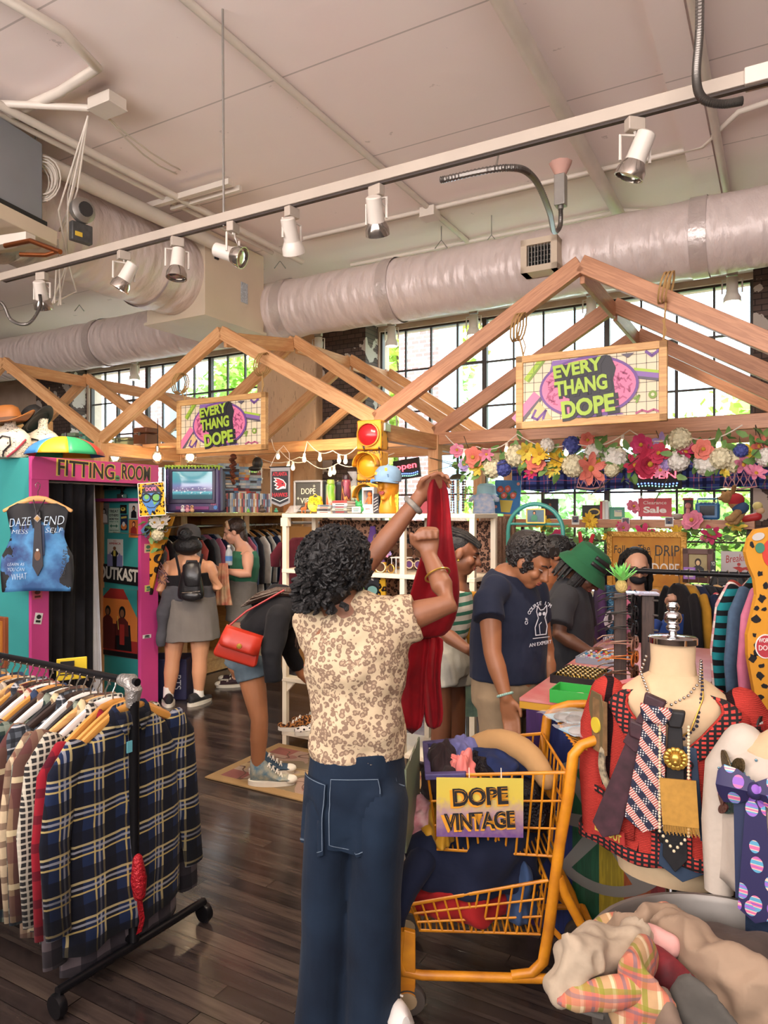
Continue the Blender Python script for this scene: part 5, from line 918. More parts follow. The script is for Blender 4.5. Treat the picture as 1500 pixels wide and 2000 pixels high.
def frog(p,lab,s,sign):
    o = thing('frog_figure',lab,'figurine',p,RZ);G = mat('frog_green','3a9a56',.4);b = MB();b.ell((0,.01,.02*s),(.03*s,.025*s,.02*s));b.ell((0,0,.042*s),(.022*s,.02*s,.016*s));b.ell((-.012*s,-.008*s,.057*s),.008*s,n=8,m=6);b.ell((.012*s,-.008*s,.057*s),.008*s,n=8,m=6);b.build('body',G,o)
    MB().box((0,-.03*s,.018*s),(.05*s,.004,.03*s)).build('plaque',PAPER,o,smooth=False);decal(o,'lettering',[quad(0,.022*s,.035*s,.004),quad(0,.013*s,.03*s,.004)],GRN,-.03*s-.003)
frog(T4(702,.05),'green frog figurine holding a small white sign, right of the book stacks',1.35,1);o = thing('toy_tree','tiny green cone toy behind the frog','toy',T4(693,.2),RZ);MB().lathe([(.022,0),(.02,.04),(.006,.09),(.001,.1)],n=12).build('cone',mat('toy_mint','4ab08a',.4),o)
o = thing('boxed_figurine','white window box holding an orange figurine before the traffic light','box',T4(722,.08),RZ+.1)
for x,z,w,h in ((0,.165,.085,.02),(0,.03,.085,.06),(-.038,.09,.008,.15),(.038,.09,.008,.15)): MB().box((x,0,z),(w,.06,h)).build('carton',WHITE,o,smooth=False)
MB().box((0,.028,.09),(.08,.004,.15)).build('back_card',mat('card_grey','8a8a92',.6),o,smooth=False);b = MB();b.chain([(0,0,.06),(0,0,.1)],[.014,.018],n=8);b.ell((0,0,.128),(.016,.014,.018),n=10,m=7);b.chain([(-.014,0,.1),(-.024,-.01,.075)],[.005,.005],n=6);b.chain([(.014,0,.1),(.026,-.01,.12)],[.005,.005],n=6);b.build('figurine',OR2,o);text(o,'Jerry',0,.03,.012,RED,-.033)
o = box_thing('patterned_box','tall dark box with pale zigzag print, right of the white window box','box',T4(738,.06),(.045,.05,.13),mat('box_dark','2f2c33',.5));decal(o,'print',[quad(0,.02+.02*k,.035,.006,.5) for k in range(5)],SK3,-.026)
# traffic light
t = NT('traffic_paint');n = t.noise(16,4,t.map((1,1,.4)));v_ = t.noise(9,5);c = t.ramp(n,[(.36,lin('2a2018')),(.41,lin('d8941e')),(.6,lin('e0a52c')),(.66,lin('b8382c')),(.7,lin('e0a52c'))]);t.col(c);t.set(Roughness=.5);M_TRF = t.m
p = T4(728,.27);TLW = .185;o = thing('traffic_light','graffitied yellow traffic light standing on the metal shelf','traffic light',p,RZ+.12)
for k,(z,m_) in enumerate(((.115,mat('lens_green','2f6f5c',.2)),(.33,mat('lens_amber','d99a22',.25,var=(7,.2))),(.545,mat('lens_red','b3252a',.2,var=(7,.2))))):
    MB().box((0,0,z),(TLW,.14,.205)).build('section',M_TRF,o,bevel=.01);MB().lathe([(.084,0),(.084,.02),(.076,.022),(.076,.0)],(0,-.07,z),28,R9).build('ring',mat('trf_yellow','d8962a',.45,var=(12,.3)),o);MB().lathe([(.001,.03),(.03,.027),(.06,.016),(.076,.004)],(0,-.07,z),28,R9).build('lens',m_,o)
    if k != 2:
        rows = [[V((.086*cos(a),-.07-d*(.1 if True else 1),z+.086*sin(a))) for a in (-.1+(pi+.2)*j/16 for j in range(17))] for d in (0,.35,.7,.9)];MB().loft(rows,cap=False,closed=False).build('visor',M_TRF,o,solid=.003)
for s_,x,z,h in (('LIL',-.07,.29,.03),('LALA',-.045,.215,.03),('DOPE',.0,.425,.02),('ATL',.06,.42,.022)): text(o,s_,x,z,h,BLACK,-.0715,'graffiti',.15)
decal(o,'sticker',[oval(.03,.222,.017)],BLU,-.071);MB().box((.1,.02,.6),(.02,.1,.06)).build('hinge',M_GALV,o,bevel=.004)
# yellow display head with cap
p = T4(758,.06);o = thing('display_bust','yellow display head with painted lips wearing a denim cap','display head',p,-.5);HY = mat('head_yellow','d98e1e',.45,var=(5,.12));b = MB();b.lathe([(.06,0),(.062,.03),(.05,.08),(.048,.11)],n=20);b.ell((0,.005,.19),(.068,.085,.115),n=22,m=14);b.ell((0,-.03,.135),(.045,.05,.045));b.chain([(0,-.078,.2),(0,-.096,.165)],[.008,.014]);b.ell((0,-.065,.1),(.02,.02,.018))
remesh(b.xf(wm(o)),'head',HY,o,.006,5);decal(o,'lips',[[(-.022,.134),(-.01,.146),(0,.141),(.01,.146),(.022,.134),(.008,.122),(-.008,.122)]],mat('lip_red','9a3a34',.4),-.083,.012)
cp_ = thing('denim_cap','faded blue denim cap with pins on the yellow display head','cap',p+V((0,0,.21)),-.5);DEN = cloth('cap_denim','7d9cba',(20,.2));MB().lathe([(.084,-.0),(.087,.03),(.08,.07),(.055,.098),(.002,.108)],n=26,sy=1.12).build('crown',DEN,cp_,solid=.003)
rows = []
for i in range(7):
    f = i/6;rows.append([V((.083*cos(a)*(1-.1*f),-.088*abs(sin(a))-f*.085*max(0,sin(-a))**.7,.004-.02*f-.012*cos(a)**2*(1-f)+.012*f*(1-cos(a)**2))) for a in (pi+pi*j/18 for j in range(19))])
MB().loft(rows,cap=False,closed=False).build('brim',DEN,cp_,solid=.004);MB().lathe([(.01,0),(.006,.008),(.001,.009)],(0,0,.106),10).build('button',DEN,cp_)
for x,z,c in ((-.045,.05,'c9a04a'),(-.005,.06,'e8e2cc'),(.03,.075,'d8a83a'),(.04,.035,'4a6a8a')): MB().box((x,-.088+.16*abs(x)**1.1,z),(.02,.006,.022)).build('pin',mat('pin_'+c,c,.4),cp_,bevel=.004)
for k,(px,dy,lab,w) in enumerate(((754,.02,'yellow card reading EVERY THANG DOPE, front one beside the yellow head',.075),(768,.06,'yellow card reading EVERY THANG DOPE, rear one half behind the arm',.07))):
    o = box_thing('greeting_card',lab,'card',T4(px,dy),(w,.004,.125),mat('card_yellow','e6bd2e',.6),RZ+.15,0)
    for s_,z in (('EVERY',.095),('THANG',.062),('DOPE',.03)): text(o,s_,0,z,.02,BLACK,-.003,w=w*.7)
for px,lab,c,hh,ww in ((800,'pink heart shaped tin on the metal shelf under the raised hand','e0567a',.06,.07),(815,'grey metal cup on the right of the metal shelf','8f8f92',.075,.05),(830,'dark red box on the right end of the metal shelf','7a1f2c',.1,.08)):
    o = thing('tin_box' if px == 800 else 'metal_cup' if px == 815 else 'gift_box',lab,'tin' if px == 800 else 'cup' if px == 815 else 'box',T4(px,.14),RZ);m_ = mat('tin_'+c,c,.35)
    if px == 815: MB().lathe([(.001,0),(ww*.4,0),(ww*.5,hh),(ww*.46,hh)],n=16).build('cup',m_,o)
    elif px == 800: MB().prism([(x*.0022,.03+z*.0022) for x,z in ((16*sin(a)**3,13*cos(a)-5*cos(2*a)-2*cos(3*a)-cos(4*a)) for a in (2*pi*i/24 for i in range(24)))],-.015,.015).build('heart',m_,o)
    else: MB().box((0,0,hh*.4),(ww,.06,hh*.8)).build('base',m_,o,bevel=.003);MB().box((0,0,hh*.9),(ww*1.06,.064,hh*.2)).build('lid',m_,o,bevel=.003)
# sunglasses level
def glasses(lab,p,rz,m,lm,grp,r=.03,tilt=0,round_=True,arms=True):
    o = thing('sunglasses',lab,'sunglasses',p,rz,grp);o.rotation_euler = (tilt,0,rz)
    for s in (-1,1):
        c = V((s*(r+.008),0,r));k = r*(.95 if round_ else .72);MB().tube([c+V((r*cos(a),0,k*sin(a)*(1 if round_ else 1-.15*sin(a)))) for a in (2*pi*j/20 for j in range(20))],.0038,6,closed=True).build('rim',m,o)
        MB().prism([(c.x+r*cos(a),c.z+k*sin(a)) for a in (2*pi*j/18 for j in range(18))],-.001,.001).build('lens',lm,o,smooth=False)
        if arms: MB().tube([(s*(2*r+.01),0,r+.006),(s*(2*r+.012),.05,r+.006),(s*(2*r+.009),.11,r-.0),(s*(2*r+.006),.135,r-.015)],.0028,6).build('temple',m,o)
    MB().tube([(-.01,0,r+.004),(0,-.002,r+.009),(.01,0,r+.004)],.003,6).build('bridge',m,o);return o
GLD = mat('gold','c9a24c',.3,metal=.8);LB = mat('lens_brown','5a4030',.1,alpha=.85);LP = mat('lens_purple','6a4a7a',.1,alpha=.85);LBK = mat('lens_black','1a181c',.08);TORT = mat('tortoise','5e3a22',.3,var=(60,.6));PEARL = mat('pearl','d8c8a6',.4)
glasses('round cream rimmed sunglasses at the front of the middle shelf',S4(731,.03),RZ+.2,PEARL,LB,'sunglasses on the metal shelf',.034);glasses('round gold sunglasses right of the cream pair',S4(756,.05),RZ-.3,GLD,LB,'sunglasses on the metal shelf',.028)
for i,(px,dz,m_,l_,lab) in enumerate(((735,.1,BLACK,LBK,'black sunglasses in the middle of the display on the metal shelf'),(760,.13,TORT,LB,'tortoise sunglasses hung above the gold pair'),(745,.19,GLD,LP,'gold sunglasses with purple lenses hung below the card'),(770,.21,BLACK,LP,'black sunglasses high on the right of the shelf'),(808,.1,TORT,LB,'tortoise sunglasses right of the shelf post'),(812,.18,BLACK,LBK,'black sunglasses high, right of the shelf post'),(808,.02,PEARL,LP,'pale sunglasses low, right of the shelf post'))): glasses(lab,S4(px,.2)+V((0,0,dz)),RZ+.15*sin(i*3),m_,l_,'sunglasses on the metal shelf',.028,0,i % 2 == 0)
o = thing('purple_bust','draped purple velvet stand at the left of the sunglasses','stand',S4(728,.24),RZ);MB().lathe([(.12,0),(.1,.05),(.06,.15),(.03,.24),(.02,.3)],n=20,sy=.5).build('drape',cloth('purple_velvet','6a4a8e',(9,.4)),o)
o = thing('wire_rack','small white wire rack on the sunglasses shelf','rack',S4(778,.04),RZ)
for k in range(4): MB().tube([(-.05+.033*k,0,0),(-.05+.033*k,0,.1),(-.05+.033*k,.08,.1)],.003,5).build('wire',WHITE,o)
MB().tube([(-.06,0,.1),(.06,0,.1),(.06,.08,.1),(-.06,.08,.1)],.003,5,closed=True).build('wire',WHITE,o)
rnd = random.Random(2)
for i,(px,dz,c) in enumerate(((740,.13,'white'),(748,.16,'lemon'),(755,.12,'pink'),(744,.11,'coral'),(752,.145,'white'),(760,.13,'lilac'))): flower('rose',c,S4(px,.0)+V((0,0,dz)),.018,'%s tiny flower of the crown on the sunglasses shelf, %s' % (c,'upper one' if dz > .15 else '%s from the left' % NTH[i]),'flower crown blossoms',rnd)
o = thing('price_card','white printed card hanging against the leopard cloth','card',S4(770,.3)+V((0,0,.24)),RZ);MB().box((0,0,.05),(.055,.003,.09)).build('card',WHITE,o,smooth=False);decal(o,'print',[quad(0,.085,.035,.006),quad(0,.012,.035,.006),quad(0,.05,.036,.04)],SK3,-.002);o.rotation_euler = (0,.1,RZ)
p = PV(722,1172,MV+.1);o = thing('leopard_sign','yellow leopard sign with green glasses face, half behind the man','sign',(p.x,p.y,p.z),RZ);SY2 = leopard('leopard_yellow_big','d9a72c','1e1612','8a5a1a',26,.02,.22);MB().box((0,0,.11),(.25,.015,.30)).build('panel',SY2,o,smooth=False);MB().box((.0,.0,.11),(.001,.001,.001)).build('pin',BLACK,o)
f2 = MB();dd = bpy.data.objects.new('face',None)
decal(o,'face_back',[oval(-.02,.10,.1,.12)],INK,-.009);decal(o,'drip_face',[[(-.1,.09),(-.1,.02),(-.05,-.04),(.03,-.04),(.07,.02),(.07,.09)]],mat('face_cyan','7cc0c0',.5),-.0105)
fr_ = [];
for sx in (-1,1): L = oval(-.02+sx*.05,.07,.044,.036);fr_ += stroke(L+[L[0]],.012)
decal(o,'lens',[oval(-.07,.07,.036,.028)],mat('lens_leaf','6f9a4a',.4),-.012);decal(o,'lens',[oval(.03,.07,.036,.028)],mat('lens_aqua','7fb0a8',.4),-.012);decal(o,'glasses',fr_+[quad(-.02,.085,.03,.01)],BLACK,-.0135);text(o,'EVERYTHANG',-.02,.2,.022,WHITE,-.011,w=.17,rot=-.25);text(o,'DOPE',-.01,.16,.035,WHITE,-.011,w=.1,bold=.03,rot=-.2)
# ---------------------------------------------------------------- shoes
def shoe_mb(b,L=.27,w=.045,high=0,toe=1):
    rows = []
    for i in range(13):
        f = i/12;x = -L*.42+L*f;ww = w*(.75+.3*sin(f*pi*.8)) if f < .85 else w*(1-.6*((f-.85)/.15)**2)*1.0;h = (.085+high) if f < .3 else (.085+high-(.05+high)*min((f-.3)/.35,1) if f < .75 else .04-.012*(f-.75)/.25)
        ww = ww if 0 < i < 12 else ww*.55;rows.append([V((x,ww*cos(a)*(1 if sin(a) < .2 else .82),.018+max(h*.5*(1+sin(a)),0))) for a in (2*pi*j/18 for j in range(18))])
    return b.loft(rows)
def sole_mb(b,L=.285,w=.05,h=.028):
    pts = [(-L*.44,.0,.7),(-.4*L,0,1)];out = []
    for j in range(36):
        a = 2*pi*j/36;x = cos(a)*L/2+L*.05;ww = w*(1.0-.12*cos(a*2+.6));out.append((x,abs(sin(a))**.75*ww*(1 if sin(a) > 0 else -1)))
    n = len(out);return b.add([(x,y,z*h) for z in (0,1) for x,y in out],[tuple(range(n-1,-1,-1)),tuple(range(n,2*n))]+[(i,(i+1) % n,(i+1) % n+n,i+n) for i in range(n)])
def sneaker(lab,p,rz,upper,sole,lace,grp=None,high=0,parent=None,name='sneaker',cat='shoe',toe=None):
    if parent: 
        o = bpy.data.objects.new(name,None);COL.objects.link(o);o.parent = parent;M = wm(parent).inverted() @ Matrix.Translation(p) @ Matrix.Rotation(rz,4,'Z');o.location = M.translation;o.rotation_euler = M.to_euler()
    else: o = thing(name,lab,cat,p,rz,grp)
    shoe_mb(MB(),high=high).build('upper',upper,o,ang=60);sole_mb(MB()).build('sole',sole,o);
    if toe: MB().ell((.125,0,.028),(.045,.043,.026),n=14,m=8).build('toe_cap',toe,o)
    b = MB()
    for k in range(4): 
        x = .0+.024*k;z = .10+high*.5-.018*k;b.tube([(x-.006,-.03,z-.012),(x,0,z+.003),(x+.006,.03,z-.012)],.0035,5);b.tube([(x+.01,-.03,z-.018),(x,0,z+.0),(x-.006,.03,z-.008)],.0035,5)
    b.build('laces',lace,o);return o
LEOS = leopard('leopard_shoe','a8703c','2a1a16','5c3420',60,.05,.25);SOLE = mat('sole_white','e2dccd',.5,var=(20,.1));LACE = mat('lace_white','ece6da',.7);SHBLK = mat('shoe_black','201e22',.6)
pm = lambda px,dy,z: V((*PV(px,1400,MV+dy)[:2],z))
sneaker('leopard print sneaker on the bottom shelf, its toe to the left',pm(586,.06,.106),RZ+pi+.5,LEOS,SOLE,LACE);sneaker('leopard print sneaker on the bottom shelf behind its pair',pm(612,.22,.106),RZ+pi+.5,LEOS,SOLE,LACE);sneaker('black and white patterned sneaker half behind the man',pm(618,.06,.106),RZ+pi+.9,leopard('cow_shoe','e6e0d8','1e1c1e','1e1c1e',40,.1,.2),SOLE,LACE)
sneaker('black shoe with a coral strap on the upper shoe shelf',pm(604,.12,.486),RZ+pi+.2,SHBLK,SHBLK,mat('strap_coral','d8543c',.6));sneaker('black shoe behind the coral strapped one',pm(640,.26,.486),RZ+pi+.2,SHBLK,SHBLK,SHBLK)
# rug
t = NT('rug_weave');x,y,z = t.xyz();n = t.noise(2.6,3);c = t.ramp(t.noise(2.2,2),[(.34,lin('b8a08a')),(.46,lin('c4a878')),(.5,lin('8f7f62')),(.58,lin('b89a88')),(.66,lin('a8746c'))],True);e = t.math('MAXIMUM',t.math('GREATER_THAN',t.math('ABSOLUTE',x),.56),t.math('GREATER_THAN',t.math('ABSOLUTE',y),.30));cn = t.math('MULTIPLY',t.math('GREATER_THAN',t.math('ABSOLUTE',x),.40),t.math('GREATER_THAN',t.math('ABSOLUTE',y),.18))
ln = t.math('LESS_THAN',t.math('ABSOLUTE',t.math('SUBTRACT',t.noise(5,1),.5)),.012);c = t.mix(cn,c,lin('9a5a52'));c = t.mix(ln,c,lin('6a4a3a'));c = t.mix(e,c,lin('b5935e'));c = t.mix(.38,c,lin('4a3830'));t.col(c);t.set(Roughness=.95);t.bump(t.noise(90,2),.5,.004)
o = MB().box((0,0,.005),(1.25,.74,.010)).build('rug',t.m,None,ROOM(-2.50,3.66,.001),RZ,bevel=.003,smooth=False);tag(o,'faded patterned rug with tan border on the dark floor','rug')
# ---------------------------------------------------------------- window shelf and what stands on it
a,b_ = uv_of(PV(1000,1020,6.98))[0],uv_of(PV(1475,1020,6.98))[0]
ws = thing('window_shelf','reddish timber shelf across the right window','shelf',ROOM((a+b_)/2,6.98,1.50),RZ);MB().box((0,0,.04),(b_-a,.2,.08)).build('plank',FIR2,ws,bevel=.004,smooth=False)
for x in (-.98,0,.98): MB().prism([(0,0),(.03,0),(.03,-.18),(0,-.18)],.06,.1).build('bracket',M_STEEL,ws,(x*(b_-a)/2.1,0,0),smooth=False)
WS = lambda px,dy=0: V((*PV(px,1010,6.94+dy)[:2],1.582))
o = box_thing('framed_photo','small black framed photo at the left end of the window shelf','photo',WS(1075),(.16,.02,.2),BLACK);fig(o,0,.1,.14,SK2,BLACK,DKR,-.011)
o = box_thing('lunch_box','black box with a plain yellow oval on the window shelf','box',WS(1158),(.19,.07,.135),BLACK);decal(o,'oval',[oval(.02,.067,.055,.037)],YEL,-.036);decal(o,'oval',[oval(.02,.067,.042,.022)],BLACK,-.038)
for px,w,h,c,lab in ((1177,.022,.17,'b5303c','red upright book beside the black box'),(1182,.022,.18,'d8d4cc','white upright book next to the red one'),(1188,.03,.17,'cfd6d8','pale upright book right of the white one')):
    o = thing('book',lab,'book',WS(px),RZ);MB().box((0,0,h/2),(w*.8,.12,h*.97)).build('pages',PAPER,o,smooth=False);cm_ = mat('cover_'+c,c,.5);MB().box((-w*.45,0,h/2),(.003,.13,h)).box((w*.45,0,h/2),(.003,.13,h)).box((0,-.065,h/2),(w*.93,.003,h)).build('cover',cm_,o,smooth=False)
o = box_thing('board_game','green game box with a faded picture on the window shelf','box',WS(1205),(.14,.04,.115),mat('game_green','4f9a82',.5));decal(o,'print',[quad(.015,.055,.07,.06)],mat('game_cream','c9cdb0',.5),-.021);text(o,'Music',.02,.075,.018,BLU,-.023,w=.06)
o = thing('sale_sign','red sign reading Clearance Sale on the window shelf','sign',WS(1279,-.05),RZ);MB().box((0,0,.11),(.29,.008,.17)).build('panel',mat('sale_red','c02a38',.4),o,smooth=False);MB().box((0,-.0,.205),(.30,.004,.03)).box((0,0,.012),(.3,.05,.006)).build('holder',mat('acrylic','e8e4dc',.05,alpha=.3),o,smooth=False);text(o,'Clearance',0,.152,.032,WHITE,-.005,w=.2);text(o,'Sale',0,.085,.055,WHITE,-.005,w=.2,bold=.035)
b = MB().ell((0,0,.025),(.06,.04,.028));v0 = b.v;b.v = [tuple(V(p)*(1+.15*NZ.noise(V(p)*30))) for p in v0];o = b.build('stone',mat('pebble','a89c90',.8,var=(20,.2)),None,WS(1322),RZ);tag(o,'grey pebble right of the sale sign','stone')
o = thing('boxed_doll','toy doll in a red based window box on the window shelf','toy',WS(1344),RZ);MB().box((0,0,.025),(.085,.07,.05)).box((0,0,.185),(.085,.07,.02)).build('carton',mat('toybox_red','a8343a',.5),o,smooth=False);MB().box((0,.033,.1),(.08,.003,.16)).build('back_card',mat('card_dark','5a4a4a',.6),o,smooth=False);b = MB();b.chain([(0,0,.055),(0,0,.09)],[.02,.016],n=8);b.ell((0,0,.125),(.026,.022,.028),n=10,m=7);b.build('doll',mat('doll_pink','d8908a',.5),o)
o = thing('cassette_radio','blue plastic cassette radio at the right of the window shelf','radio',WS(1382,-.02),RZ);RBL = mat('radio_blue','2f6a9e',.35);MB().box((0,0,.075),(.2,.08,.15)).build('case',RBL,o,bevel=.02);MB().box((.0,-.041,.08),(.12,.006,.085)).build('window',mat('radio_window','1c2630',.1),o,bevel=.004,smooth=False);MB().tube([(-.085,0,.14),(-.08,0,.185),(.08,0,.185),(.085,0,.14)],.008,8).build('handle',RBL,o)
for k in range(4): MB().box((-.05+.033*k,-.03,.152),(.024,.02,.01)).build('button',mat('radio_grey','a9b4ba',.4),o,bevel=.002)
p = PV(1437,985,6.75);o = thing('teddy_bear','brown teddy bear in a red top and blue trousers hanging by the window','toy',p,RZ);FUR = mat('bear_fur','b08a5c',.95,var=(40,.3),bump=(60,.6,.01));b = MB();b.ell((-.07,-.02,.06),(.05,.05,.05));b.ell((-.115,-.045,.05),(.022,.022,.018));b.ell((-.06,.0,.105),(.016,.01,.018));b.ell((-.1,.03,.1),(.016,.01,.018));b.ell((.0,0,.02),(.06,.055,.07));b.chain([(-.03,0,.07),(-.01,-.02,.15)],[.022,.018]);b.chain([(.03,-.03,-.05),(-.03,-.06,-.12)],[.03,.03]);b.chain([(.06,.02,-.05),(-.0,.0,-.145)],[.03,.032]);b.ell((-.05,-.065,-.125),(.035,.03,.025));b.ell((-.03,0,-.15),(.036,.03,.025))
remesh(b,'body',FUR,o,.006,3,world=False);MB().ell((.0,0,.035),(.068,.062,.062)).build('top',mat('bear_red','b5303a',.85),o);MB().ell((.035,.0,-.03),(.068,.064,.055)).build('trousers',mat('bear_navy','35517a',.85),o);MB().ell((-.135,-.05,.052),.008).build('nose',BLACK,o);MB().tube([(-.01,-.02,.16),(0,0,.3)],.002,5).build('string',M_CORD,o)
o = thing('red_toy','red and yellow toy figure near the brick column','toy',WS(1472,-.06)+V((0,0,-.02)),RZ);MB().chain([(-.07,0,.03),(.03,0,.05)],[.03,.035]).build('body',mat('toy_red','b52a30',.5),o);MB().ell((.05,0,.1),(.035,.03,.03)).build('head',mat('toy_tan','d8b890',.6),o);MB().ell((.03,0,.14),(.04,.03,.035)).build('hat',mat('toy_yellow','dcd08a',.6),o)
for px,py,lab in ((1124,1016,'left'),(1222,1020,'middle'),(1307,1019,'right')):
    p = PV(px,py,6.86);o = MB().box((0,0,0),(.072,.003,.085)).build('polaroid',WHITE,None,p,RZ,False);tag(o,'%s one of three instant photos pinned to the front of the window shelf' % lab,'photo','instant photos');decal(o,'print',[quad(0,.008,.058,.058)],GREYB,-.002);fig(o,0,.0,.045,SK1,BLACK,NAVY,-.0045)
# things left of the window shelf
o,w,h = flat('flower_painting','bright blue painting of roses in a yellow pot','painting',966,938,1016,1004,6.45,mat('canvas_blue','3f86c9',.6,var=(8,.25)),rot=.05,th=.02);decal(o,'painted_pot',[[(-w*.28,-.03),(w*.24,-.03),(w*.14,-h*.45),(-w*.2,-h*.45)]],YEL,-.011);decal(o,'painted_leaves',[blobby(x*w,z*h,.025,7,.4) for x,z in ((-.25,.0),(.1,.02),(.28,.1),(-.05,.1),(.05,-.02))],GRN,-.011);decal(o,'painted_rose',[blobby(x*w,z*h,.033,9,.15) for x,z in ((-.27,.22),(.02,.24),(-.12,.05),(.24,.06))],mat('paint_coral','d0604e',.6),-.013);decal(o,'painted_rose',[oval(x*w,z*h,.014) for x,z in ((-.27,.22),(.02,.24),(-.12,.05),(.24,.06))]+[oval(-.42*w,-.3*h,.015),oval(.42*w,.4*h,.015)],mat('paint_pink','e8a09a',.6),-.015)
p = PV(895,932,5.6);o = thing('wind_chime','beaded wind chime hanging from the beam beside the post','wind chime',p,0);MB().lathe([(.075,-.02),(.072,0),(.05,.022),(.001,.03)],n=20).build('dome',mat('chime_olive','3f3f2c',.4),o);MB().tube([(0,0,.03),(0,0,.25)],.003,5).build('cord',BLACK,o)
CHM = [mat('bead_'+c,c,.3) for c in ('b5803c','8a3a2c','d8c48a','4a5a6a')]
for k in range(8):
    a = k*pi/4;b = MB();L = .18+.1*(k % 3)
    for j in range(int(L/.022)): b.ell((.06*cos(a),.06*sin(a),-.04-j*.022),(.007,.007,.010 if j % 3 else .014),n=6,m=5)
    b.build('bead_string',CHM[k % 4],o)
o = thing('bucket_hat','pale blue hat resting on the frame beside the post','hat',PV(950,968,6.2),RZ);MB().lathe([(.11,0),(.09,.02),(.085,.09),(.06,.11),(.001,.115)],n=20).build('hat',mat('hat_paleblue','9fcbd8',.8),o)
garment(TEES[1],'hanging_shirt','white and blue tie dye shirt hanging right of the timber post','shirt',PV(945,962,6.1)+V((0,0,.02)),RZ,mat('tie_dye','dcdce8',.85,var=(9,.9),c2='8fb4e0'),None,small=True).scale = (.45,.6,.30)
garment(TEES[0],'hanging_shirt','white garment hanging behind the red one by the post','shirt',PV(880,985,5.0),RZ,GM['white'],None,small=True).scale = (.5,1,.7)
b = MB();b.chain([(0,0,.26),(0,0,.1)],[.035,.03],ends=(0,1));b.chain([(0,0,.04),(0,-.09,.025)],[.032,.025]);b.chain([(0,0,.1),(0,0,.03)],[.03,.034]);o = remesh(b,'boot',SHBLK,None,.007,3);o.location = PV(958,1005,6.3);tag(o,'black boot standing left of the rose painting','boot')
# teal arch rack and the small clothes rail behind the women
p = W(1045,1000,5.3);o = thing('arch_rack','teal arched display rack behind the women','rack',(p.x,p.y,0),RZ);TUBE = mat('arch_teal','3f8f86',.4);rr = .21;zt = 1.50;MB().tube([(-rr,0,0),(-rr,0,zt)]+[(-rr*cos(a),0,zt+rr*sin(a)) for a in (pi*i/16 for i in range(1,16))]+[(rr,0,zt),(rr,0,0)],.016,10).build('arch',TUBE,o)
for z in (1.25,1.56): MB().tube([(-rr,0,z),(rr,0,z)],.01,8).build('crossbar',TUBE,o)
q = p+V((0,-.03,-.02));o = MB().box((0,0,0),(.13,.01,.10)).build('framed_picture',mat('pic_teal','5a7a8a',.5,var=(12,.5)),None,(q.x,q.y,1.62),RZ,False);tag(o,'small framed picture on the teal arch rack','picture');fig(o,-.01,0,.08,SK1,BLACK,GRN,-.006);decal(o,'frame',[quad(0,.05,.14,.01),quad(0,-.05,.14,.01),quad(.068,0,.01,.1),quad(-.068,0,.01,.1)],YEL,-.006)
for i,(dx,cn) in enumerate(((-.11,'black'),(-.03,'cream'),(.05,'burgundy'),(.12,'charcoal'))):
    g_ = garment(TEES[i % 3],'hanging_shirt','%s top hanging in the teal arch rack, %s from left' % (cn,NTH[i]),'shirt',V((p.x,p.y,1.25))+ROOM(dx,0,0),RZ+1.2,GM[cn],'tops in the arch rack',small=True);g_.scale = (.6,.8,.9)
GC2 = [('teal','2f7f86'),('orange','c9662c'),('sky blue','5a94c0'),('mustard','b5862c'),('violet','6a4a86'),('mint','7fb8a0'),('brick red','9a3f34')]
for n,c in GC2: GM[n] = cloth('knit_'+n,c)
o = thing('garment_rail','low rail of colourful clothes behind the woman in stripes','rail',ROOM(-1.96,4.75,0),RZ);MB().tube([(-.02,0,0),(-.02,0,1.28),(.8,0,1.28),(.8,0,0)],.014,8).build('frame',M_GALV,o)
for i in range(11):
    cn = ['mint','orange','black','sky blue','burgundy','mustard','teal','brick red','white','violet','navy'][i];g_ = garment(TEES[i % 3],'hanging_shirt','%s top on the low rail behind the woman in stripes, %s from left' % (cn,NTH[i]),'shirt',ROOM(-1.92+.065*i,4.75,1.285),RZ+pi/2+.4,GM[cn],'tops on the low rail',small=True);g_.scale = (.9,.8,.8)
SEQB = mat('sequin_brown','8f6f5c',.35,metal=.4,var=(120,.6),bump=(150,.8,.01));tag(MB().grid(lambda s,q: V((.3*s,.02*sin(s*25),-.45*q)),40,8).build('sequin_skirt',SEQB,None,PV(938,1008,5.4),RZ,solid=.003),'brown sequinned skirt hanging behind the woman in stripes','skirt')
o = box_thing('leopard_card','small orange leopard card on the post','card',PV(926,1030,6.2),(.09,.006,.1),leopard('leopard_card','d88a3c','2a1a10','5a3a1a',60,.1,.25));
for px,lab in ((940,'left'),(949,'right')): o = MB().box((0,0,0),(.035,.003,.085)).build('photo_strip',WHITE,None,PV(px,1020,6.15),RZ,False);tag(o,'%s one of two narrow photo strips on the timber post' % lab,'photo','photo strips');decal(o,'print',[quad(0,.02,.025,.03),quad(0,-.018,.025,.03)],GREYB,-.002)
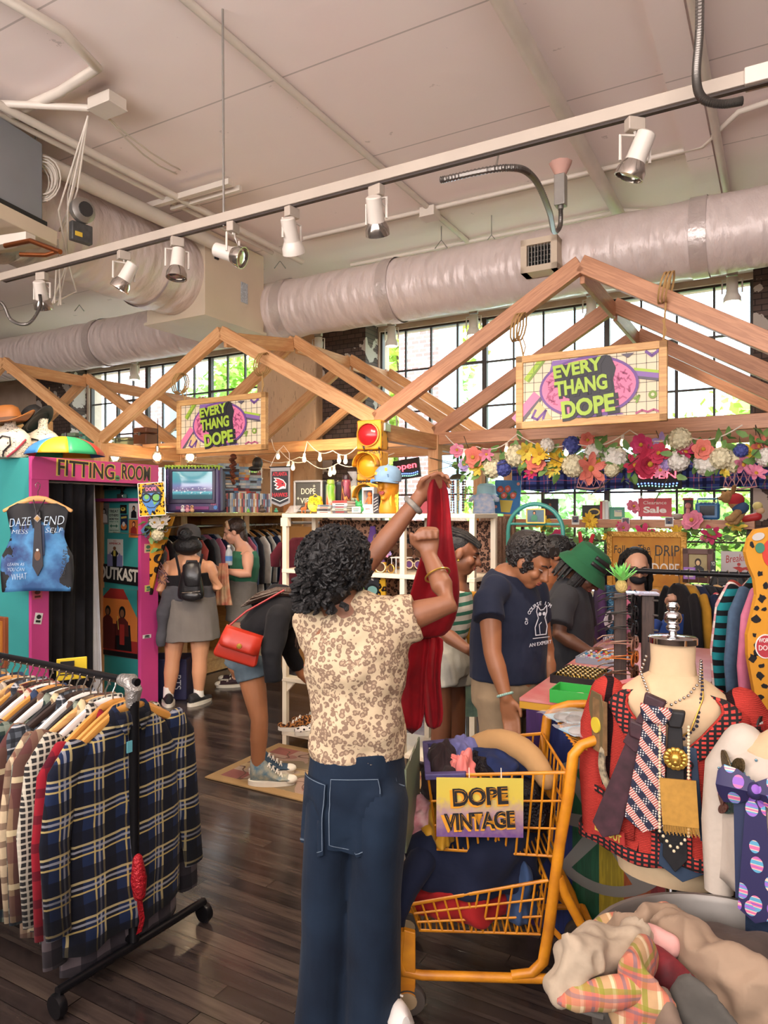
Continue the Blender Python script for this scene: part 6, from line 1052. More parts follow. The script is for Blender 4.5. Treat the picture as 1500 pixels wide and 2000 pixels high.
# ---------------------------------------------------------------- desk at the window
dk = thing('desk','long window desk with timber edge and striped painted front','desk',ROOM(.0,5.05,0),RZ);MB().box((-.3,.85,.84),(2.7,1.75,.05)).build('top',mat('desk_top','c9ab90',.5,var=(4,.2)),dk,smooth=False,bevel=.003);MB().box((-.3,-.03,.80),(2.7,.03,.12)).build('edge_board',FIR2,dk,smooth=False)
for i in range(14): MB().box((-1.5+.19*i,.03,.37),(.185,.03,.74)).build('front_plank',(mat('plank_green','2f5f46',.6),mat('plank_blue','34507f',.6),mat('plank_yellow','c9b23c',.6),mat('plank_navy','2c3a5c',.6))[(0,2,1,3,0,1,2)[i % 7]],dk,smooth=False)
MB().box((-.3,1.7,.4),(2.6,.04,.8)).build('back_board',PINE,dk,smooth=False)
DZt = .868
def lean(px,py,v): p = PV(px,py,v);return p
o,w,h = flat('framed_canvas','gold framed ochre canvas with dripping graffiti words','canvas',1190,1044,1334,1150,6.7,mat('canvas_ochre','d29a3c',.7,var=(5,.35),c2='b5742c'),th=.02);M_GF = mat('gilt_frame','b8893c',.35,metal=.5,bump=(60,.8,.01))
for x,z,ww,hh in ((0,h/2,w+.05,.05),(0,-h/2,w+.05,.05),(w/2,0,.05,h+.05),(-w/2,0,.05,h+.05)): MB().box((x,-.01,z),(ww,.04,hh)).build('frame',M_GF,o,bevel=.006,smooth=False)
text(o,'Follow The',-w*.2,h*.22,.075,BLACK,-.012,'graffiti',.05,w*.5,shear=.2);text(o,'DRIP',w*.28,h*.2,.1,BLACK,-.012,'graffiti',0,w*.32);decal(o,'drips',[quad(w*(-.36+.06*k),h*(.08-.03*(k % 3)),.004,.1+.05*(k % 2)) for k in range(13)],BLACK,-.0115,.001);text(o,'EVERY',-w*.22,-h*.2,.1,WHITE,-.012,'graffiti',0,w*.4);text(o,'DOPE',w*.26,-h*.14,.11,WHITE,-.012,'graffiti',0,w*.36)
b = MB();b.chain([(0,0,0),(0,0,.1)],[(.05,.015),(.06,.015)]);b.chain([(-.03,0,.1),(-.05,0,.24)],[(.02,.012),(.018,.012)]);b.chain([(.03,0,.1),(.07,0,.22)],[(.02,.012),(.018,.012)]);o = remesh(b,'hand_sign',mat('foam_red','c92a3c',.6),None,.007,3,world=False);o.location = PV(1143,1092,6.5);o.rotation_euler = (0,0,RZ);tag(o,'red foam hand making a two finger sign by the window','foam hand');MB().tube([(0,0,.02),(0,0,-.6)],.008,6).build('stick',WHITE,o)
o,w,h = flat('framed_portrait','brown framed portrait print of a seated dark haired sitter','picture',1345,1082,1382,1128,6.3,mat('print_landscape','b8a878',.6,var=(6,.4)),th=.02);M_FB = mat('frame_dark','5c3426',.4)
for x,z,ww,hh in ((0,h/2+.02,w+.09,.045),(0,-h/2-.02,w+.09,.045),(w/2+.02,0,.045,h+.09),(-w/2-.02,0,.045,h+.09)): MB().box((x,-.008,z),(ww,.035,hh)).build('frame',M_FB,o,bevel=.004,smooth=False)
fig(o,0,-.02,h*.85,mat('print_pale','d8b88a',.6),mat('print_brown','2e2018',.6),BLACK,-.011)
o,w,h = flat('record_sleeve','grey record sleeve with red Breakin lettering and two dancers','record',1408,1077,1472,1140,6.2,mat('sleeve_grey','b9b0b0',.5,var=(5,.12)),th=.006);text(o,"Breakin'",-w*.02,h*.28,.06,RED,-.004,w=w*.75,rot=.15,shear=.3)
for x,c in ((.05,RED),(.34,RED)): decal(o,'printed_figure',[[(w*x-.02,-h*.4),(w*x,-h*.1),(w*x-.045,.0),(w*x,h*.04),(w*x+.05,-.01),(w*x+.02,-h*.1),(w*x+.04,-h*.4),(w*x+.01,-h*.2)],oval(w*x,h*.1,.013)],c,-.004)
o = thing('loudspeaker','black loudspeaker standing on the window desk','speaker',(PV(1424,1150,5.75).x,PV(1424,1150,5.75).y,DZt),RZ);MB().loft([[V((sx*w/2,sy*.13,z)) for sx,sy in ((-1,-1),(1,-1),(1,1),(-1,1))] for z,w in ((0,.25),(.03,.27),(.26,.25),(.33,.2))]).build('cabinet',mat('speaker_black','1d1d20',.55),o,bevel=.02);MB().lathe([(.001,.0),(.04,.01),(.1,.02),(.105,.0)],(0,-.13,.1),24,R9).build('woofer',mat('speaker_cone','3a3a42',.4),o);MB().box((0,-.132,.25),(.15,.01,.06)).build('horn',BLACK,o,bevel=.01)
o,w,h = flat('small_frame','small violet card frame before the dark portrait','frame',1335,1108,1358,1131,5.9,mat('frame_violet','9a6ac0',.5),th=.01);decal(o,'print',[quad(0,0,w*.7,h*.65)],mat('print_grey','bdb8b2',.6),-.006)
o,w,h = flat('bottle_poster','narrow black card with white print between portrait and speaker','card',1388,1096,1398,1132,6.1,BLACK,th=.01);fig(o,0,-.03,h*.5,SK3,WHITE,SK3,-.006);text(o,'YO',0,h*.35,.03,WHITE,-.006,w=w*.7)
p = PV(1412,1236,5.1);o = thing('wrapped_print','black and white print in a clear sleeve leaning on the desk','print',(p.x,p.y+.12,DZt),RZ);MB().box((0,.01,.135),(.30,.006,.27)).build('print',mat('newsprint','cfc4b8',.6,var=(26,.55),c2='5a544e'),o,smooth=False);MB().box((0,.0,.135),(.32,.004,.28)).build('sleeve',mat('clear_film','f0f0f0',.12,alpha=.25),o,smooth=False);o.rotation_euler = (-.18,0,RZ);decal(o,'print_bands',[quad(0,.06,.26,.03),quad(0,.02,.26,.012)],mat('print_rust','b5704a',.6),.003)
o = thing('folded_jeans','folded dark jeans lying in front of the wrapped print','jeans',(PV(1400,1236,5.08).x,PV(1400,1236,5.08).y,DZt),RZ)
for k in range(3): MB().box((.004*k,.03,.016+.031*k),(.21-.006*k,.16,.03)).build('fold',cloth('fold_denim','2c3f5c',(30,.2)),o,bevel=.012)
# black pipe rack with dark floral clothes
PP = ROOM(-.05,4.80,0);pr = thing('pipe_rack','black pipe clothes rack beside the masked person','rack',PP,RZ);M_PB = mat('pipe_black','1e1e22',.4,metal=.4);MB().tube([(0,0,.02),(0,0,1.24),(-.03,0,1.27),(-.95,0,1.27),(-.98,0,1.24),(-.98,0,.02)],.017,10).build('frame',M_PB,pr);MB().tube([(0,-.25,.02),(0,.25,.02)],.017,8).build('foot',M_PB,pr);MB().tube([(-.98,-.25,.02),(-.98,.25,.02)],.017,8).build('foot',M_PB,pr);MB().tube([(0,0,1.20),(0,0,1.265),(-.05,0,1.27)],.022,10).build('elbow',M_PB,pr)
t = NT('dark_floral');v = t.vor(11);n = t.math('GREATER_THAN',t.noise(7,1),.52);c = t.mix(t.math('MULTIPLY',t.math('LESS_THAN',v,.30),n),lin('1a1a22'),lin('c9545c'));c = t.mix(t.math('MULTIPLY',t.math('LESS_THAN',v,.14),n),c,lin('e0cfc4'));t.col(c);t.set(Roughness=.8);M_DF = t.m
for i in range(9):
    m_,cn = ((M_DF,'dark floral'),(GM['black'],'plain black'),(GM['navy'],'navy blue'),(M_DF,'black flowered'),(GM['mustard'],'mustard'))[(i*2) % 5];p = PP+ROOM(-.08-.055*i,0,1.275);garment(SHIRTS[i % 4],'hanging_shirt','%s shirt on the black pipe rack, %s from its right post' % (cn,NTH[i]),'shirt',p,RZ+pi/2+.5,m_,'clothes on the black pipe rack',small=True).scale = (.95,1,.85);hanger('hanger of the %s shirt from the right post of the black pipe rack' % NTH[i],p,RZ+pi/2+.5,.36,WHITE if i % 3 == 0 else PINE if i % 3 == 1 else BLACK,'hangers on the black pipe rack')
SEQN = mat('sequin_navy','1c2c52',.25,metal=.5,var=(90,.9),bump=(140,.9,.01),c2='5a9ac0')
for i,(cn,m_) in enumerate((('plum',cloth('plum','4a3058')),('navy sequinned',SEQN),('slate',GM['slate blue']),('dusty pink',GM['rose pink']))):
    p = W(1172+i*16,1122,4.55+.05*i);g_ = garment(LONG[i % 2],'hanging_dress','%s dress hanging between the hat person and the masked person' % cn,'dress',p,RZ+pi/2+.3,m_,'dresses behind the counter',small=True);g_.scale = (.7,1.2,.8)
tag(MB().tube([W(1150,1121,4.6),W(1240,1121,4.8)],.012,8).tube([W(1150,1121,4.6),V((*W(1150,1121,4.6)[:2],0))],.014,8).tube([W(1240,1121,4.8),V((*W(1240,1121,4.8)[:2],0))],.014,8).build('dress_rail',M_PB,world=True),'short black rail holding the dresses behind the counter','rail')
# ---------------------------------------------------------------- rainbow counter
CU0,CU1,CV0,CV1,CZ = -.90,-.30,2.78,4.25,.90
ct = thing('counter','rainbow striped counter with a pale wheel painted on its front','counter',ROOM(CU0,CV0,0),RZ);CW = CU1-CU0;MB().box((CW/2,.75,.43),(CW-.02,1.45,.86)).build('body',mat('counter_dark','2c2a33',.6),ct,smooth=False)
xs_ = [uv_of(PV(px,1500,CV0))[0]-CU0 for px in (1030,1062,1120,1172,1220,1272,1320)]
for i,(c,n) in enumerate((('43265c','purple'),('2c3a78','blue'),('1f5a3c','green'),('b8a02c','yellow'),('a8552c','orange'),('8a2a2c','red'))): MB().box(((xs_[i]+xs_[i+1])/2,-.008,.43),(xs_[i+1]-xs_[i],.016,.86)).build('front_plank',wood('paint_'+n,c,''.join('%02x' % int(int(c[k:k+2],16)*.82) for k in (0,2,4)),1.5,.45,'z'),ct,smooth=False)
MB().box((CW+.005,-.0,.43),(.03,.03,.86)).build('corner_post',BLACK,ct,smooth=False);MB().box((CW/2-.003,.735,.875),(CW+.05,1.5,.03)).build('top_edge',mat('edge_ochre','c9962c',.5),ct,smooth=False);MB().box((CW/2-.003,.735,.894),(CW+.05,1.5,.014)).build('top',mat('top_red','c9565a',.4,var=(5,.4),c2='d8a09a'),ct,smooth=False)
M_WHL = mat('wheel_grey','a9a7a0',.6,alpha=.5);wx,wz = uv_of(PV(1180,1600,CV0))[0]-CU0,.455;ring = []
for i in range(40): a,e = 2*pi*i/40,2*pi*(i+1)/40;ring.append([(wx+r*cos(t_),wz+r*sin(t_)) for r,t_ in ((.262,a),(.262,e),(.222,e),(.222,a))])
decal(ct,'painted_wheel',ring,M_WHL,-.0165,.001);decal(ct,'painted_wheel',[[(wx+.03*cos(a+1.4),wz+.03*sin(a+1.4)),(wx+.225*cos(a+.085),wz+.225*sin(a+.085)),(wx+.225*cos(a-.085),wz+.225*sin(a-.085)),(wx+.03*cos(a-1.4),wz+.03*sin(a-1.4))] for a in (2.2,pi,4.05,5.3,.9,0)],M_WHL,-.0165,.001)
CT = lambda px,py,dz=.902: WF(px,py,dz)
# jewellery trays
def tray(lab,p,rz,d,m,fill,n,gm,gname):
    o = thing('jewellery_tray',lab,'tray',p,rz);w,l,h = d
    MB().box((0,0,.004),(w,l,.008)).build('base',m,o,smooth=False)
    for x,y,a,b2 in ((0,-l/2,w,.008),(0,l/2,w,.008),(-w/2,0,.008,l),(w/2,0,.008,l)): MB().box((x,y,h/2),(a,b2,h)).build('side',m,o,smooth=False)
    MB().box((0,0,h*.35),(w-.02,l-.02,h*.5)).build('insert',fill,o,bevel=.003);return o
rt = tray('black ring tray full of gold rings on the counter',CT(1136,1328),RZ-.05,(.20,.24,.035),mat('tray_black','17171a',.4),mat('foam_black','1a191b',.95),0,GLD,'');NRow = ['front row','second row','third row','fourth row','fifth row','sixth row']
PROT = None
for r in range(6):
    for c in range(8):
        p = wm(rt) @ V((-.077+.022*c,-.09+.036*r,.031));lab = 'gold ring in the black tray, %s, %s from the left' % (NRow[r],NTH[c])
        if PROT is None:
            PROT = thing('finger_ring',lab,'ring',p,RZ,'rings in the black tray');MB().tube([(.008*cos(a),0,.008*sin(a)) for a in (2*pi*j/14 for j in range(14))],.0022,6,closed=True).build('band',GLD,PROT);MB().ell((0,0,.011),(.006,.005,.004),n=8,m=5).build('stone',mat('stone_cream','d8c08a',.2,metal=.3),PROT)
        else: dup(PROT,p,RZ+rnd.uniform(-.6,.6),lab)
gb = thing('green_box','open bright green plastic box on the counter','box',CT(1122,1368),RZ-.0);GP = mat('plastic_green','35a845',.4);GW,GL_,GH = .155,.14,.05
MB().box((0,0,.003),(GW,GL_,.006)).build('base',GP,gb,smooth=False)
for x,y,a,b2 in ((0,-GL_/2,GW,.005),(0,GL_/2,GW,.005),(-GW/2,0,.005,GL_),(GW/2,0,.005,GL_)): MB().box((x,y,GH/2),(a,b2,GH)).build('side',GP,gb,smooth=False)
l_ = MB().box((GW*.55,0,0),(GW,GL_,.006)).build('lid',GP,gb,(GW/2,0,GH),smooth=False);l_.rotation_euler = (0,-.32,0);MB().box((GW*.55,0,.005),(GW*.9,GL_*.9,.003)).build('lid_card',mat('card_rose','d8848c',.5),l_,smooth=False);
for k in range(5): tag(MB().tube([(.03*cos(a)*(1+.1*k),.018*sin(a),.008+.004*k) for a in (2*pi*j/18 for j in range(18))],.0025,6,closed=True).build('bangle',GLD if k % 2 else PEARL,None,gb.location+V((.0,.0,.0)),RZ+k),'%s thin bangle lying in the green box, counted from below' % NTH[k],'bangle','bangles in the green box')
t2 = tray('grey tray of silver and stone jewellery at the far end of the counter',CT(1183,1290),RZ-.05,(.22,.26,.03),mat('tray_grey','8a94a4',.4),mat('foam_white','c9cdd2',.9),0,GLD,'')
JC = [mat('jewel_'+c,c,.2,metal=.4) for c in ('d8d8dc','e8c86a','5a9ac8','d85a6a','e8e8ec','b0a0d0')]
for k in range(48):
    p = wm(t2) @ V((-.09+.026*(k % 8),-.11+.042*(k//8),.026));b = MB().ell((0,0,.004),(.009,.008,.006),n=8,m=5);o = b.build('earring',JC[(k*5) % 6],None,p,k);tag(o,'small stone earring in the grey tray, %s, %s from the left' % (NRow[k//8],NTH[k % 8]),'earring','earrings in the grey tray')
# sunglasses stand on the counter
sd = thing('sunglasses_stand','dark wood two post stand holding rows of sunglasses','stand',CT(1238,1345),RZ+.25);DW = wood('walnut','4a3a32','352a26',1.6,.5,'z')
for x in (-.055,.055): MB().box((x,0,.2),(.05,.035,.40)).build('post',DW,sd,smooth=False,bevel=.003)
MB().box((0,.0,.006),(.24,.16,.012)).build('base',DW,sd,smooth=False)
for k in range(6):
    for x in (-.075,.075): MB().tube([(x,-.03,.07+.062*k),(x*1.2,-.05,.072+.062*k)],.004,6).build('peg',M_GALV,sd)
for k in range(6):
    m_,l_,cn = ((BLACK,LBK,'black'),(BLACK,LBK,'black'),(BLACK,LBK,'black'),(mat('frame_rose','8f6a58',.3),LB,'rose brown'),(mat('frame_amber','b5682c',.2),LB,'amber'),(TORT,LB,'tortoise'))[5-k if k < 3 else 5-k]
    for side in (0,1): glasses('%s sunglasses %s on the walnut stand, %s from the bottom' % (cn,('facing the counter front','on the rear side')[side],NTH[k]),wm(sd) @ V((-.0,-.045 if not side else .045,.045+.062*k)),sd.rotation_euler[2]+(pi/2-.25 if not side else pi/2+.2),m_,l_,'sunglasses on the walnut stand',.033,0,False)
o = thing('pineapple_top','bright green pineapple toy on top of the walnut stand','pineapple',wm(sd) @ V((-.05,0,.402)),0);MB().ell((0,0,.03),(.026,.026,.03)).build('fruit',mat('pine_tan','c9b06a',.7,bump=(120,1,.01)),o);b = MB()
for k in range(22): a = k*2.4;e = .25+.75*(k/22);d = V((cos(a)*e,sin(a)*e,1.1-.5*e)).normalized();w_ = V((-sin(a),cos(a),0))*.011;b.add([V((0,0,.05))-w_*.6,V((0,0,.05))+d*.04-w_,V((0,0,.05))+d*.085,V((0,0,.05))+d*.04+w_,V((0,0,.05))+w_*.6],[(0,1,2,3,4)])
b.build('leaves',mat('pine_leaf','7fd06a',.5),o,solid=.002,smooth=False)
o = thing('paper_tray','flat mirror card on top of the walnut stand','card',wm(sd) @ V((.03,-.01,.402)),RZ+.3);MB().box((0,0,.004),(.13,.09,.008)).build('card',mat('mirror_card','b9b4c0',.15,metal=.5),o,smooth=False)
# ---------------------------------------------------------------- mannequin in the red cardigan
seen = names()
MR = -.42;MX,MY = (1314-750)/F*2.05,2.05;mq = thing('mannequin','cream dress form with a chrome neck cap','mannequin',(MX,MY,0),MR);FRM = cloth('form_cream','d0b692',(30,.08),.9,(40,.1,.01))
MB().lathe([(.055,.60),(.15,.61),(.16,.66),(.155,.78),(.135,.88),(.15,.98),(.165,1.06),(.155,1.12),(.10,1.165),(.065,1.185),(.06,1.22),(.062,1.275),(.001,1.277)],n=32,sy=.68).build('torso',FRM,mq);CHR = mat('chrome','d8d8da',.08,metal=1);MB().lathe([(.064,1.27),(.068,1.272),(.068,1.288),(.062,1.292),(.012,1.296),(.010,1.305),(.017,1.31),(.019,1.318),(.014,1.326),(.022,1.332),(.026,1.345),(.022,1.358),(.012,1.364),(.017,1.37),(.019,1.378),(.013,1.388),(.001,1.39)],n=28,sy=.8).build('neck_cap',CHR,mq)
MB().lathe([(.02,.2),(.02,.62)],n=12).build('pole',CHR,mq);MB().lathe([(.17,.177),(.17,.192),(.03,.217)],n=24).build('foot_plate',CHR,mq)
t = NT('red_knit');x,y,z = t.xyz();kn = t.n.new('ShaderNodeTexWave');kn.inputs['Scale'].default_value = 70;kn.bands_direction = 'Z';kn.inputs['Distortion'].default_value = 3;kn.inputs['Detail Scale'].default_value = 6;t.t.links.new(t.tc.outputs['Object'],kn.inputs['Vector'])
wob = t.math('MULTIPLY',t.math('SUBTRACT',t.noise(7,1,t.map((1,1,.6))),.5),.10);st = t.math('LESS_THAN',t.math('MODULO',t.math('ADD',t.math('ADD',x,wob),5.02),.105),.024);brk = t.math('GREATER_THAN',t.noise(5.5,1,t.map((2,2,1))),.42);c = t.mix(t.math('MULTIPLY',st,brk),lin('c2423a'),lin('1c181b'));c = t.mix(t.math('MULTIPLY',kn.outputs['Fac'],.25),c,lin('5a1c1c'));t.col(c);t.set(Roughness=.95,Specular_IOR_Level=.1);t.bump(kn.outputs['Fac'],.6,.006);M_KNIT = t.m
t = NT('knit_band');x,y,z = t.xyz();ck = t.math('LESS_THAN',t.math('MODULO',t.math('ADD',z,5),.012),.006);ck2 = t.math('LESS_THAN',t.math('MODULO',t.math('ADD',x,5),.018),.011);t.col(t.mix(t.math('MULTIPLY',ck,ck2),lin('1c181b'),lin('c2423a')));t.set(Roughness=.95);M_BAND = t.m
cg = thing('cardigan','red and black knitted cardigan with patches on the front dress form','cardigan',(MX,MY,.71),MR)
def cardi(f,s,gk=.95):            # f 0 shoulder .. 1 hem, s 0..1 round from one front edge to the other
    z = .475*(1-f);w = .10+.115*min(f/.16,1)**.7+.02*f;d = .075+.065*min(f/.25,1)+.02*f;g = max(.06,gk*(1-f/.42)) if f < .42 else .015
    a = -pi/2+g+(2*pi-2*g)*s;bl = .012*f*sin(a*7+f*3)+.01*sin(a*3+1);zz = z-.05*(f < .2)*(1-f/.2)*abs(cos(a))-(.02*f*(cos(a) > 0))
    return V((-(w+bl)*cos(a),(d+bl)*sin(a),zz+.004*sin(a*11)*f))
def cardi_p(f,s,out=.0): p = cardi(f,s);n = V((p.x,p.y*1.6,0)).normalized();return p+n*out
MB().loft([[cardi(i/22,j/60) for j in range(61)] for i in range(23)],cap=False,closed=False).build('body',M_KNIT,cg,solid=.008)
for e,s_ in ((0,1),(1,-1)): MB().loft([[cardi_p(i/22,e+s_*k*.0062*(1+(i < 9)*.9),.010) for k in range(6)] for i in range(23)],cap=False,closed=False).build('front_band',M_BAND,cg,solid=.006)
MB().loft([[cardi_p(f,.02+.96*j/60,.010) for j in range(61)] for f in (.93,.96,1.0)],cap=False,closed=False).build('hem_band',M_BAND,cg,solid=.006)
for s,pts in ((-1,[(-.18,0,.40),(-.208,.0,.30),(-.212,-.02,.16),(-.20,-.04,.0)]),(1,[(.18,0,.40),(.235,.02,.31),(.262,.04,.2),(.255,.05,.03)])): MB().chain(pts,[(.05,.06),(.052,.062),(.048,.055),(.046,.045)],(1,0,0),16,(1,0)).build('sleeve',M_KNIT,cg)
for f in (.50,.66,.83): MB().lathe([(.001,.008),(.012,.007),(.015,.003),(.015,0)],cardi_p(f,.008,.018),14,R9).build('button',BLACK,cg)
for s0,s1,lab in ((.06,.2,'pocket'),(.8,.94,'pocket')):
    MB().loft([[cardi_p(f,s0+(s1-s0)*k/8,.012) for k in range(9)] for f in (.68,.78,.88)],cap=False,closed=False).build(lab,M_KNIT,cg,solid=.005);MB().loft([[cardi_p(f,s0+(s1-s0)*k/8,.018) for k in range(9)] for f in (.665,.70)],cap=False,closed=False).build('pocket_band',M_BAND,cg,solid=.004)
def patch(f,s,poly,m,t_=None,tm=None,h=.02,w=None,th=.004,tz=0,name='patch'):
    p = cardi_p(f,s,.02);a = math.atan2(p.y*1.6,p.x);o = MB().prism(poly,-th,0).build(name,m,cg,p,a+pi/2,False)
    for i,q in enumerate(t_ if isinstance(t_,list) else ([(t_,0,h)] if t_ else [])): text(o,q[0],0,q[1],q[2],tm,-th-.001,w=w if len(q) < 4 else q[3],bold=.02)
    return o
OLV = mat('patch_olive','6a5a3a',.8);TAN = mat('patch_tan','8a6a44',.8,var=(40,.4));patch(.24,.905,quad(0,0,.11,.022,.0),mat('patch_red','a8302c',.8),'UNREEL',BLACK,.014,.09);patch(.27,.835,oval(0,0,.042),BLACK,[('FROM',.022,.010,.035),('STATE',-.022,.012,.045)],WHITE);patch(.28,.80,quad(.0,-.03,.06,.02,-.5),mat('patch_red','a8302c',.8),'SUBT',BLACK,.010,.04)
for q in ((.835,),): o = patch(.262,q[0],[(-.015,0),(-.007,.016),(0,.003),(.007,.016),(.015,0)],YEL,None,None,th=.007)
patch(.55,.895,[(-.035,-.075),(-.0,-.075),(.0,-.01),(.03,-.075),(.045,-.02),(.02,.05),(-.03,.06)],OLV);patch(.90,.885,quad(0,0,.13,.03,-.1),mat('patch_red','a8302c',.8),'JIT TIGH',YEL,.018,.10);patch(.885,.115,quad(0,0,.12,.035,.1),mat('patch_red','a8302c',.8),'BALLOUT',YEL,.022,.10)
patch(.24,.115,[(-.04,-.1),(.04,-.1),(.045,.03),(.03,.06),(-.03,.06),(-.045,.02)],OLV);patch(.30,.115,quad(0,0,.065,.15),TAN,None,None,th=.007);patch(.3,.115,oval(-.012,.0,.022),mat('pin_lemon','d8c23c',.4),None,None,th=.012)
ringp = []
for i in range(20): a,e = pi*1.05*i/20+pi*.85,pi*1.05*(i+1)/20+pi*.85;ringp.append([(r*cos(t_),1.25*r*sin(t_)) for r,t_ in ((.075,a),(.075,e),(.055,e),(.055,a))])
b = MB();[b.prism(q,-.006,0) for q in ringp];p = cardi_p(.5,.085,.022);b.build('patch_ring',mat('patch_greygreen','4a463c',.8,var=(60,.7),c2='b9a98a'),cg,p,math.atan2(p.y*1.6,p.x)+pi/2,False)
TB = V((MX,MY,.71))
def necktie(lab,f0,s0,L,w,m,rz,dx=0,knot=True,tilt=0,tip=True,out=.03):
    R = Matrix.Rotation(MR,3,'Z');q_ = cardi_p(f0,s0,out);q_.x = dx;q_.y = min(q_.y,-.150-out);p = TB+R @ q_;o = thing('necktie',lab,'tie',p,MR);o.rotation_euler = (0,tilt,MR);b = MB()
    poly = [(-w*.28,0),(w*.28,0),(w*.5,-L*.9),(0,-L) if tip else (w*.5,-L),(-w*.5,-L*.9) if tip else (-w*.5,-L)];b.prism(poly,-.006,.002);b.build('blade',m,o,smooth=False,bevel=.002)
    if knot: MB().loft([[V((sx*ww,sy*.014-.006,z)) for sx,sy in ((-1,-1),(1,-1),(1,1),(-1,1))] for z,ww in ((.0,w*.26),(.02,w*.36),(.045,w*.42))]).build('knot',m,o,bevel=.006)
    return o
t = NT('star_check');x,y,z = t.xyz();r1 = t.math('ADD',x,z);r2 = t.math('SUBTRACT',x,z);A = t.math('LESS_THAN',t.math('MODULO',t.math('ADD',r1,5),.05),.025);B = t.math('LESS_THAN',t.math('MODULO',t.math('ADD',r2,5),.05),.025);c = t.mix(A,lin('1c2038'),lin('a84a44'));st = t.math('LESS_THAN',t.math('MODULO',t.math('ADD',r2,5),.008),.0035);c = t.mix(t.math('MULTIPLY',A,st),c,lin('d8ccc0'));dt = t.math('LESS_THAN',t.vor(150,rnd=0),.3);c = t.mix(t.math('MULTIPLY',t.math('MULTIPLY',t.math('SUBTRACT',1.0,A),B),dt),c,lin('d8d2cc'));t.col(c);t.set(Roughness=.7);M_STAR = t.m
M_T1 = mat('tie_plum','2e1a20',.6,var=(28,.8),c2='4a2a34');M_T3 = mat('tie_dots','1c1b1e',.6,var=(70,.3));M_T4 = mat('tie_blue','26384f',.7);M_T5 = mat('cloth_gold','b88a3c',.85,var=(60,.2))
necktie('dark blue wide tie at the back of the ties on the cardigan',.33,.965,.36,.12,M_T4,0,.03,knot=False,out=.015);necktie('black tie with tiny dots over the wide blue tie',.22,.968,.385,.062,M_T3,0,.012,out=.028);necktie('dark patterned tie slanting on the left of the cardigan',.30,.05,.30,.075,M_T1,0,-.085,tilt=.30,out=.022);necktie('star and stripe check tie in the middle of the cardigan',.19,.02,.30,.10,M_STAR,0,-.038,tilt=.10,out=.040)
o = necktie('plum print knotted scarf tie at the open neck of the form',.10,.045,.12,.07,M_T1,0,-.05,tilt=.35,out=.03)
o = thing('gold_cloth','mustard fringed cloth strip pinned over the ties','cloth',TB+Matrix.Rotation(MR,3,'Z') @ V((.008,-.212,.475*.48)),MR);MB().box((.012,0,-.045),(.088,.006,.12)).build('cloth',M_T5,o,smooth=False);b = MB()
for k in range(30): b.tube([(-.03+k*.0029,0,-.105),(-.031+k*.003,-.002,-.122-.004*(k % 3))],.0012,4)
b.build('fringe',M_T5,o);o.rotation_euler = (0,-.06,MR)
o = thing('lion_pin','round gold lion brooch on the dotted tie','brooch',TB+Matrix.Rotation(MR,3,'Z') @ V((.014,-.205,.475*.62)),MR);b = MB()
for k in range(14): a = k*2*pi/14;b.ell((.022*cos(a),0,.022*sin(a)),(.009,.006,.009),n=8,m=5)
b.build('mane',GLD,o);MB().ell((0,-.006,0),(.015,.01,.018),n=12,m=8).build('face',GLD,o);MB().ell((0,-.016,-.005),(.006,.005,.006),n=8,m=6).build('muzzle',GLD,o)
R = Matrix.Rotation(MR,3,'Z')
def necklace(lab,pts,r,m,bead=0):
    P = []
    for i in range(len(pts)-1): P += [V(pts[i]).lerp(V(pts[i+1]),k/8) for k in range(8)]
    P.append(V(pts[-1]));b = MB()
    if bead:
        L = 0;prev = P[0]
        for q in P:
            if (q-prev).length > bead or q is P[0]: b.ell(q,r,n=7,m=5);prev = q
    else: b.tube(P,r,6)
    b.v = [tuple(TB+R @ V(q)) for q in b.v];return tag(b.build('necklace',m,world=True),lab,'necklace')
cz = lambda a,r,z: (r*cos(a),r*.72*sin(a)-.012,z)
necklace('silver disc necklace round the dress form neck',[cz(-pi*.05,.075,.52),cz(-pi*.25,.10,.47),cz(-pi*.38,.115,.435),cz(-pi*.5,.13,.41),cz(-pi*.65,.125,.425),cz(-pi*.85,.095,.48),cz(-pi*.98,.072,.52)],.0045,M_LENS,.008);necklace('dark braided cord necklace hanging low on the dress form',[cz(-pi*.05,.075,.52),cz(-pi*.25,.11,.45),cz(-pi*.36,.15,.36),cz(-pi*.5,.175,.29)],.0045,mat('cord_navy','22263c',.7),.006);necklace('thin gold chain necklace on the dress form',[cz(-pi*.06,.078,.515),cz(-pi*.28,.125,.43),cz(-pi*.4,.16,.35),cz(-pi*.5,.17,.31)],.0022,GLD)
necklace('rope chain of cream links framing the dotted tie',[(-.025,-.195-.014*k/8,.40-.30*k/8) for k in range(9)]+[(.01,-.211,.055)]+[(.045,-.200-.010*(8-k)/8,.10+.28*k/8) for k in range(9)],.0042,PEARL,.0075)
push(seen,1.12)
# ---------------------------------------------------------------- white jacket form, right edge
WX,WY = 1.125,1.9;m2 = thing('mannequin','dress form with a wooden neck knob at the right edge','mannequin',(WX,WY,0),-.7)
MB().lathe([(.055,.45),(.15,.48),(.16,.62),(.145,.72),(.13,.8),(.155,.94),(.15,1.0),(.09,1.05),(.055,1.07),(.055,1.12),(.001,1.122)],n=30,sy=.68).build('torso',FRM,m2);MB().lathe([(.05,1.12),(.055,1.13),(.045,1.16),(.03,1.19),(.045,1.22),(.001,1.25)],n=20).build('neck_knob',PINE,m2);MB().lathe([(.02,0),(.02,.5)],n=10).build('pole',CHR,m2);MB().lathe([(.15,0),(.15,.015),(.03,.03)],n=20).build('foot_plate',CHR,m2)
wj = thing('white_jacket','white jacket with sequin flower appliques on the right edge dress form','jacket',(WX,WY,.72),-.7);M_WJ = cloth('crepe_white','c4b9ac',(30,.06),.85,(14,.4,.015))
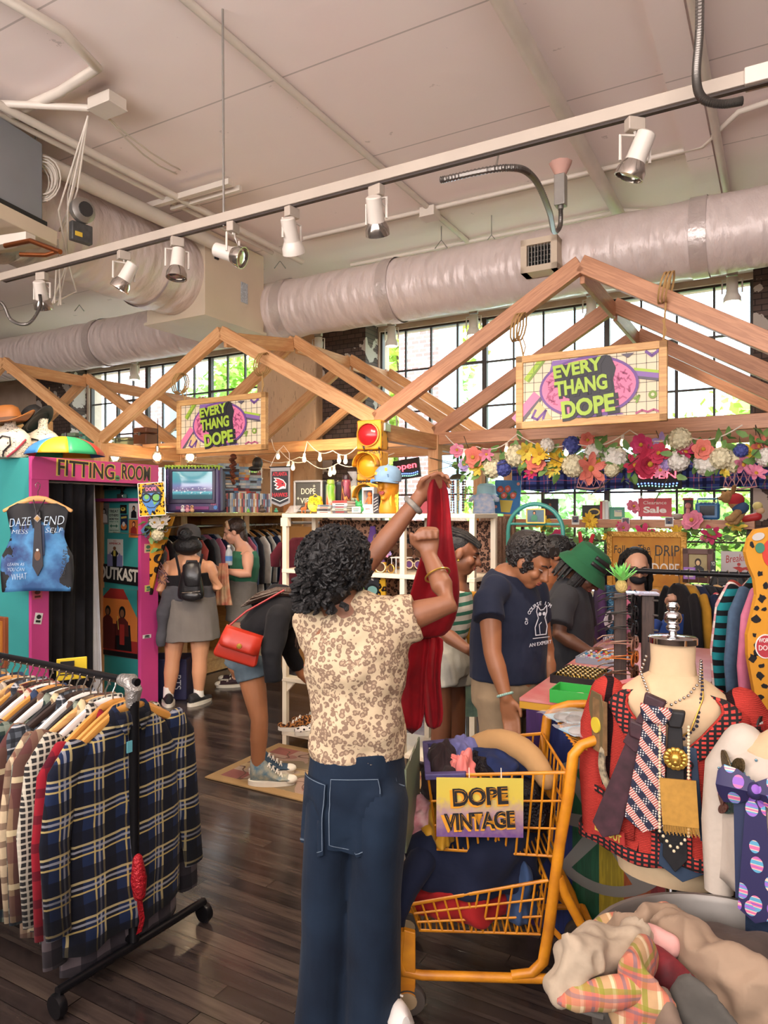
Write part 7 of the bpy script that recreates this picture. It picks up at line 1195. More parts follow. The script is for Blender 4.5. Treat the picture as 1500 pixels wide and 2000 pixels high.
MB().loft([[cardi(i/16,j/50,.3)*.98+V((0,0,-.13)) for j in range(51)] for i in range(15)],cap=False,closed=False).build('body',M_WJ,wj,solid=.005)
MB().chain([(-.15,-.0,.28),(-.19,-.0,.20),(-.205,-.02,.05),(-.205,-.035,-.14)],[(.055,.06),(.062,.065),(.05,.05),(.038,.035)],(1,0,0),16,(1,0)).build('sleeve',M_WJ,wj);MB().chain([(.17,0,.28),(.225,.02,.2),(.25,.0,.05),(.245,0,-.14)],[(.055,.06),(.062,.065),(.05,.05),(.036,.035)],(1,0,0),16,(1,0)).build('sleeve',M_WJ,wj)
AP = [mat('seq_'+c,c,.3,metal=.4,var=(150,.6),bump=(160,.8,.006)) for c in ('6a5a3c','3f9a9a','6a3a3c','3a5a58')]
def cz2(f,s,out=.012): return cardi(f,s,.3)*.98+V((0,0,-.13))+V((cardi(f,s).x,cardi(f,s).y*1.6,0)).normalized()*out
for f,s,rx,rz_,rt_,k in ((.20,.12,.022,.04,.6,0),(.19,.085,.02,.034,-.7,0),(.27,.10,.034,.026,.2,1),(.31,.115,.024,.022,0,1),(.36,.145,.02,.035,.3,2),(.42,.12,.034,.014,.5,3),(.44,.14,.03,.012,.6,2)):
    p = cz2(f,s);a = math.atan2(p.y*1.6,p.x);MB().prism(oval(0,0,rx,rz_,20,rt_),-.006,0).build('applique',AP[k],wj,p,a+pi/2,False)
b = MB()
for k in range(34): p = cz2(.12+.36*((k*7) % 34)/34,.05+.12*((k*13) % 34)/34,.010);b.ell(p,.0042,n=6,m=4)
b.build('rhinestones',mat('stone_teal','6a8fa0',.15,metal=.5),wj)
t = NT('egg_print');x,y,z = t.xyz();v = t.vor(26,t.map((1,1,.75)));cv = t.vor(26,t.map((1,1,.75)),'Color');bn = t.math('SINE',t.math('MULTIPLY',z,260.0));c = t.ramp(t.math('MULTIPLY_ADD',bn,.22,t.math('MULTIPLY',cv,.9)),[(0,lin('8a5ab8')),(.35,lin('d86a9a')),(.5,lin('e8c4b0')),(.62,lin('5aa0c0')),(.8,lin('9a6ac8'))],True);c = t.mix(t.math('GREATER_THAN',v,.40),c,lin('2a2752'));t.col(c);t.set(Roughness=.6);M_EGG = t.m
p = V((WX,WY,.72))+Matrix.Rotation(-.7,3,'Z') @ cz2(.25,.035,.03);o = thing('necktie','navy tie with purple and blue egg print hanging on the white jacket','tie',p,-.7);MB().prism([(-.02,0),(.02,0),(.045,-.32),(.0,-.345),(-.042,-.32)],-.006,.002).build('blade',M_EGG,o,smooth=False);MB().prism([(-.055,-.02),(-.02,-.02),(-.0,-.3),(-.05,-.3)],.004,.008).build('lining',NAVY,o,smooth=False)
for s in (-1,1): MB().loft([[V((s*x,y*.02-.01,z*h-.0)) for y,z in ((-1,0),(0,1),(1,0),(0,-1))] for x,h in ((.0,.02),(.04,.045),(.075,.05),(.09,.03))]).build('bow_loop',M_EGG,o)
MB().ell((0,-.015,0),(.02,.02,.022)).build('knot',M_EGG,o)
jn = thing('display_jeans','dark blue jeans below the white jacket','jeans',(WX,WY,.0),-.7);DN2 = cloth('denim_dark','27364f',(60,.25),.85,(90,.3,.006));b = MB();b.chain([(0,0,.70),(0,0,.45)],[(.15,.11),(.165,.12)],(1,0,0),24,(0,0));b.chain([(-.085,0,.5),(-.095,0,.02)],[(.085,.1),(.075,.085)],(1,0,0),18,(1,0));b.chain([(.085,0,.5),(.095,0,.02)],[(.085,.1),(.075,.085)],(1,0,0),18,(1,0));remesh(b,'legs',DN2,jn,.01,3,(.008,9),world=False);MB().prism(quad(-.07,.57,.09,.1),-.128,-.122).build('pocket',DN2,jn,smooth=False)
# orange spotted board, jackets, dark crate
SPB = mat('board_mustard','d3932c',.5,var=(3,.1));BYY = 2.45;pts = [(1476,1034),(1463,1052),(1456,1078),(1462,1102),(1474,1130),(1478,1162),(1470,1198),(1460,1240),(1461,1280),(1470,1330),(1479,1380),(1480,1470),(1600,1470),(1610,1300),(1590,1180),(1600,1080),(1580,1040),(1530,1026)];P0 = W(1530,1470,BYY)
ob = thing('spotted_board','tall mustard cut-out board with black spots at the right edge','board',P0,0);q = lambda px,py: ((px-1530)/F*BYY,(1470-py)/F*BYY);MB().prism([q(*p) for p in pts][::-1],0,.02).build('panel',SPB,ob,smooth=False);rnd = random.Random(4);sp = []
for px,py in ((1468,1064),(1484,1120),(1487,1168),(1477,1188),(1476,1210),(1473,1240),(1492,1190),(1480,1262),(1470,1285),(1487,1300),(1484,1320),(1493,1340),(1485,1362),(1478,1275),(1495,1145),(1489,1385)): sp.append([(a*1.0,b2) for a,b2 in blobby(*q(px,py),rnd.uniform(.008,.014),9,.4,rnd)])
decal(ob,'spots',sp,BLACK,-.001);decal(ob,'red_circle',[oval(*q(1508,1080),.035,.05)],mat('circle_red','c8413a',.5),-.002);decal(ob,'sticker',[oval(*q(1480,1048),.022,.013,24,.3)],SK3,-.003);decal(ob,'sticker',[oval(*q(1483,1070),.016,.018)],GRN,-.004);decal(ob,'sticker',[oval(*q(1494,1262),.036,.042)],WHITE,-.003);decal(ob,'sticker',[oval(*q(1494,1262),.032,.038)],mat('sticker_wine','b03a44',.5),-.0045);x,z = q(1494,1255);text(ob,'WORDS',x,z+.008,.016,WHITE,-.007,w=.05);text(ob,'DOPE',x,z-.018,.018,WHITE,-.007,w=.05)
MB().box((0,.06,-.16),(.2,.25,.32)).build('foot',BLACK,ob,smooth=False)
TS = plaid('teal_stripe','1f7f86',[],[(.05,.022,0,'14181c',1)]);PS = plaid('pink_stripe','d8a0a4',[],[(.06,.03,0,'e8dcd4',1)])
for i,(px,m_,lab,Y,sc) in enumerate(((1486,GM['brick red'],'red jacket at the back of the right edge rack',3.25,1),(1480,PS,'pink and white striped shirt on the right edge rack',3.1,1),(1478,TS,'teal shirt with black stripes on the right edge rack',2.95,1),(1492,cloth('denim_mid','4a6078',(40,.25)),'faded denim jacket behind the spotted board',2.8,1),(1505,GM['rose pink'],'pink top between the denim jacket and the spotted board',2.72,1))): garment(SHIRTS[i % 4],'hanging_jacket',lab,'jacket',W(px+20,1075,Y),.25+.1*i,m_,'clothes on the right edge rack').scale = (.9,1,1.0)
tag(MB().tube([W(1505,1073,3.4),W(1525,1072,2.6)],.014,8).tube([W(1525,1072,2.6),V((*W(1525,1072,2.6)[:2],0))],.014,8).tube([W(1505,1073,3.4),V((*W(1505,1073,3.4)[:2],0))],.014,8).build('garment_rail',M_PB,world=True),'black rail carrying the jackets at the right edge','rail')
p = WF(1375,1822,0);cr = thing('storage_bin','black plastic bin with a glossy lid beside the counter','bin',(p.x+.03,p.y+.2,0),RZ);MB().loft([[V((sx*w,sy*w*.9,z)) for sx,sy in ((-1,-1),(1,-1),(1,1),(-1,1))] for z,w in ((0,.15),(.38,.17))]).build('tub',mat('bin_black','18191d',.25),cr,bevel=.02);MB().box((0,0,.4),(.37,.34,.05)).build('lid',mat('bin_lid','22252c',.12),cr,bevel=.015);MB().box((0,0,.50),(.3,.28,.14)).build('upper_box',mat('bin_smoke','2c323c',.15),cr,bevel=.02)
# ---------------------------------------------------------------- flannel rack in front
P1 = V((-.905,2.57,0));DR = V((-.846,.533,0));PR = V((.533,.846,0));RH = 1.035;RR = math.atan2(PR.y,PR.x)
rk = thing('clothes_rack','black rolling clothes rack full of flannel shirts','rack',P1,RR);M_RK = mat('rack_black','141417',.3,metal=.3);L_ = lambda a,b,z: (b,a,z)   # local x across, y along
MB().tube([(0,0,.1),(0,0,RH-.03)],.019,12).build('post',M_RK,rk);MB().tube([(0,1.35,.1),(0,1.35,RH)],.019,12).build('post',M_RK,rk);MB().tube([(0,-.02,RH),(0,1.37,RH)],.015,12).build('rail',M_RK,rk);MB().tube([(0,0,.1),(0,1.35,.1)],.016,10).build('base_rail',M_RK,rk)
MB().tube([(0,.01,RH-.09),(0,.0,RH-.03),(0,.02,RH),(0,.07,RH)],[.022,.03,.03,.022],14).build('taped_joint',mat('silver_tape','8f8c88',.3,metal=.5,bump=(60,1,.01)),rk)
for y in (0,1.35):
    MB().tube([(-.3,y,.085),(.34,y,.085)],.016,10).build('foot_bar',M_RK,rk)
    for x in (-.3,.34): MB().lathe([(.001,-.014),(.036,-.014),(.04,0),(.036,.014),(.001,.014)],(x,y,.04),18,rotm(0,pi/2)).build('caster',M_RK,rk)
b = MB();b.chain([(0,-.02,.40),(.0,-.025,.33),(.005,-.022,.27)],[.018,.03,.024],n=10);b.loft([[V((x+.01*sin(z*40),-.035,z)) for x in (-.012,.012)] for z in (.30,.24,.18,.14)],cap=False,closed=False);o = b.build('tinsel_ribbon',mat('ribbon_bright_red','b01f2a',.3,metal=.3,bump=(90,1,.01)),None,P1,RR);tag(o,'red shiny ribbon tied to the end post of the flannel rack','ribbon')
FP = [('navy, cream and grey plaid','1a2746',[(.125,.05,-.004,'10121c',.9),(.125,.008,0,'b8a878',.8),(.125,.008,.018,'9a9ca4',.7),(.125,.006,.034,'b8a468',.85)],[(.125,.05,-.004,'10121c',.8),(.125,.008,0,'b8a878',.8),(.125,.008,.018,'9a9ca4',.7),(.125,.006,.034,'b8a468',.85)]),
      ('grey and black buffalo plaid','6f6468',[(.11,.055,0,'1e1d26',.7)],[(.11,.055,0,'1e1d26',.7)]),('bright red plaid','8f1c2a',[(.09,.03,0,'3a1220',.6)],[(.09,.03,0,'3a1220',.6)]),('black and white small check','2c2b2c',[(.02,.007,0,'c9c2b0',.8)],[(.02,.007,0,'c9c2b0',.8)]),
      ('tan and maroon faded plaid','8a7258',[(.16,.06,0,'4a2a2c',.8),(.16,.02,.08,'d8c8a0',.8)],[(.18,.07,0,'5a3434',.7),(.18,.02,.09,'d8c8a0',.7)]),('green and navy plaid','2a3a34',[(.08,.02,0,'8a9486',.6),(.08,.025,.04,'1c2232',.7)],[(.08,.02,0,'8a9486',.6),(.08,.025,.04,'1c2232',.7)]),
      ('grey blue check','5a626c',[(.035,.014,0,'23262c',.8),(.07,.005,.02,'c9ccd0',.7)],[(.035,.014,0,'23262c',.8),(.07,.005,.02,'c9ccd0',.7)]),('cream and brown plaid','c9b494',[(.06,.022,0,'5a3c34',.7),(.06,.006,.03,'8a3a34',.7)],[(.06,.022,0,'5a3c34',.7)]),
      ('navy and white plaid','22283a',[(.07,.01,0,'ccd0d6',.8),(.07,.02,.03,'3a4a6a',.7)],[(.07,.01,0,'ccd0d6',.8)]),('dusty red and cream check','a8625a',[(.03,.012,0,'d8c4ac',.7)],[(.03,.012,0,'d8c4ac',.7)]),('dark red and olive plaid','5c2226',[(.09,.03,0,'3a3a26',.7),(.09,.006,.05,'c9b894',.7)],[(.09,.03,0,'3a3a26',.7),(.09,.006,.05,'c9b894',.7)]),('pale beige striped','c4b8a4',[(.03,.01,0,'6a625c',.7)],[])]
FMt = [plaid(n,b_,x,z) for n,b_,x,z in FP];HMt = [mat('hanger_honey','c98f46',.4),BLACK,mat('hanger_brown','2e201c',.4),PINE,WHITE]
seqn = [0,1,2,3,4,5,7,6,4,5,7,8,9,10,6,7,11,10,8,7,9,5,3,11,4,10,8,6]
FLAN = [shirt_meshes(40+i,.76-.02*i,.60,.228) for i in range(3)]
for i,k in enumerate(seqn):
    d = .03+.044*i;rr_ = random.Random(i);p = P1+DR*d+V((0,0,RH-.012));dz = (-.01 if i == 0 else -.13 if i == 1 else -.03*rr_.random());an = RR+(0 if i < 2 else rr_.uniform(-.10,.10));w_ = 'right behind the end post' if i == 0 else '%s from the end post of the rack' % NTH[i]
    if i == 1: p = p + PR*.02
    hanger('hanger of the %s flannel shirt from the rack end post' % NTH[i],p,an,.40,HMt[(i*3+i//4) % 5 if i > 2 else 0],'hangers on the flannel rack',.085)
    o = garment(FLAN[i % 3],'flannel_shirt','%s flannel shirt %s' % (FP[k][0],w_),'shirt',p+V((0,0,dz)),an,FMt[k],'flannel shirts on the front rack',trim=FMt[k])
o = MB().box((0,0,-.02),(.022,.004,.04)).build('price_tag',mat('tag_blue','5fa3b0',.6),None,P1+DR*.0+V((.0,-.045,RH-.20)),RR,False);tag(o,'small blue price tag hanging at the collar of the first flannel shirt','price tag')
o = box_thing('yellow_sign','yellow sign standing between the hangers and the curtain','sign',P1+DR*.84+PR*.32+V((0,0,.875)),(.13,.01,.10),mat('sign_yellow','dcc02c',.5),RR-.5);decal(o,'print',[quad(-.02,.075,.06,.025),quad(-.01,.04,.09,.005),quad(-.01,.027,.09,.005)],BLACK,-.006);MB().tube([(0,0,.0),(0,0,-.87)],.012,8).build('stem',M_RK,o)
o = MB().grid(lambda s,q: V((.26*s,.01*sin(s*20),-.16*q)),20,6).build('zigzag_scarf',plaid('zigzag','c97a2c',[(.06,.02,0,'3a3f6a',.9)],[(.05,.018,0,'b53a3a',.9),(.05,.012,.03,'4a8a5a',.9)]),None,P1+DR*1.02+PR*-.1+V((0,0,.98)),RR+.3,solid=.004);tag(o,'zigzag striped cloth at the far end of the flannel rack','scarf')
# ---------------------------------------------------------------- yellow shopping cart
GX = V((.325,2.53,0));ca = thing('shopping_cart','old yellow two basket shopping cart full of clothes','cart',GX,-.03);ca.scale = (1.08,.9,.925);CYL = mat('cart_yellow','d98f1c',.4,var=(14,.35),c2='b5701a',bump=(60,.2,.004));PUR = mat('tape_purple','4e4476',.6,var=(30,.4))
HWd = .235      # half width across (local y); local x runs from the low front (-) to the handle (+)
for s,nm in ((-1,'near_frame'),(1,'far_frame')):
    y = s*HWd;MB().tube([(.24,y,.14),(-.18,y,.145),(-.235,y,.155),(-.255,y,.20),(-.235,y*.97,.30)],.017,10).build(nm,CYL,ca);MB().tube([(.09,y,.15),(.15,y,.16),(.185,y,.20),(.20,y,.30),(.235,y,.62),(.262,y,.80),(.275,y,.93),(.30,y,.965),(.35,y*.98,.985),(.405,y*.95,.99),(.43,y*.8,.992)],.0175,12).build('upright',CYL,ca)
    MB().tube([(.232,y,.50),(.25,y,.44),(.36,y,.20),(.40,y,.06)],.015,10).build('rear_strut',CYL,ca);MB().tube([(.24,y,.14),(.40,y,.145)],.012,8).build('rear_foot',CYL,ca)
    MB().tube([(.21,y,.32),(.39,y,.09)],.009,8).build('brace',CYL,ca)
    MB().prism([(-.25,.06),(-.20,.06),(-.20,.30),(-.235,.31)],y-.012,y+.012).build('caster_bracket',CYL,ca,bevel=.003,smooth=False)
    for x in (-.225,.385): MB().lathe([(.001,-.014),(.03,-.014),(.034,-.017),(.054,-.016),(.058,0),(.054,.016),(.034,.017),(.03,.014),(.001,.014)],(x,y*(.98 if x < 0 else .82),.058),24,R9).build('wheel',mat('wheel_rubber','4c443e',.6),ca);MB().lathe([(.001,-.02),(.03,-.02),(.03,.02),(.001,.02)],(x,y*(.98 if x < 0 else .82),.058),16,R9).build('hub',mat('wheel_tan','a08a6a',.5),ca);
MB().tube([(.43,-HWd*.8,.992),(.44,-HWd*.6,.993),(.44,HWd*.6,.993),(.43,HWd*.8,.992)],.0175,12).build('handle',CYL,ca);MB().tube([(.44,-.16,.993),(.44,.16,.993)],.0195,12).build('grip',mat('grip_brown','6a5a4a',.5),ca)
MB().tube([(.40,-HWd,.145),(.40,HWd,.145)],.012,8).build('axle_bar',CYL,ca)
def basket(nm,x0,x1,w0,w1,zt0,zt1,zb0,zb1,nx,nz):
    b = MB();Q = lambda f,h,s: V((x0+(x1-x0)*f+(.03*(1-h) if f < .5 else -.02*(1-h)),s*(w0+(w1-w0)*f)*(.93+.07*h),(zb0+(zb1-zb0)*f)+h*((zt0+(zt1-zt0)*f)-(zb0+(zb1-zb0)*f))))
    for s in (-1,1):
        for k in range(nx+1): b.tube([Q(k/nx,0,s),Q(k/nx,1,s)],.0034,5)
        for h in (.33,.66): b.tube([Q(0,h,s),Q(1,h,s)],.0042,6)
    for f in (0,1):
        for k in range(8): t_ = -1+2*k/7;b.tube([Q(f,0,1)*((1+t_)/2)+Q(f,0,-1)*((1-t_)/2),Q(f,1,1)*((1+t_)/2)+Q(f,1,-1)*((1-t_)/2)],.0034,5)
        for h in (.33,.66): b.tube([Q(f,h,-1),Q(f,h,1)],.0042,6)
    for k in range(nx*2+1): b.tube([Q(k/nx/2,0,-1),Q(k/nx/2,0,1)],.003,5)
    b.build(nm,CYL,ca);MB().tube([Q(0,1,-1),Q(1,1,-1),Q(1,1,1),Q(0,1,1)],.007,8,closed=True).tube([Q(0,0,-1),Q(1,0,-1),Q(1,0,1),Q(0,0,1)],.0055,8,closed=True).build(nm+'_rim',CYL,ca);return Q
QU = basket('upper_basket',-.16,.255,.18,.225,.83,.865,.56,.56,13,4);QL = basket('lower_basket',-.215,.20,.20,.21,.375,.475,.275,.275,12,3)
for s in (-1,1): MB().bar(QU(-.02,1,s),QU(.28,1,s),.03,.022).build('purple_tape',PUR,ca,bevel=.004)
MB().bar(QU(0,1,-1),QU(0,1,1),.02,.016).build('front_tape',PUR,ca,bevel=.004)
b = MB()
for k in range(12): y = -.2+.4*k/11;b.tube([(.28,y,.955),(.34,y,.93),(.42,y,.95)],.003,5)
for x,z in ((.29,.95),(.33,.932),(.38,.938),(.42,.95)): b.tube([(x,-.2,z),(x,.2,z)],.004,6)
b.build('child_tray',CYL,ca);MB().tube([(.255,-.22,.86),(.262,-.1,.60),(.262,.1,.60),(.255,.22,.86)],.008,8).build('seat_back',CYL,ca)
def wsign(lab,Mloc,rz,w,h,m,words,m1,m2,rx=0):
    o = thing('painted_sign',lab,'sign',Mloc,rz);o.rotation_euler = (rx,0,rz);MB().box((0,0,0),(w,.006,h)).build('panel',m,o,smooth=False)
    for s_,z,hh,ww in words:
        text(o,s_,-.004,z-.006,hh,m1,-.005,'letter_glow',.06,ww*1.05,.001,.06);text(o,s_,0,z,hh,m2,-.007,'lettering',.06,ww,.001,.045);text(o,s_,.003,z+.004,hh*.9,m1,-.009,'letter_shine',.06,ww*.97,.0008,-.05)
    MB().tube([(-w*.12,0,h/2-.01),(-.12*w,.01,h/2+.03)],.0015,5).tube([(w*.25,0,h/2-.01),(.25*w,.01,h/2+.03)],.0015,5).build('string',M_CORD,o);return o
t = NT('sign_fade');x,y,z = t.xyz();f = t.math('MULTIPLY_ADD',z,4.2,t.math('MULTIPLY_ADD',t.noise(60,2),.25,.35));t.col(t.ramp(f,[(.1,lin('6a4a7e')),(.4,lin('a88a8a')),(.6,lin('c9b24a')),(1,lin('c4b44e'))]));t.set(Roughness=.4);OCH = mat('sign_ochre','d8952c',.4)
wsign('painted sign reading DOPE VINTAGE on the side of the cart',W(937,1577,2.275),-.03,.277,.188,t.m,(('DOPE',.035,.053,.176),('VINTAGE',-.042,.050,.225)),OCH,BLACK)
o = wsign('grey green painted sign on the front of the cart, half behind the jeans',W(806,1545,2.46),-1.75,.34,.27,mat('sign_sage','7f8a70',.5,var=(6,.3)),(('OPEN',.0,.09,.26),),mat('sign_plum','8a4a62',.5),mat('sign_mint','7fae98',.5))
def heap(lab,cat,c,d,m,seed,amp=.04,sc=7,name='folded_cloth',rz=0,flat_=.4):
    b = MB();n,k = 46,22;rows = []
    for j in range(k):
        e = (j/(k-1)-.5)*pi*.985;row = []
        for i in range(n):
            a = 2*pi*i/n;q = V((cos(a)*cos(e),sin(a)*cos(e),sin(e)));r = 1+amp*8*(NZ.noise(q*1.6+V((seed,0,0)))-.0)+amp*7*(abs(NZ.noise(V((q.x*sc*.45+seed,q.y*sc*.45,q.z*sc*.25))))-.2)
            z = q.z*r;row.append(V((q.x*r*d[0],q.y*r*d[1],(z if z > -flat_ else -flat_+(z+flat_)*.15)*d[2])))
        rows.append(row)
    b.loft(rows);zmin = min(p[2] for p in b.v);b.v = [(x,y,z-zmin) for x,y,z in b.v];o = b.build(name,m,None,c,rz,sub=1,ang=180);return tag(o,lab,cat)
LC = lambda x,y,z: GX+V((x*1.08,y*.9,z*.925))
BLKS = mat('sequin_black','15151b',.2,metal=.4,bump=(120,1,.01));FLW = mat('floral_pale','d8b8b4',.85,var=(26,.5),c2='b5606c',bump=(9,.4,.02));DNV = cloth('jersey_navy','1a2036',(8,.3));KHK = cloth('khaki_cap','b08a5c',(10,.15));PCO = cloth('coral_satin','e8837c',(8,.2),.5)
heap('black sequinned clothing heap in the upper cart basket','clothes',LC(.05,0,.60),(.20,.19,.14),BLKS,1.3,.05,9);heap('dark crumpled blouse at the front of the upper basket','blouse',LC(-.10,-.02,.70),(.08,.14,.10),cloth('blouse_dark','2f2224',(12,.5)),4.1,.06);heap('coral pink satin top on the clothes in the upper basket','top',LC(-.055,-.10,.76),(.055,.07,.075),PCO,2.7,.07)
heap('navy velvet garment in the middle of the upper basket','clothes',LC(.07,.05,.74),(.14,.12,.07),cloth('velvet_navy','1e2a52',(9,.4)),8.2,.05);heap('yellow garment showing through the front of the upper basket','clothes',LC(-.12,.0,.565),(.055,.15,.075),cloth('yellow_satin','c9952c',(9,.3),.5),5.5,.05);heap('mauve blue padded garment beside the khaki one','clothes',LC(-.03,.09,.77),(.07,.08,.07),cloth('mauve_blue','6a6a9c',(9,.2)),6.5,.04)
o = MB().chain([LC(.0,.12,.83),LC(.06,.10,.875),LC(.13,.05,.88),LC(.19,-.03,.85),LC(.215,-.10,.79)],[(.03,.045),(.045,.05),(.05,.05),(.045,.045),(.035,.035)],(0,1,.3),16).build('khaki_sleeve',KHK,world=True,sub=1);tag(o,'khaki brown garment arching over the upper basket','jacket')
heap('dark navy jersey heap hanging over the lower basket','jersey',LC(-.0,.0,.36),(.22,.19,.19),DNV,3.9,.05,6);heap('pink and white floral cloth on the left of the lower basket','blouse',LC(-.15,.02,.50),(.09,.10,.10),FLW,7.7,.07);heap('pale floral scarf heap in the middle of the lower basket','scarf',LC(-.02,-.02,.52),(.10,.10,.11),mat('floral_spot','d0a8a8',.85,var=(40,.6),c2='8a3a50',bump=(9,.4,.02)),9.4,.06);heap('red garment in the bottom of the lower basket','clothes',LC(-.05,-.06,.285),(.16,.14,.11),cloth('red_jersey','9c1f20',(8,.3)),2.2,.04);heap('blue denim piece at the rear of the lower basket','clothes',LC(.13,-.05,.29),(.07,.13,.14),cloth('denim_blue','34486a',(30,.2)),6.1,.04);heap('mint and pink bundle at the front end of the lower basket','clothes',LC(-.19,.1,.40),(.05,.08,.14),mat('mint_print','9fbfae',.8,var=(20,.6),c2='c97a86'),1.1,.06)
# dark draped jersey sleeve with studs hanging out of the front
o = MB().chain([LC(-.18,-.12,.50),LC(-.235,-.16,.42),LC(-.26,-.17,.32),LC(-.265,-.17,.21)],[(.06,.05),(.055,.045),(.04,.03),(.03,.02)],(0,1,0),14).build('jersey_sleeve',DNV,world=True);tag(o,'navy sleeve with pale studs hanging out of the cart front','jersey')
b = MB()
for k in range(6): b.ell((0,0,0),.001,n=4,m=3);b.ell((-.035+.004*k,-.025,.0-.042*k),.006,n=8,m=5)
b.build('studs',M_LENS,o,LC(-.25,-.19,.36)-o.location)
CARD = mat('bag_card_blue','9cc4d8',.5);CLF = mat('clear_film','f0f0f0',.12,alpha=.25)
for i,(x,y,rz,w,lab) in enumerate(((.33,.10,.3,.16,'clear bag with brown eyeglass pads, farthest on the cart tray'),(.36,.01,-.2,.15,'clear bag with two dark round pads in the middle of the cart tray'),(.33,-.09,.4,.12,'clear bag with a grey pad, left of the nearest tray bag'),(.40,-.12,.2,.12,'clear bag with a pale blue card at the near corner of the cart tray'))):
    o = thing('plastic_pouch',lab,'bag',LC(x,y,.958+.012*(i % 2)),rz,'clear bags on the cart tray');MB().box((0,.02,.004),(w*.8,.09,.004)).build('card',CARD,o,smooth=False)
    for s in (-1,1): MB().ell((s*w*.2,-.01,.014),(.034,.03,.013),n=16,m=8).build('pad',mat('pad_brown','5c5048',.5,var=(40,.5)) if i < 2 else mat('pad_grey','8a8a88',.5),o)
    MB().grid(lambda s,q: V((w*(s-.5)*1.15,.15*(q-.5),.016+.020*sin(pi*s)*sin(pi*q)+.004*sin(s*19+q*11+i))),14,10).build('film',CLF,o)
# ---------------------------------------------------------------- metal tub of clothes
seen = names()
TX,TY,TZr = .93,1.86,.43;tb = thing('metal_tub','round galvanised tub heaped with clothes in the lower right corner','tub',(TX,TY,0),0);MB().lathe([(.001,-.224),(.33,-.224),(.385,TZr),(.392,TZr+.006),(.392,TZr+.016),(.38,TZr+.016),(.37,TZr),(.32,-.21),(.001,-.21)],n=48).build('shell',mat('zinc','8f8a84',.45,metal=.7,var=(5,.3)),tb)
for s in (0,pi): MB().tube([(.375*cos(s)-.06*sin(s)*0,-.06,TZr-.06),(.43*cos(s),-.05,TZr-.05),(.43*cos(s),.05,TZr-.05),(.375*cos(s),.06,TZr-.06)],.007,8).build('handle',M_GALV,tb)
BEI = cloth('fleece_beige','9a846f',(6,.15));OAT = cloth('fleece_oat','af9f8a',(50,.12));GRYC = cloth('felt_grey','55524d',(9,.15));PLP = plaid('pastel_plaid','c29e74',[(.075,.03,0,'c96a5a',.75),(.075,.008,.012,'e8d4b0',.7),(.075,.010,.042,'8a8a34',.8),(.075,.008,.06,'5f6a7a',.6)],[(.075,.03,0,'c96a5a',.6),(.075,.010,.045,'8a8a34',.7),(.075,.008,.06,'5f6a7a',.5)],soft=1)
PLP2 = plaid('pastel_plaid_flat','d8b488',[(.075,.03,0,'c96a5a',.75),(.075,.010,.042,'8a8a34',.8),(.075,.008,.06,'5f6a7a',.6)],[(.075,.03,0,'c96a5a',.6),(.075,.010,.045,'8a8a34',.7)],axes=(0,1))
def drape(name,lab,cat,pts,rad,m,seed,amp=.030,sc=9):
    b = MB().chain([V(p) for p in pts],rad,(0,0,1) if abs(V(pts[-1])[2]-V(pts[0])[2]) < .25 else (1,0,0),22);o = remesh(b,name,m,None,.009,4,(amp,sc,(1,1,1),seed,1));return tag(o,lab,cat)
T = lambda px,py,Y: W(px,py,Y)
drape('fleece_garment','oatmeal fleece spilling over the left rim of the tub','fleece',[T(1250,1840,1.85),T(1180,1850,1.78),T(1120,1880,1.72),T(1095,1925,1.70)],[(.05,.05),(.065,.06),(.075,.055),(.045,.04)],OAT,1.2)
drape('fleece_garment','beige fleece lying across the back of the tub','fleece',[T(1190,1835,1.98),T(1250,1815,2.0),T(1310,1815,1.98),T(1350,1835,1.9)],[(.05,.04),(.06,.05),(.06,.05),(.05,.05)],BEI,4.4)
drape('fleece_garment','long beige fleece sweeping from the tub centre to the lower right','fleece',[T(1310,1805,1.92),T(1345,1845,1.84),T(1390,1895,1.76),T(1450,1950,1.70),T(1530,2010,1.66)],[(.035,.05),(.07,.06),(.095,.06),(.12,.06),(.12,.06)],BEI,7.1,.02)
drape('plaid_pillow','pastel plaid cloth hanging over the front rim of the tub','cloth',[T(1260,1865,1.76),T(1235,1910,1.68),T(1250,1960,1.66),T(1270,2040,1.66)],[(.05,.035),(.085,.035),(.085,.03),(.07,.025)],PLP,2.2,.006)
drape('plaid_sleeve','pastel plaid sleeve lying to the left over the tub rim','cloth',[T(1245,1930,1.665),T(1180,1943,1.66),T(1120,1952,1.66),T(1092,1957,1.66)],[(.035,.03),(.038,.03),(.03,.022),(.012,.012)],PLP,5.2,.006)
drape('plaid_cloth','pastel plaid cloth peeping out at the back left of the tub','cloth',[T(1155,1835,2.02),T(1200,1820,2.05)],[(.04,.04),(.05,.05)],PLP,3.2,.008);drape('plaid_cloth','pastel plaid corner behind the beige fleece in the tub','cloth',[T(1255,1805,2.1),T(1300,1790,2.1)],[(.04,.03),(.045,.035)],PLP,6.2,.008);drape('plaid_cloth','pastel plaid cloth along the right rim of the tub','cloth',[T(1430,1870,1.95),T(1470,1920,1.85),T(1520,1965,1.78)],[(.03,.03),(.045,.04),(.05,.04)],PLP,8.8,.008)
drape('printed_shirt','black shirt with red print in the middle of the tub','shirt',[T(1265,1880,1.80),T(1310,1905,1.74),T(1335,1930,1.72)],[(.045,.04),(.05,.04),(.04,.04)],mat('black_red','17161a',.8,var=(9,.9),c2='a82a34'),9.1,.012)
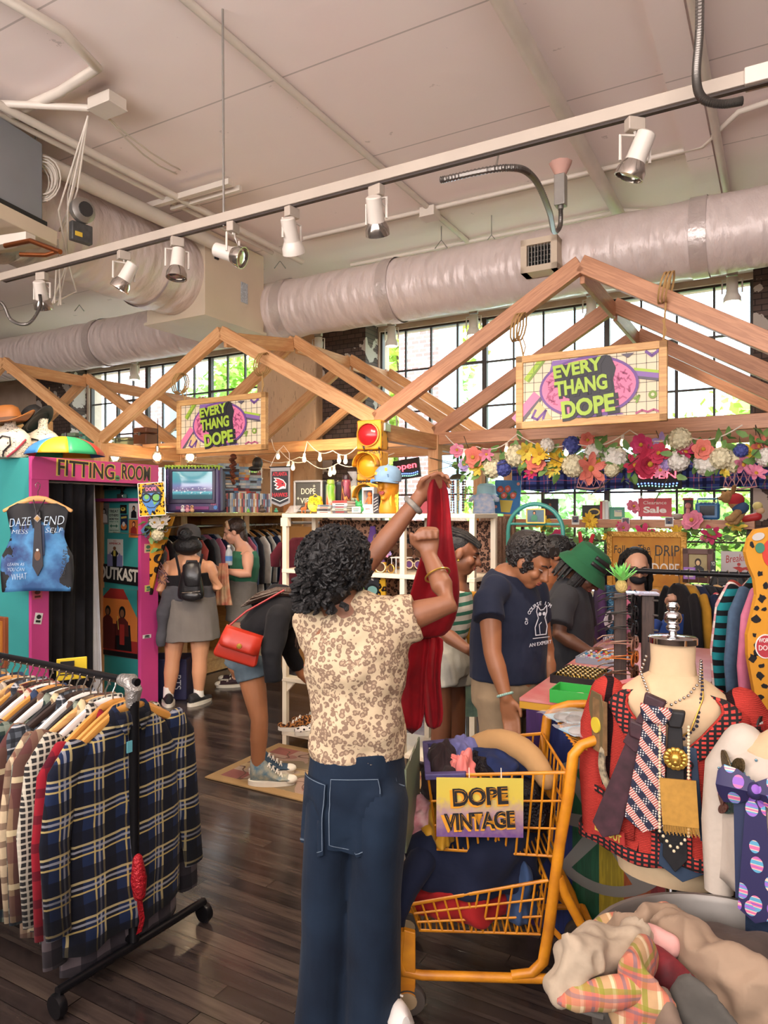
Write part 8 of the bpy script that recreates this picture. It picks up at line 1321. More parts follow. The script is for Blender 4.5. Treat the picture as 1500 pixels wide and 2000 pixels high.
drape('grey_felt','flat grey felt cloth at the front of the tub','cloth',[T(1325,1945,1.66),T(1345,1975,1.63),T(1380,2030,1.60)],[(.085,.02),(.1,.02),(.1,.02)],GRYC,1.9,.005);drape('taupe_cloth','taupe folded cloth between plaid and grey felt','cloth',[T(1290,1950,1.66),T(1300,1990,1.63),T(1310,2040,1.62)],[(.045,.02),(.05,.025),(.05,.02)],cloth('taupe','7c6a5c',(9,.2)),7.9,.008);drape('pink_cloth','small pale pink cloth tucked under the beige fleece','cloth',[T(1265,1825,1.86),T(1310,1845,1.82)],[(.025,.025),(.03,.025)],cloth('pale_pink','d8a49c',(9,.2)),2.9,.01)
heap('mixed clothes filling the inside of the tub','clothes',V((TX,TY,.18)),(.31,.31,.20),cloth('mixed_brown','5a4e48',(7,.5)),3.3,.03)
push(seen,.88)
# ---------------------------------------------------------------- people
def skin(n,c): 
    m = mat('skin_'+n,c,.48,var=(5,.08),bump=(90,.06,.003));b = m.node_tree.nodes['Principled BSDF'];b.inputs['Subsurface Weight'].default_value = .06;b.inputs['Subsurface Radius'].default_value = (.02,.008,.004);return m
HAIR = mat('hair_black','100e0f',.6,var=(30,.4),bump=(45,.9,.01));HBR = mat('hair_brown','3a2820',.45,var=(30,.4),bump=(45,.9,.01));EYW = mat('eye_white','b8aea6',.2);LIPM = mat('lips_rose','9a5048',.45)
def hand(b,Wp,D,T_,curl=.5,fist=False,s=1.0):
    D = V(D).normalized();T_ = V(T_);T_ = (T_-D*T_.dot(D)).normalized();N = D.cross(T_);k = s
    b.chain([Wp-D*.01,Wp+D*.045*k,Wp+D*.088*k],[(.027*k,.019*k),(.039*k,.017*k),(.041*k,.013*k)],T_,12)
    for i,L in enumerate((.074,.083,.077,.06)):
        p = Wp+D*(.088-.004*abs(i-1.2))*k+T_*(.031-.0205*i)*k;pts = [p];a = .15
        for j,f in enumerate((.45,.32,.23)):
            a += curl*(1.5 if fist else .75);d = D*cos(a)+N*sin(a);pts.append(pts[-1]+d*L*f*k)
        b.chain(pts,[.0098*k,.0094*k,.0088*k,.0078*k],T_,8)
    p = Wp+D*.028*k+T_*.03*k;q = p+(D*.6+T_*.65+N*.45).normalized()*.036*k;b.chain([p,q,q+(D*.85+T_*.05+N*.6).normalized()*.03*k],[.0135*k,.0112*k,.009*k],N,8)
def head(b,C,f,u,s=1.0,nose=1):
    f = V(f).normalized();u = V(u);u = (u-f*u.dot(f)).normalized();r = f.cross(u);R = Matrix((r,f,u)).transposed();P = lambda x,y,z: C+R @ V((x*s,y*s,z*s))
    E = lambda x,y,z,a,b2,c: b.ell(P(x,y,z),(a*s,b2*s,c*s),R,16,11)
    E(0,-.012,.03,.074,.095,.083);E(0,.025,-.035,.058,.062,.062);E(0,.048,-.078,.03,.032,.026);E(0,.066,.03,.052,.022,.022)
    for x in (-1,1): E(x*.04,.058,-.022,.024,.025,.026);E(x*.076,-.005,-.005,.010,.02,.031)
    b.chain([P(0,.086,.018),P(0,.099,-.012),P(0,.106,-.026)],[.009*s,.0105*s,.0145*s*nose],r,8)
    for x in (-1,1): E(x*.013,.093,-.028,.010,.011,.009)
    E(0,.082,-.051,.024,.014,.0075);E(0,.080,-.062,.021,.013,.0075);return P,R,r
def face(o,P,R,s,shut=True,lips=LIPM,brow=HAIR):
    e = MB();i = MB();w = MB();l = MB()
    for x in (-1,1):
        e.ell(P(x*.031,.071,.006),(.0135*s,.012*s,.0075*s if not shut else .002),R,10,7);i.ell(P(x*.031,.0805,.004 if not shut else -.001),(.006*s if not shut else .0135,.004*s,.0062*s if not shut else .0018),R,8,6);w.chain([P(x*.013,.088,.026),P(x*.032,.086,.032),P(x*.05,.071,.027)],[.0035*s,.004*s,.002*s],n=6)
    l.ell(P(0,.087,-.0515),(.021*s,.011*s,.0055*s),R,12,7);l.ell(P(0,.085,-.061),(.019*s,.0105*s,.006*s),R,12,7)
    e.build('eyes',EYW,o,world=True);i.build('pupils',HAIR,o,world=True);w.build('eyebrows',brow,o,world=True);l.build('lips',lips,o,world=True)
def person(lab,base,sk,C,f,u,spine,torso,sh,arms,legs,g=1.0,s=1.0,fc=True,voxel=.007):
    """spine: pelvis..neck points; torso: (side, depth) radii; sh: right-left axis; arms: (shoulder, elbow, wrist, handdir, thumb, curl, fist); legs: (hip, knee, ankle)"""
    o = thing('person',lab,'person',(base[0],base[1],0));b = MB();P,R,r = head(b,C,f,u,s)
    b.chain(spine,torso,sh,22);b.chain([spine[-1]-V((0,0,.03)),spine[-1].lerp(C,.5),C+(R @ V((0,-.02,-.03)))*s],[(.07*g,.06*g),.052*s,.052*s],sh,14)
    for a in arms:
        S,E,Wp = a[:3];b.chain([S,S.lerp(E,.45),E,E.lerp(Wp,.35),Wp],[.052*g,.047*g,.038*g,.039*g,.026],(0,0,1),14)
        if len(a) > 3: hand(b,Wp,*a[3:])
    for H,K,A in legs: b.chain([H,H.lerp(K,.5),K,K.lerp(A,.33),A],[.088*g,.074*g,.055*g,.056*g,.034],sh,16)
    remesh(b,'body',sk,o,voxel,4)
    if fc: face(o,P,R,s)
    return o,P,R
def wear(o,nm,m,chains,sh,wr=(.008,9),voxel=.009):
    b = MB()
    for c in chains: b.chain(c[0],c[1],c[2] if len(c) > 2 else sh,22,c[3] if len(c) > 3 else ((0,0) if c is chains[0] else (1,0)))
    return remesh(b,nm,m,o,voxel,5,wr)
def grow(t_,d): return [(a+d,c+d) for a,c in t_]
def curls(b,P,n,rr,seed,m_r=.012,back=True,ctr=(0,-.01,.035),rad=(.09,.11,.1)):
    q = random.Random(seed)
    for i in range(n):
        z = q.uniform(-.75,1);a = q.uniform(0,2*pi);k = math.sqrt(max(0,1-z*z));d = V((cos(a)*k,sin(a)*k,z))
        if d.y > .45 and z < .45: continue
        c0 = V(ctr)+V((d.x*rad[0],d.y*rad[1],d.z*rad[2]));pts = [];t1 = d.orthogonal().normalized();t2 = d.cross(t1)
        for j in range(7): w = j*1.25+i;pts.append(P(*(c0+d*rr*(j/6-.25)+(t1*cos(w)+t2*sin(w))*m_r)))
        b.tube(pts,[.010,.011,.011,.010,.009,.007,.004],6)
def scalp(b,P,R,s,grow_=.008,back=.0): b.ell(P(0,-.032-back,.046),((.076+grow_)*s,(.090+grow_)*s,(.080+grow_)*s),R,20,14)
def lace_top(o,P,R): pass
# --- man in the foreground
Yf = 2.32;X_ = V((1,0,0));C = W(660,1118,Yf);spine = [W(697,1480,Yf),W(697,1390,Yf),W(697,1290,Yf),W(690,1218,Yf),W(665,1185,Yf)];tor = [(.15,.11),(.135,.10),(.155,.115),(.165,.09),(.07,.065)]
aR = (W(772,1215,Yf),W(878,1178,2.34),W(838,1085,2.44),(-.05,.1,1),(-1,.1,-.2),1.0,True);aL = (W(625,1215,2.36),W(722,1095,2.58),W(818,972,2.62),(.75,.05,.75),(-.6,-.5,.6),.75)
SKA = skin('brown','8f5f44');man,P,R = person('person with curly black hair in a leopard shirt holding up a red garment',W(690,2000,Yf),SKA,C,(.62,.75,.1),(0,0,1),spine,tor,X_,[aR,aL],[],.98,1.02,True,.006)
b = MB();scalp(b,P,R,1.02,.012,.0);b.ell(P(0,-.045,-.03),(.075,.07,.075),R);curls(b,P,760,.044,3,.013,rad=(.086,.10,.088));q = random.Random(9)
for i in range(80): a = pi+q.uniform(-.2,1)*pi-.4;p0 = V((.085*cos(a),-.04+.085*sin(a),q.uniform(-.09,.0)));b.tube([P(*(p0+V((cos(a),sin(a),0))*.01*j+V((.006*sin(j*1.6+i),.006*cos(j*1.6+i),-.004*j)))) for j in range(5)],[.011,.011,.010,.008,.004],6)
b.build('hair',HAIR,man,world=True)
SHL = leopard('leopard_cream','c6b293','87705e','ab947a',58,.13,.30);S_ = lambda px,py,Y=Yf: W(px,py,Y)
top = wear(man,'shirt',SHL,[([S_(697,1474),S_(697,1390),S_(698,1290),S_(694,1235),S_(685,1200),S_(668,1180)],[(.158,.125),(.150,.12),(.165,.13),(.175,.115),(.14,.085),(.075,.065)]),([S_(745,1222),S_(785,1212),S_(816,1204)],[(.085,.075),(.075,.078),(.062,.078)],(0,1,0)),([S_(632,1250,2.33),S_(616,1215,2.36),S_(640,1170,2.45),S_(680,1135,2.53)],[.07,.085,.075,.062],(0,1,0))],X_,(.017,9,(1,.8,1.1),2))
D1 = cloth('denim_indigo','0f1a2a',(5,.5),.85,(70,.25,.004),c2='1c2c3f');jn_ = wear(man,'jeans',D1,[([S_(697,1452),S_(697,1520),S_(695,1600)],[(.150,.12),(.162,.14),(.165,.13)]),([S_(652,1560),S_(640,1750),S_(630,2030)],[(.088,.13),(.085,.115),(.095,.12)]),([S_(742,1560,2.28),S_(733,1750,2.28),S_(722,2030,2.26)],[(.092,.13),(.088,.115),(.092,.12)])],X_,(.010,7,(1,1,.35),4))
STI = mat('denim_stitch','6a7a8a',.8);
def pocket(px,py,y,rz):
    def wrap(o,d): k = o.modifiers.new('wrap','SHRINKWRAP');k.target = jn_;k.offset = d;return o
    p = S_(px,py,y)-man.location;pk = lambda s,q: V(((s-.5)*.165,0,.11*(1-2*q)-(.022*(1-abs(2*s-1)) if q > .99 else 0)-.0));wrap(MB().grid(pk,12,14).build('pocket',D1,man,p,rz),.010)
    E = [(-.079,.106),(.079,.106),(.077,-.095),(0,-.122),(-.077,-.095),(-.079,.106)];E = [(x0+(x1-x0)*k/10,z0+(z1-z0)*k/10) for (x0,z0),(x1,z1) in zip(E,E[1:]) for k in range(10)]+[E[-1]]
    wrap(MB().tube([(x,0,z) for x,z in E],.0012,4).build('stitching',STI,man,p,rz),.0125)
pocket(692,1592,Yf-.15,0);pocket(606,1585,Yf-.08,-1.0)
MB().tube([S_(762,1470,2.26),S_(775,1530,2.24),S_(790,1535,2.26)],.002,4).build('stitching',STI,man,world=True)
wb = MB().tube([aL[2].lerp(aL[1],.12)+(V((-.03*cos(a),0,.03*cos(a))).normalized()*abs(0)+V((.707,0,-.707))*.034*cos(a)+V((0,1,0))*.034*sin(a)) for a in (2*pi*i/20 for i in range(20))],.011,8,closed=True).build('wristband',mat('band_grey','9a948a',.8,var=(60,.5)),None,world=True);tag(wb,'grey lettered wristband on the raised wrist of the man','wristband')
bc = aR[2].lerp(aR[1],.42);ax = (aR[1]-aR[2]).normalized();e1 = ax.orthogonal().normalized();e2 = ax.cross(e1);tag(MB().tube([bc+(e1*cos(a)+e2*sin(a))*.043 for a in (2*pi*i/28 for i in range(28))],.0035,6,closed=True).build('bracelet',GLD,world=True),'thin gold bangle on the bent forearm of the man','bracelet')
sneaker('',W(768,2002,2.24),1.9,WHITE,SOLE,LACE,parent=man);sneaker('',W(640,2010,2.34),1.4,WHITE,SOLE,LACE,parent=man)
# red velvet garment held up
RV = cloth('velvet_red','a00f1c',(5,.45),.7,(7,.5,.03),c2='5a0812',sheen=.05);rows = [(932,838,866),(955,832,876),(1000,836,880),(1060,830,884),(1110,815,895),(1160,800,900),(1210,790,892),(1250,780,872)];HH = W(852,935,2.66)
def strip(rows,Y0,dy,ph,amp=.02):
    R_ = []
    for py,xl,xr in rows:
        row = []
        for j in range(25): s = j/24;row.append(W(xl+(xr-xl)*s,py,Y0+dy*(py-930)/500+amp*sin(s*7+py*.010+ph)+1.6*amp*NZ.noise(V((s*4,py*.006,ph)))))
        for j in range(24,-1,-1): s = j/24;row.append(W(xl+(xr-xl)*s,py,Y0+.05+dy*(py-930)/500+.5*amp*sin(s*13+py*.015+ph)))
        R_.append(row)
    return MB().loft(R_)
rg = thing('red_garment','long red velvet garment hanging from the raised hand','garment',W(835,1430,2.62));strip(rows,2.60,.02,0).build('drape',RV,rg,world=True,sub=1);strip([(1225,775,850),(1290,770,832),(1360,778,830),(1435,782,828)],2.62,.02,1).build('leg',RV,rg,world=True,sub=1);strip([(1235,812,876),(1300,820,858),(1350,822,862),(1395,828,868),(1425,832,862)],2.66,.02,2.2).build('leg',RV,rg,world=True,sub=1)
# --- woman in the navy T-shirt
Y = 3.3;sh = V((-.6,-.8,0));C = W(1033,1098,3.22);spine = [W(990,1345,Y),W(993,1270,Y),W(995,1200,Y),W(990,1150,Y),W(990,1128,Y)];tor = [(.175,.15),(.165,.16),(.17,.155),(.165,.105),(.075,.07)];SKB = skin('tan','a06a48')
aR = (W(955,1165,3.12),W(962,1275,3.04),W(988,1362,2.98),(.25,0,-1),(.9,-.4,0),.25);aL = (W(1045,1165,3.45),W(1068,1270,3.5),W(1075,1350,3.4));nb = (W(990,1690,Y),)
wB,P,R = person('person in a navy T-shirt with white print looking down at the counter',W(990,1693,Y),SKB,C,(.72,-.45,-.50),(.25,-.1,1),spine,tor,sh,[aR,aL],[(W(975,1360,3.22),W(985,1530,3.2),W(985,1670,3.22)),(W(1015,1360,3.4),W(1020,1530,3.38),W(1020,1670,3.4))],1.04,1.02)
b = MB();scalp(b,P,R,1.02,.008);curls(b,P,240,.022,5,.009,rad=(.078,.098,.088));b.build('hair',mat('hair_greying','1a1716',.5,var=(60,.6),c2='332e2c',bump=(60,.8,.01)),wB,world=True)
NVY = cloth('tee_navy','23293c',(6,.2));wear(wB,'shirt',NVY,[([W(992,1322,Y),W(993,1270,Y),W(995,1200,Y),W(990,1155,Y),W(990,1136,Y),W(995,1123,Y)],[(.195,.175),(.182,.178),(.185,.17),(.188,.128),(.14,.11),(.095,.09)]),([W(968,1150,3.15),W(952,1172,3.1),W(955,1210,3.05)],[.066,.068,.070],(0,1,0)),([W(1040,1155,3.42),W(1050,1210,3.48)],[.075,.07])],sh,(.008,8,(1,1,.7),1));wear(wB,'trousers',cloth('khaki','9a8468',(7,.2)),[([W(990,1295,Y),W(990,1370,Y)],[(.178,.155),(.185,.16)]),([W(975,1360,3.22),W(980,1520,3.2),W(985,1660,3.22)],[.105,.085,.07]),([W(1015,1360,3.4),W(1020,1520,3.38),W(1020,1660,3.4)],[.105,.085,.07])],sh,(.006,9))
tg = bpy.data.objects.new('shirt_print',None);COL.objects.link(tg);tg.parent = wB;pr_ = W(1003,1205,3.3)+V((.5,-.87,0))*.186;tg.location = pr_-wB.location;tg.rotation_euler = (.05,0,.52);INKW = mat('print_ink','c9ccd4',.8)
for k,ch in enumerate("OF COURSE I'M"): a = pi*.98-k*.175;text(tg,ch,.085*cos(a),.085*sin(a)-.0,.017,INKW,-.0,'print_letter',a-pi/2)
text(tg,'AN EXPERT',0,-.095,.016,INKW,0,'print_letter',.05,.13);decal(tg,'print_cat',stroke([(-.03,.05),(-.025,.075),(-.008,.055),(.01,.057),(.028,.075),(.03,.045),(.02,.02),(.035,-.02),(.03,-.055),(-.03,-.055),(-.035,-.02),(-.018,.02),(-.03,.05)],.004)+[oval(-.01,.038,.008),oval(.014,.038,.008)]+stroke([(-.045,-.068),(.05,-.068)],.003)+stroke([(-.005,-.05),(-.012,-.01),(.0,-.0)],.003),INKW,0)
sneaker('',W(990,1693,3.22),-.4,SHBLK,SOLE,LACE,parent=wB);sneaker('',W(1020,1680,3.38),-.4,SHBLK,SOLE,LACE,parent=wB)
q = thing('sunglasses','black sunglasses pushed up on the greying hair of the navy shirt person','sunglasses',P(0,0,0));
for x in (-.034,.034): MB().prism(oval(0,0,.03,.022),-.004,.004).build('lens',BLACK,q,P(x,.072,.098)-q.location,.9)
MB().tube([P(-.065,.06,.09),P(-.082,.0,.06),P(-.083,-.04,.03)],.004,6).tube([P(.065,.06,.09),P(.082,.0,.06),P(.083,-.04,.03)],.004,6).build('temples',BLACK,q,world=True)
def ring_on(a,k,r,m,lab,cat='bracelet'): 
    c = a[2].lerp(a[1],k);ax = (a[1]-a[2]).normalized();e1 = ax.orthogonal().normalized();e2 = ax.cross(e1);b = MB();[b.ell(c+(e1*cos(t_)+e2*sin(t_))*r,.006,n=6,m=5) for t_ in (2*pi*i/22 for i in range(22))];tag(b.build('bracelet',m,world=True),lab,cat)
ring_on(aR,.06,.031,mat('bead_mint','9ac0b4',.4),'bead bracelet on the wrist of the navy shirt person')
# --- person in the green bucket hat
Y = 4.0;sh = V((-.35,-.94,0));C = W(1140,1118,3.95);spine = [W(1105,1330,Y),W(1105,1260,Y),W(1108,1200,Y),W(1112,1160,Y),W(1118,1138,Y)];tor = [(.155,.13),(.15,.13),(.16,.13),(.16,.095),(.07,.065)];aR = (W(1100,1170,3.83),W(1092,1240,3.75),W(1150,1272,3.7),(.9,-.1,-.3),(.2,-.5,.8),.4);aL = (W(1130,1170,4.18),W(1140,1240,4.2),W(1170,1275,4.05),(.9,-.2,-.3),(.2,.5,.8),.4)
SKC = skin('deep','5f3d2c');pC,P,R = person('person in a green bucket hat and dark grey T-shirt picking at the jewellery',W(1105,1572,Y),SKC,C,(.75,-.35,-.65),(.55,-.2,.8),spine,tor,sh,[aR,aL],[(W(1095,1340,3.9),W(1100,1470,3.9),W(1100,1555,3.9)),(W(1115,1340,4.1),W(1115,1470,4.1),W(1115,1555,4.1))],1.02,1.0)
GRY = cloth('tee_charcoal','34353a',(6,.2));wear(pC,'shirt',GRY,[([W(1105,1318,Y),W(1105,1260,Y),W(1108,1200,Y),W(1112,1165,Y),W(1116,1148,Y),W(1121,1138,Y)],[(.18,.155),(.168,.148),(.175,.145),(.178,.115),(.13,.10),(.09,.085)]),([W(1105,1165,3.86),W(1097,1185,3.80),W(1090,1220,3.76)],[.068,.07,.072]),([W(1130,1165,4.15),W(1140,1220,4.2)],[.08,.075])],sh,(.008,8));wear(pC,'trousers',GM['black'],[([W(1105,1310,Y),W(1105,1350,Y)],[(.16,.135),(.165,.14)]),([W(1095,1340,3.9),W(1100,1555,3.9)],[.09,.07]),([W(1115,1340,4.1),W(1115,1555,4.1)],[.09,.07])],sh)
b = MB();scalp(b,P,R,1.0,.006);q = random.Random(4)
for i in range(46): a = q.uniform(.65,2.35)*pi-.5*pi+pi/2;x,y = .088*cos(a),-.02+.10*sin(a)*(1 if sin(a) < 0 else .6);b.tube([P(x,y,.03),P(x*1.1,y*1.1,-.03),P(x*1.12+.005*q.random(),y*1.1,-.085-.03*q.random())],[.011,.010,.006],6)
b.build('hair',HAIR,pC,world=True);tg = bpy.data.objects.new('shirt_print',None);COL.objects.link(tg);tg.parent = pC;tg.location = W(1140,1215,3.95)+V((.78,-.6,0))*.145-pC.location;tg.rotation_euler = (0,0,.8);decal(tg,'print_portrait',[blobby(0,.03,.05,12,.25)],INKW,0);decal(tg,'print_portrait',[blobby(0.005,.035,.025,9,.25)],GRY,-.002);text(tg,'LIFE WAS',0,-.075,.024,INKW,0,'print_letter',0,.13)
ht = thing('bucket_hat','dark green bucket hat with darker patches on the bending person','hat',P(0,0,.06));HG = cloth('hat_green','23583a',(10,.15));M3 = R.to_4x4();M3.translation = P(0,-.015,.05);b = MB().lathe([(.145,-.055),(.135,-.045),(.115,-.012),(.10,.0),(.095,.05),(.085,.085),(.06,.1),(.001,.105)],n=32,sy=1.12).xf(M3);b.build('shell',HG,ht,world=True,solid=.004)
for z in (.018,.055): b = MB().loft([[V((.1*cos(a)*k,.112*sin(a)*k,zz)) for a in (.2+j*.11 for j in range(11))] for zz,k in ((z,1.0),(z+.022,.975))],cap=False,closed=False).xf(M3);b.build('patch',BLACK,ht,world=True,solid=.008)
# --- bare shouldered person behind, masked person
def simple(lab,Y,px,C,f,u,sk,tor,hairm,topm,shx,arms,zt,feet=True,g=1.0,glasses_=False,tops=(1165,1330)):
    sp = [W(px,1000+(CH-.86)*F/Y,Y),W(px,1000+(CH-1.03)*F/Y,Y),W(px,zt+45,Y),W(px,zt+14,Y),W(px,zt,Y)];gz = 1000+CH*F/Y;lg = [(V((sp[0].x,Y,.84))+shx*k,V((sp[0].x,Y,.45))+shx*k,V((sp[0].x,Y,.08))+shx*k) for k in (-.09,.09)]
    o,P,R = person(lab,(sp[0].x,Y),sk,C,f,u,sp,tor,shx,arms,lg,g);
    if topm: wear(o,'top',topm,[([W(px,tops[1],Y),W(px,(tops[0]+tops[1])/2,Y),W(px,tops[0],Y)],grow(tor[:3],.016))],shx);wear(o,'trousers',GM['black'],[([sp[0]+V((0,0,.09)),sp[0]+V((0,0,-.06))],grow(tor[:1]*2,.012))]+[([a,b2,c],[.1,.08,.06]) for a,b2,c in lg],shx)
    return o,P,R,sp
T0 = [(.15,.12),(.135,.11),(.15,.11),(.15,.085),(.065,.06)]
pD,P,R,sp = simple('bare shouldered person in glasses behind the navy shirt person',4.6,1072,W(1092,1087,4.55),(.8,-.3,-.35),(.3,0,1),skin('umber','8a5638'),T0,HAIR,cloth('tube_top','5a3a36',(6,.2)),V((-.5,-.85,0)),[(W(1052,1145,4.5),W(1050,1220,4.45),W(1080,1280,4.4))],1122,tops=(1185,1300))
b = MB();scalp(b,P,R,1,.010);b.ell(P(0,-.12,.02),(.06,.055,.06),R);curls(b,P,120,.018,8,.008,rad=(.08,.1,.088));b.build('hair',HAIR,pD,world=True);MB().tube([P(.018,.098,.01),P(.05,.088,.015),P(.058,.082,-.015),P(.025,.098,-.02)],.002,5,closed=True).tube([P(.058,.08,.01),P(.08,0,.005)],.002,5).build('glasses',GLD,pD,world=True)
pE,P,R,sp = simple('person in a black flowered mask and glasses looking through the rack',4.85,1240,W(1243,1108,4.8),(-.1,-.95,-.25),(0,0,1),skin('light','c9987c'),T0,HAIR,GM['black'],X_,[(W(1202,1165,4.85),W(1208,1235,4.75),W(1230,1290,4.55)),(W(1280,1165,4.85),W(1320,1230,4.75),W(1315,1190,4.5),(0,0,1),(-1,0,0),.9,True)],1152,tops=(1162,1300))
b = MB();scalp(b,P,R,1,.003,.012);q = random.Random(2)
for i in range(70):
    x = q.choice((-1,1))*q.uniform(.04,.085);y = -.05-.05*q.random()+(.03 if abs(x) > .078 else 0);b.tube([P(x*.6,y*.6-.0,.11),P(x*1.08,y,.05),P(x*1.2,y-.01,-.03),P(x*1.3+.01*sin(i),y+.01,-.10),P(x*1.25+.012*cos(i),y,-.2)],[.012,.015,.014,.013,.006],6)
b.build('hair',HAIR,pE,world=True);b = MB();b.ell(P(0,.055,-.062),(.055,.052,.036),R,18,10);b.build('mask',M_DF,pE,world=True);b = MB()
for x in (-.033,.033): b.tube([P(x+.027*cos(a),.095,.004+.021*sin(a)) for a in (2*pi*i/16 for i in range(16))],.0025,5,closed=True)
b.tube([P(.06,.09,.008),P(.08,.0,.01)],.002,5).tube([P(-.06,.09,.008),P(-.08,.0,.01)],.002,5).build('glasses',GREYB,pE,world=True)
garment(LONG[0],'hanging_dress','blue dress with small yellow shapes held by the masked person','dress',W(1322,1180,4.35),RZ+.9,mat('dress_blue','24488f',.8,var=(16,.9),c2='2c3f7a'),None,small=True).scale = (.7,1,.62)
# --- person in green stripes
Y = 3.9;sh = V((-.25,-.97,0));C = W(902,1082,3.85);spine = [W(862,1290,Y),W(868,1235,Y),W(880,1180,Y),W(888,1148,Y),W(890,1130,Y)];tor = [(.165,.145),(.135,.115),(.145,.12),(.14,.085),(.06,.055)];aR = (W(878,1160,3.74),W(862,1232,3.66),W(912,1268,3.58),(.85,-.1,-.35),(.3,-.5,.7),.6);lg = [(W(850,1300,3.80),W(862,1420,3.78),W(858,1570,3.85)),(W(878,1300,4.0),W(890,1420,3.98),W(888,1570,4.02))]
SKF = skin('brown_warm','7d4f36');pF,P,R = person('person with cornrows in a green and white striped top',W(870,1586,Y),SKF,C,(.92,-.2,-.28),(.28,0,1),spine,tor,sh,[aR],lg,1.0,1.0)
b = MB();scalp(b,P,R,1.0,.0015);b.build('hair',HAIR,pF,world=True);b = MB()
for k in range(9):
    x = -.066+.0165*k;b.tube([P(x*(1-.25*abs(j-3)/4),.085-.045*j,.035+.088*sin(min(1,(j+1.2)/4.2)*pi*.52)*(1-(x/.11)**2)) if j < 5 else P(x*.6,-.118,.06-.035*(j-5)) for j in range(7)],.0085,6)
b.build('braids',HAIR,pF,world=True);MB().ell(P(.082,-.0,-.036),.007,n=8,m=6).build('earring',GLD,pF,world=True)
STP = plaid('green_stripes','d8d4c8',[],[(.05,.02,0,'3f7d68',1)]);wear(pF,'top',STP,[(spine[1:4],grow(tor[1:4],.012))],sh,(.005,9));wear(pF,'shorts',cloth('denim_pale','b5b2a4',(12,.2),.9,(40,.3,.006)),[([W(866,1242,Y),W(862,1290,Y),W(860,1312,Y)],[(.148,.13),(.178,.16),(.175,.155)]),([W(850,1295,3.80),W(853,1338,3.79)],[.115,.118]),([W(878,1295,4.0),W(882,1338,3.99)],[.115,.118])],sh,(.006,9))
for x,yy in ((858,3.85),(888,4.02)): sneaker('',W(x,1590,yy),-.2,SHBLK,SOLE,LACE,parent=pF)
tag(MB().chain([W(924,1165,4.1),W(926,1215,4.1),W(928,1270,4.05)],[(.03,.05),(.04,.06),(.05,.06)],(0,1,0)).build('mustard_cardigan',cloth('mustard_knit','b07f2c',(9,.25)),world=True),'mustard cardigan strip hanging behind the striped top person','cardigan');tag(strip([(1285,908,934),(1340,904,938),(1400,906,936)],4.1,.0,0,.012).build('leaf_bag',mat('bag_leaf','6a8a84',.8,var=(14,.8),c2='9ab8a0'),world=True),'grey green leaf print bag hanging beside the shorts','bag')
# --- back view person with the backpack
Y = 6.15;C = W(370,1056,6.12);spine = [W(372,1200,Y),W(370,1160,Y),W(368,1120,Y),W(367,1098,Y),W(368,1083,Y)];tor = [(.19,.15),(.165,.13),(.18,.135),(.175,.09),(.07,.065)];SKG = skin('fair','d39a74');lg = [(W(345,1215,Y),W(337,1290,6.12),W(330,1362,6.1)),(W(392,1215,Y),W(390,1290,6.12),W(388,1360,6.12))]
aL = (W(330,1108,Y),W(312,1150,6.1),W(330,1165,6.35));aR = (W(408,1108,Y),W(425,1145,6.15),W(400,1150,6.42))
pG,P,R = person('tattooed person seen from behind in a cap with a black backpack',W(360,1372,Y),SKG,C,(.1,.97,-.2),(0,.1,1),spine,tor,X_,[aL,aR],lg,1.15,1.0,False)
b = MB();scalp(b,P,R,1,.014);b.ell(P(0,-.03,-.05),(.125,.085,.082),R,22,12);b.build('hair',HAIR,pG,world=True);cp = thing('baseball_cap','charcoal cap worn by the person seen from behind','cap',P(0,0,.08));M3 = R.to_4x4();M3.translation = P(0,-.02,.05);CAPM = cloth('cap_charcoal','4c4a4a',(10,.3));MB().lathe([(.098,-.025),(.098,.02),(.085,.06),(.05,.085),(.001,.092)],n=24,sy=1.12).xf(M3).build('crown',CAPM,cp,world=True);MB().ell((0,.13,-.015),(.075,.08,.01)).xf(M3).build('brim',CAPM,cp,world=True);MB().tube([(.03*cos(a),-.108,-.012+.03*sin(a)) for a in (pi*i/10 for i in range(11))],.007,6).xf(M3).build('strap',BLACK,cp,world=True)
wear(pG,'top',GM['black'],[([W(370,1148,Y),W(368,1120,Y)],[(.19,.155),(.20,.152)])],X_,(.003,9));wear(pG,'tied_shirt',cloth('shirt_grey','54545a',(8,.25)),[([W(371,1142,Y),W(370,1170,Y)],[(.20,.165),(.222,.18)]),([W(330,1160,6.05),W(318,1200,6.0),W(314,1262,6.02)],[(.06,.05),(.055,.045),(.03,.03)])],X_,(.012,8));wear(pG,'skirt',cloth('skirt_grey','7c7670',(5,.2)),[([W(372,1165,Y),W(373,1205,Y),W(374,1248,Y)],[(.212,.175),(.228,.19),(.242,.20)])],X_,(.012,7,(1,1,.2),1))
MB().tube([W(343,1082,5.98),W(350,1115,5.98),W(352,1145,5.96)],.012,6).tube([W(395,1082,5.98),W(388,1115,5.98),W(386,1145,5.96)],.012,6).build('straps',GM['black'],pG,world=True)
tt = MB();q = random.Random(1)
for i in range(26): a = W(q.uniform(306,324),q.uniform(1098,1142),6.03);tt.tube([a,a+V((.02*q.random(),-.01,.02)),a+V((.03,-.0,-.02*q.random()))],.004,4)
tt.build('tattoo',mat('tattoo_ink','7a5a5c',.6),pG,world=True)
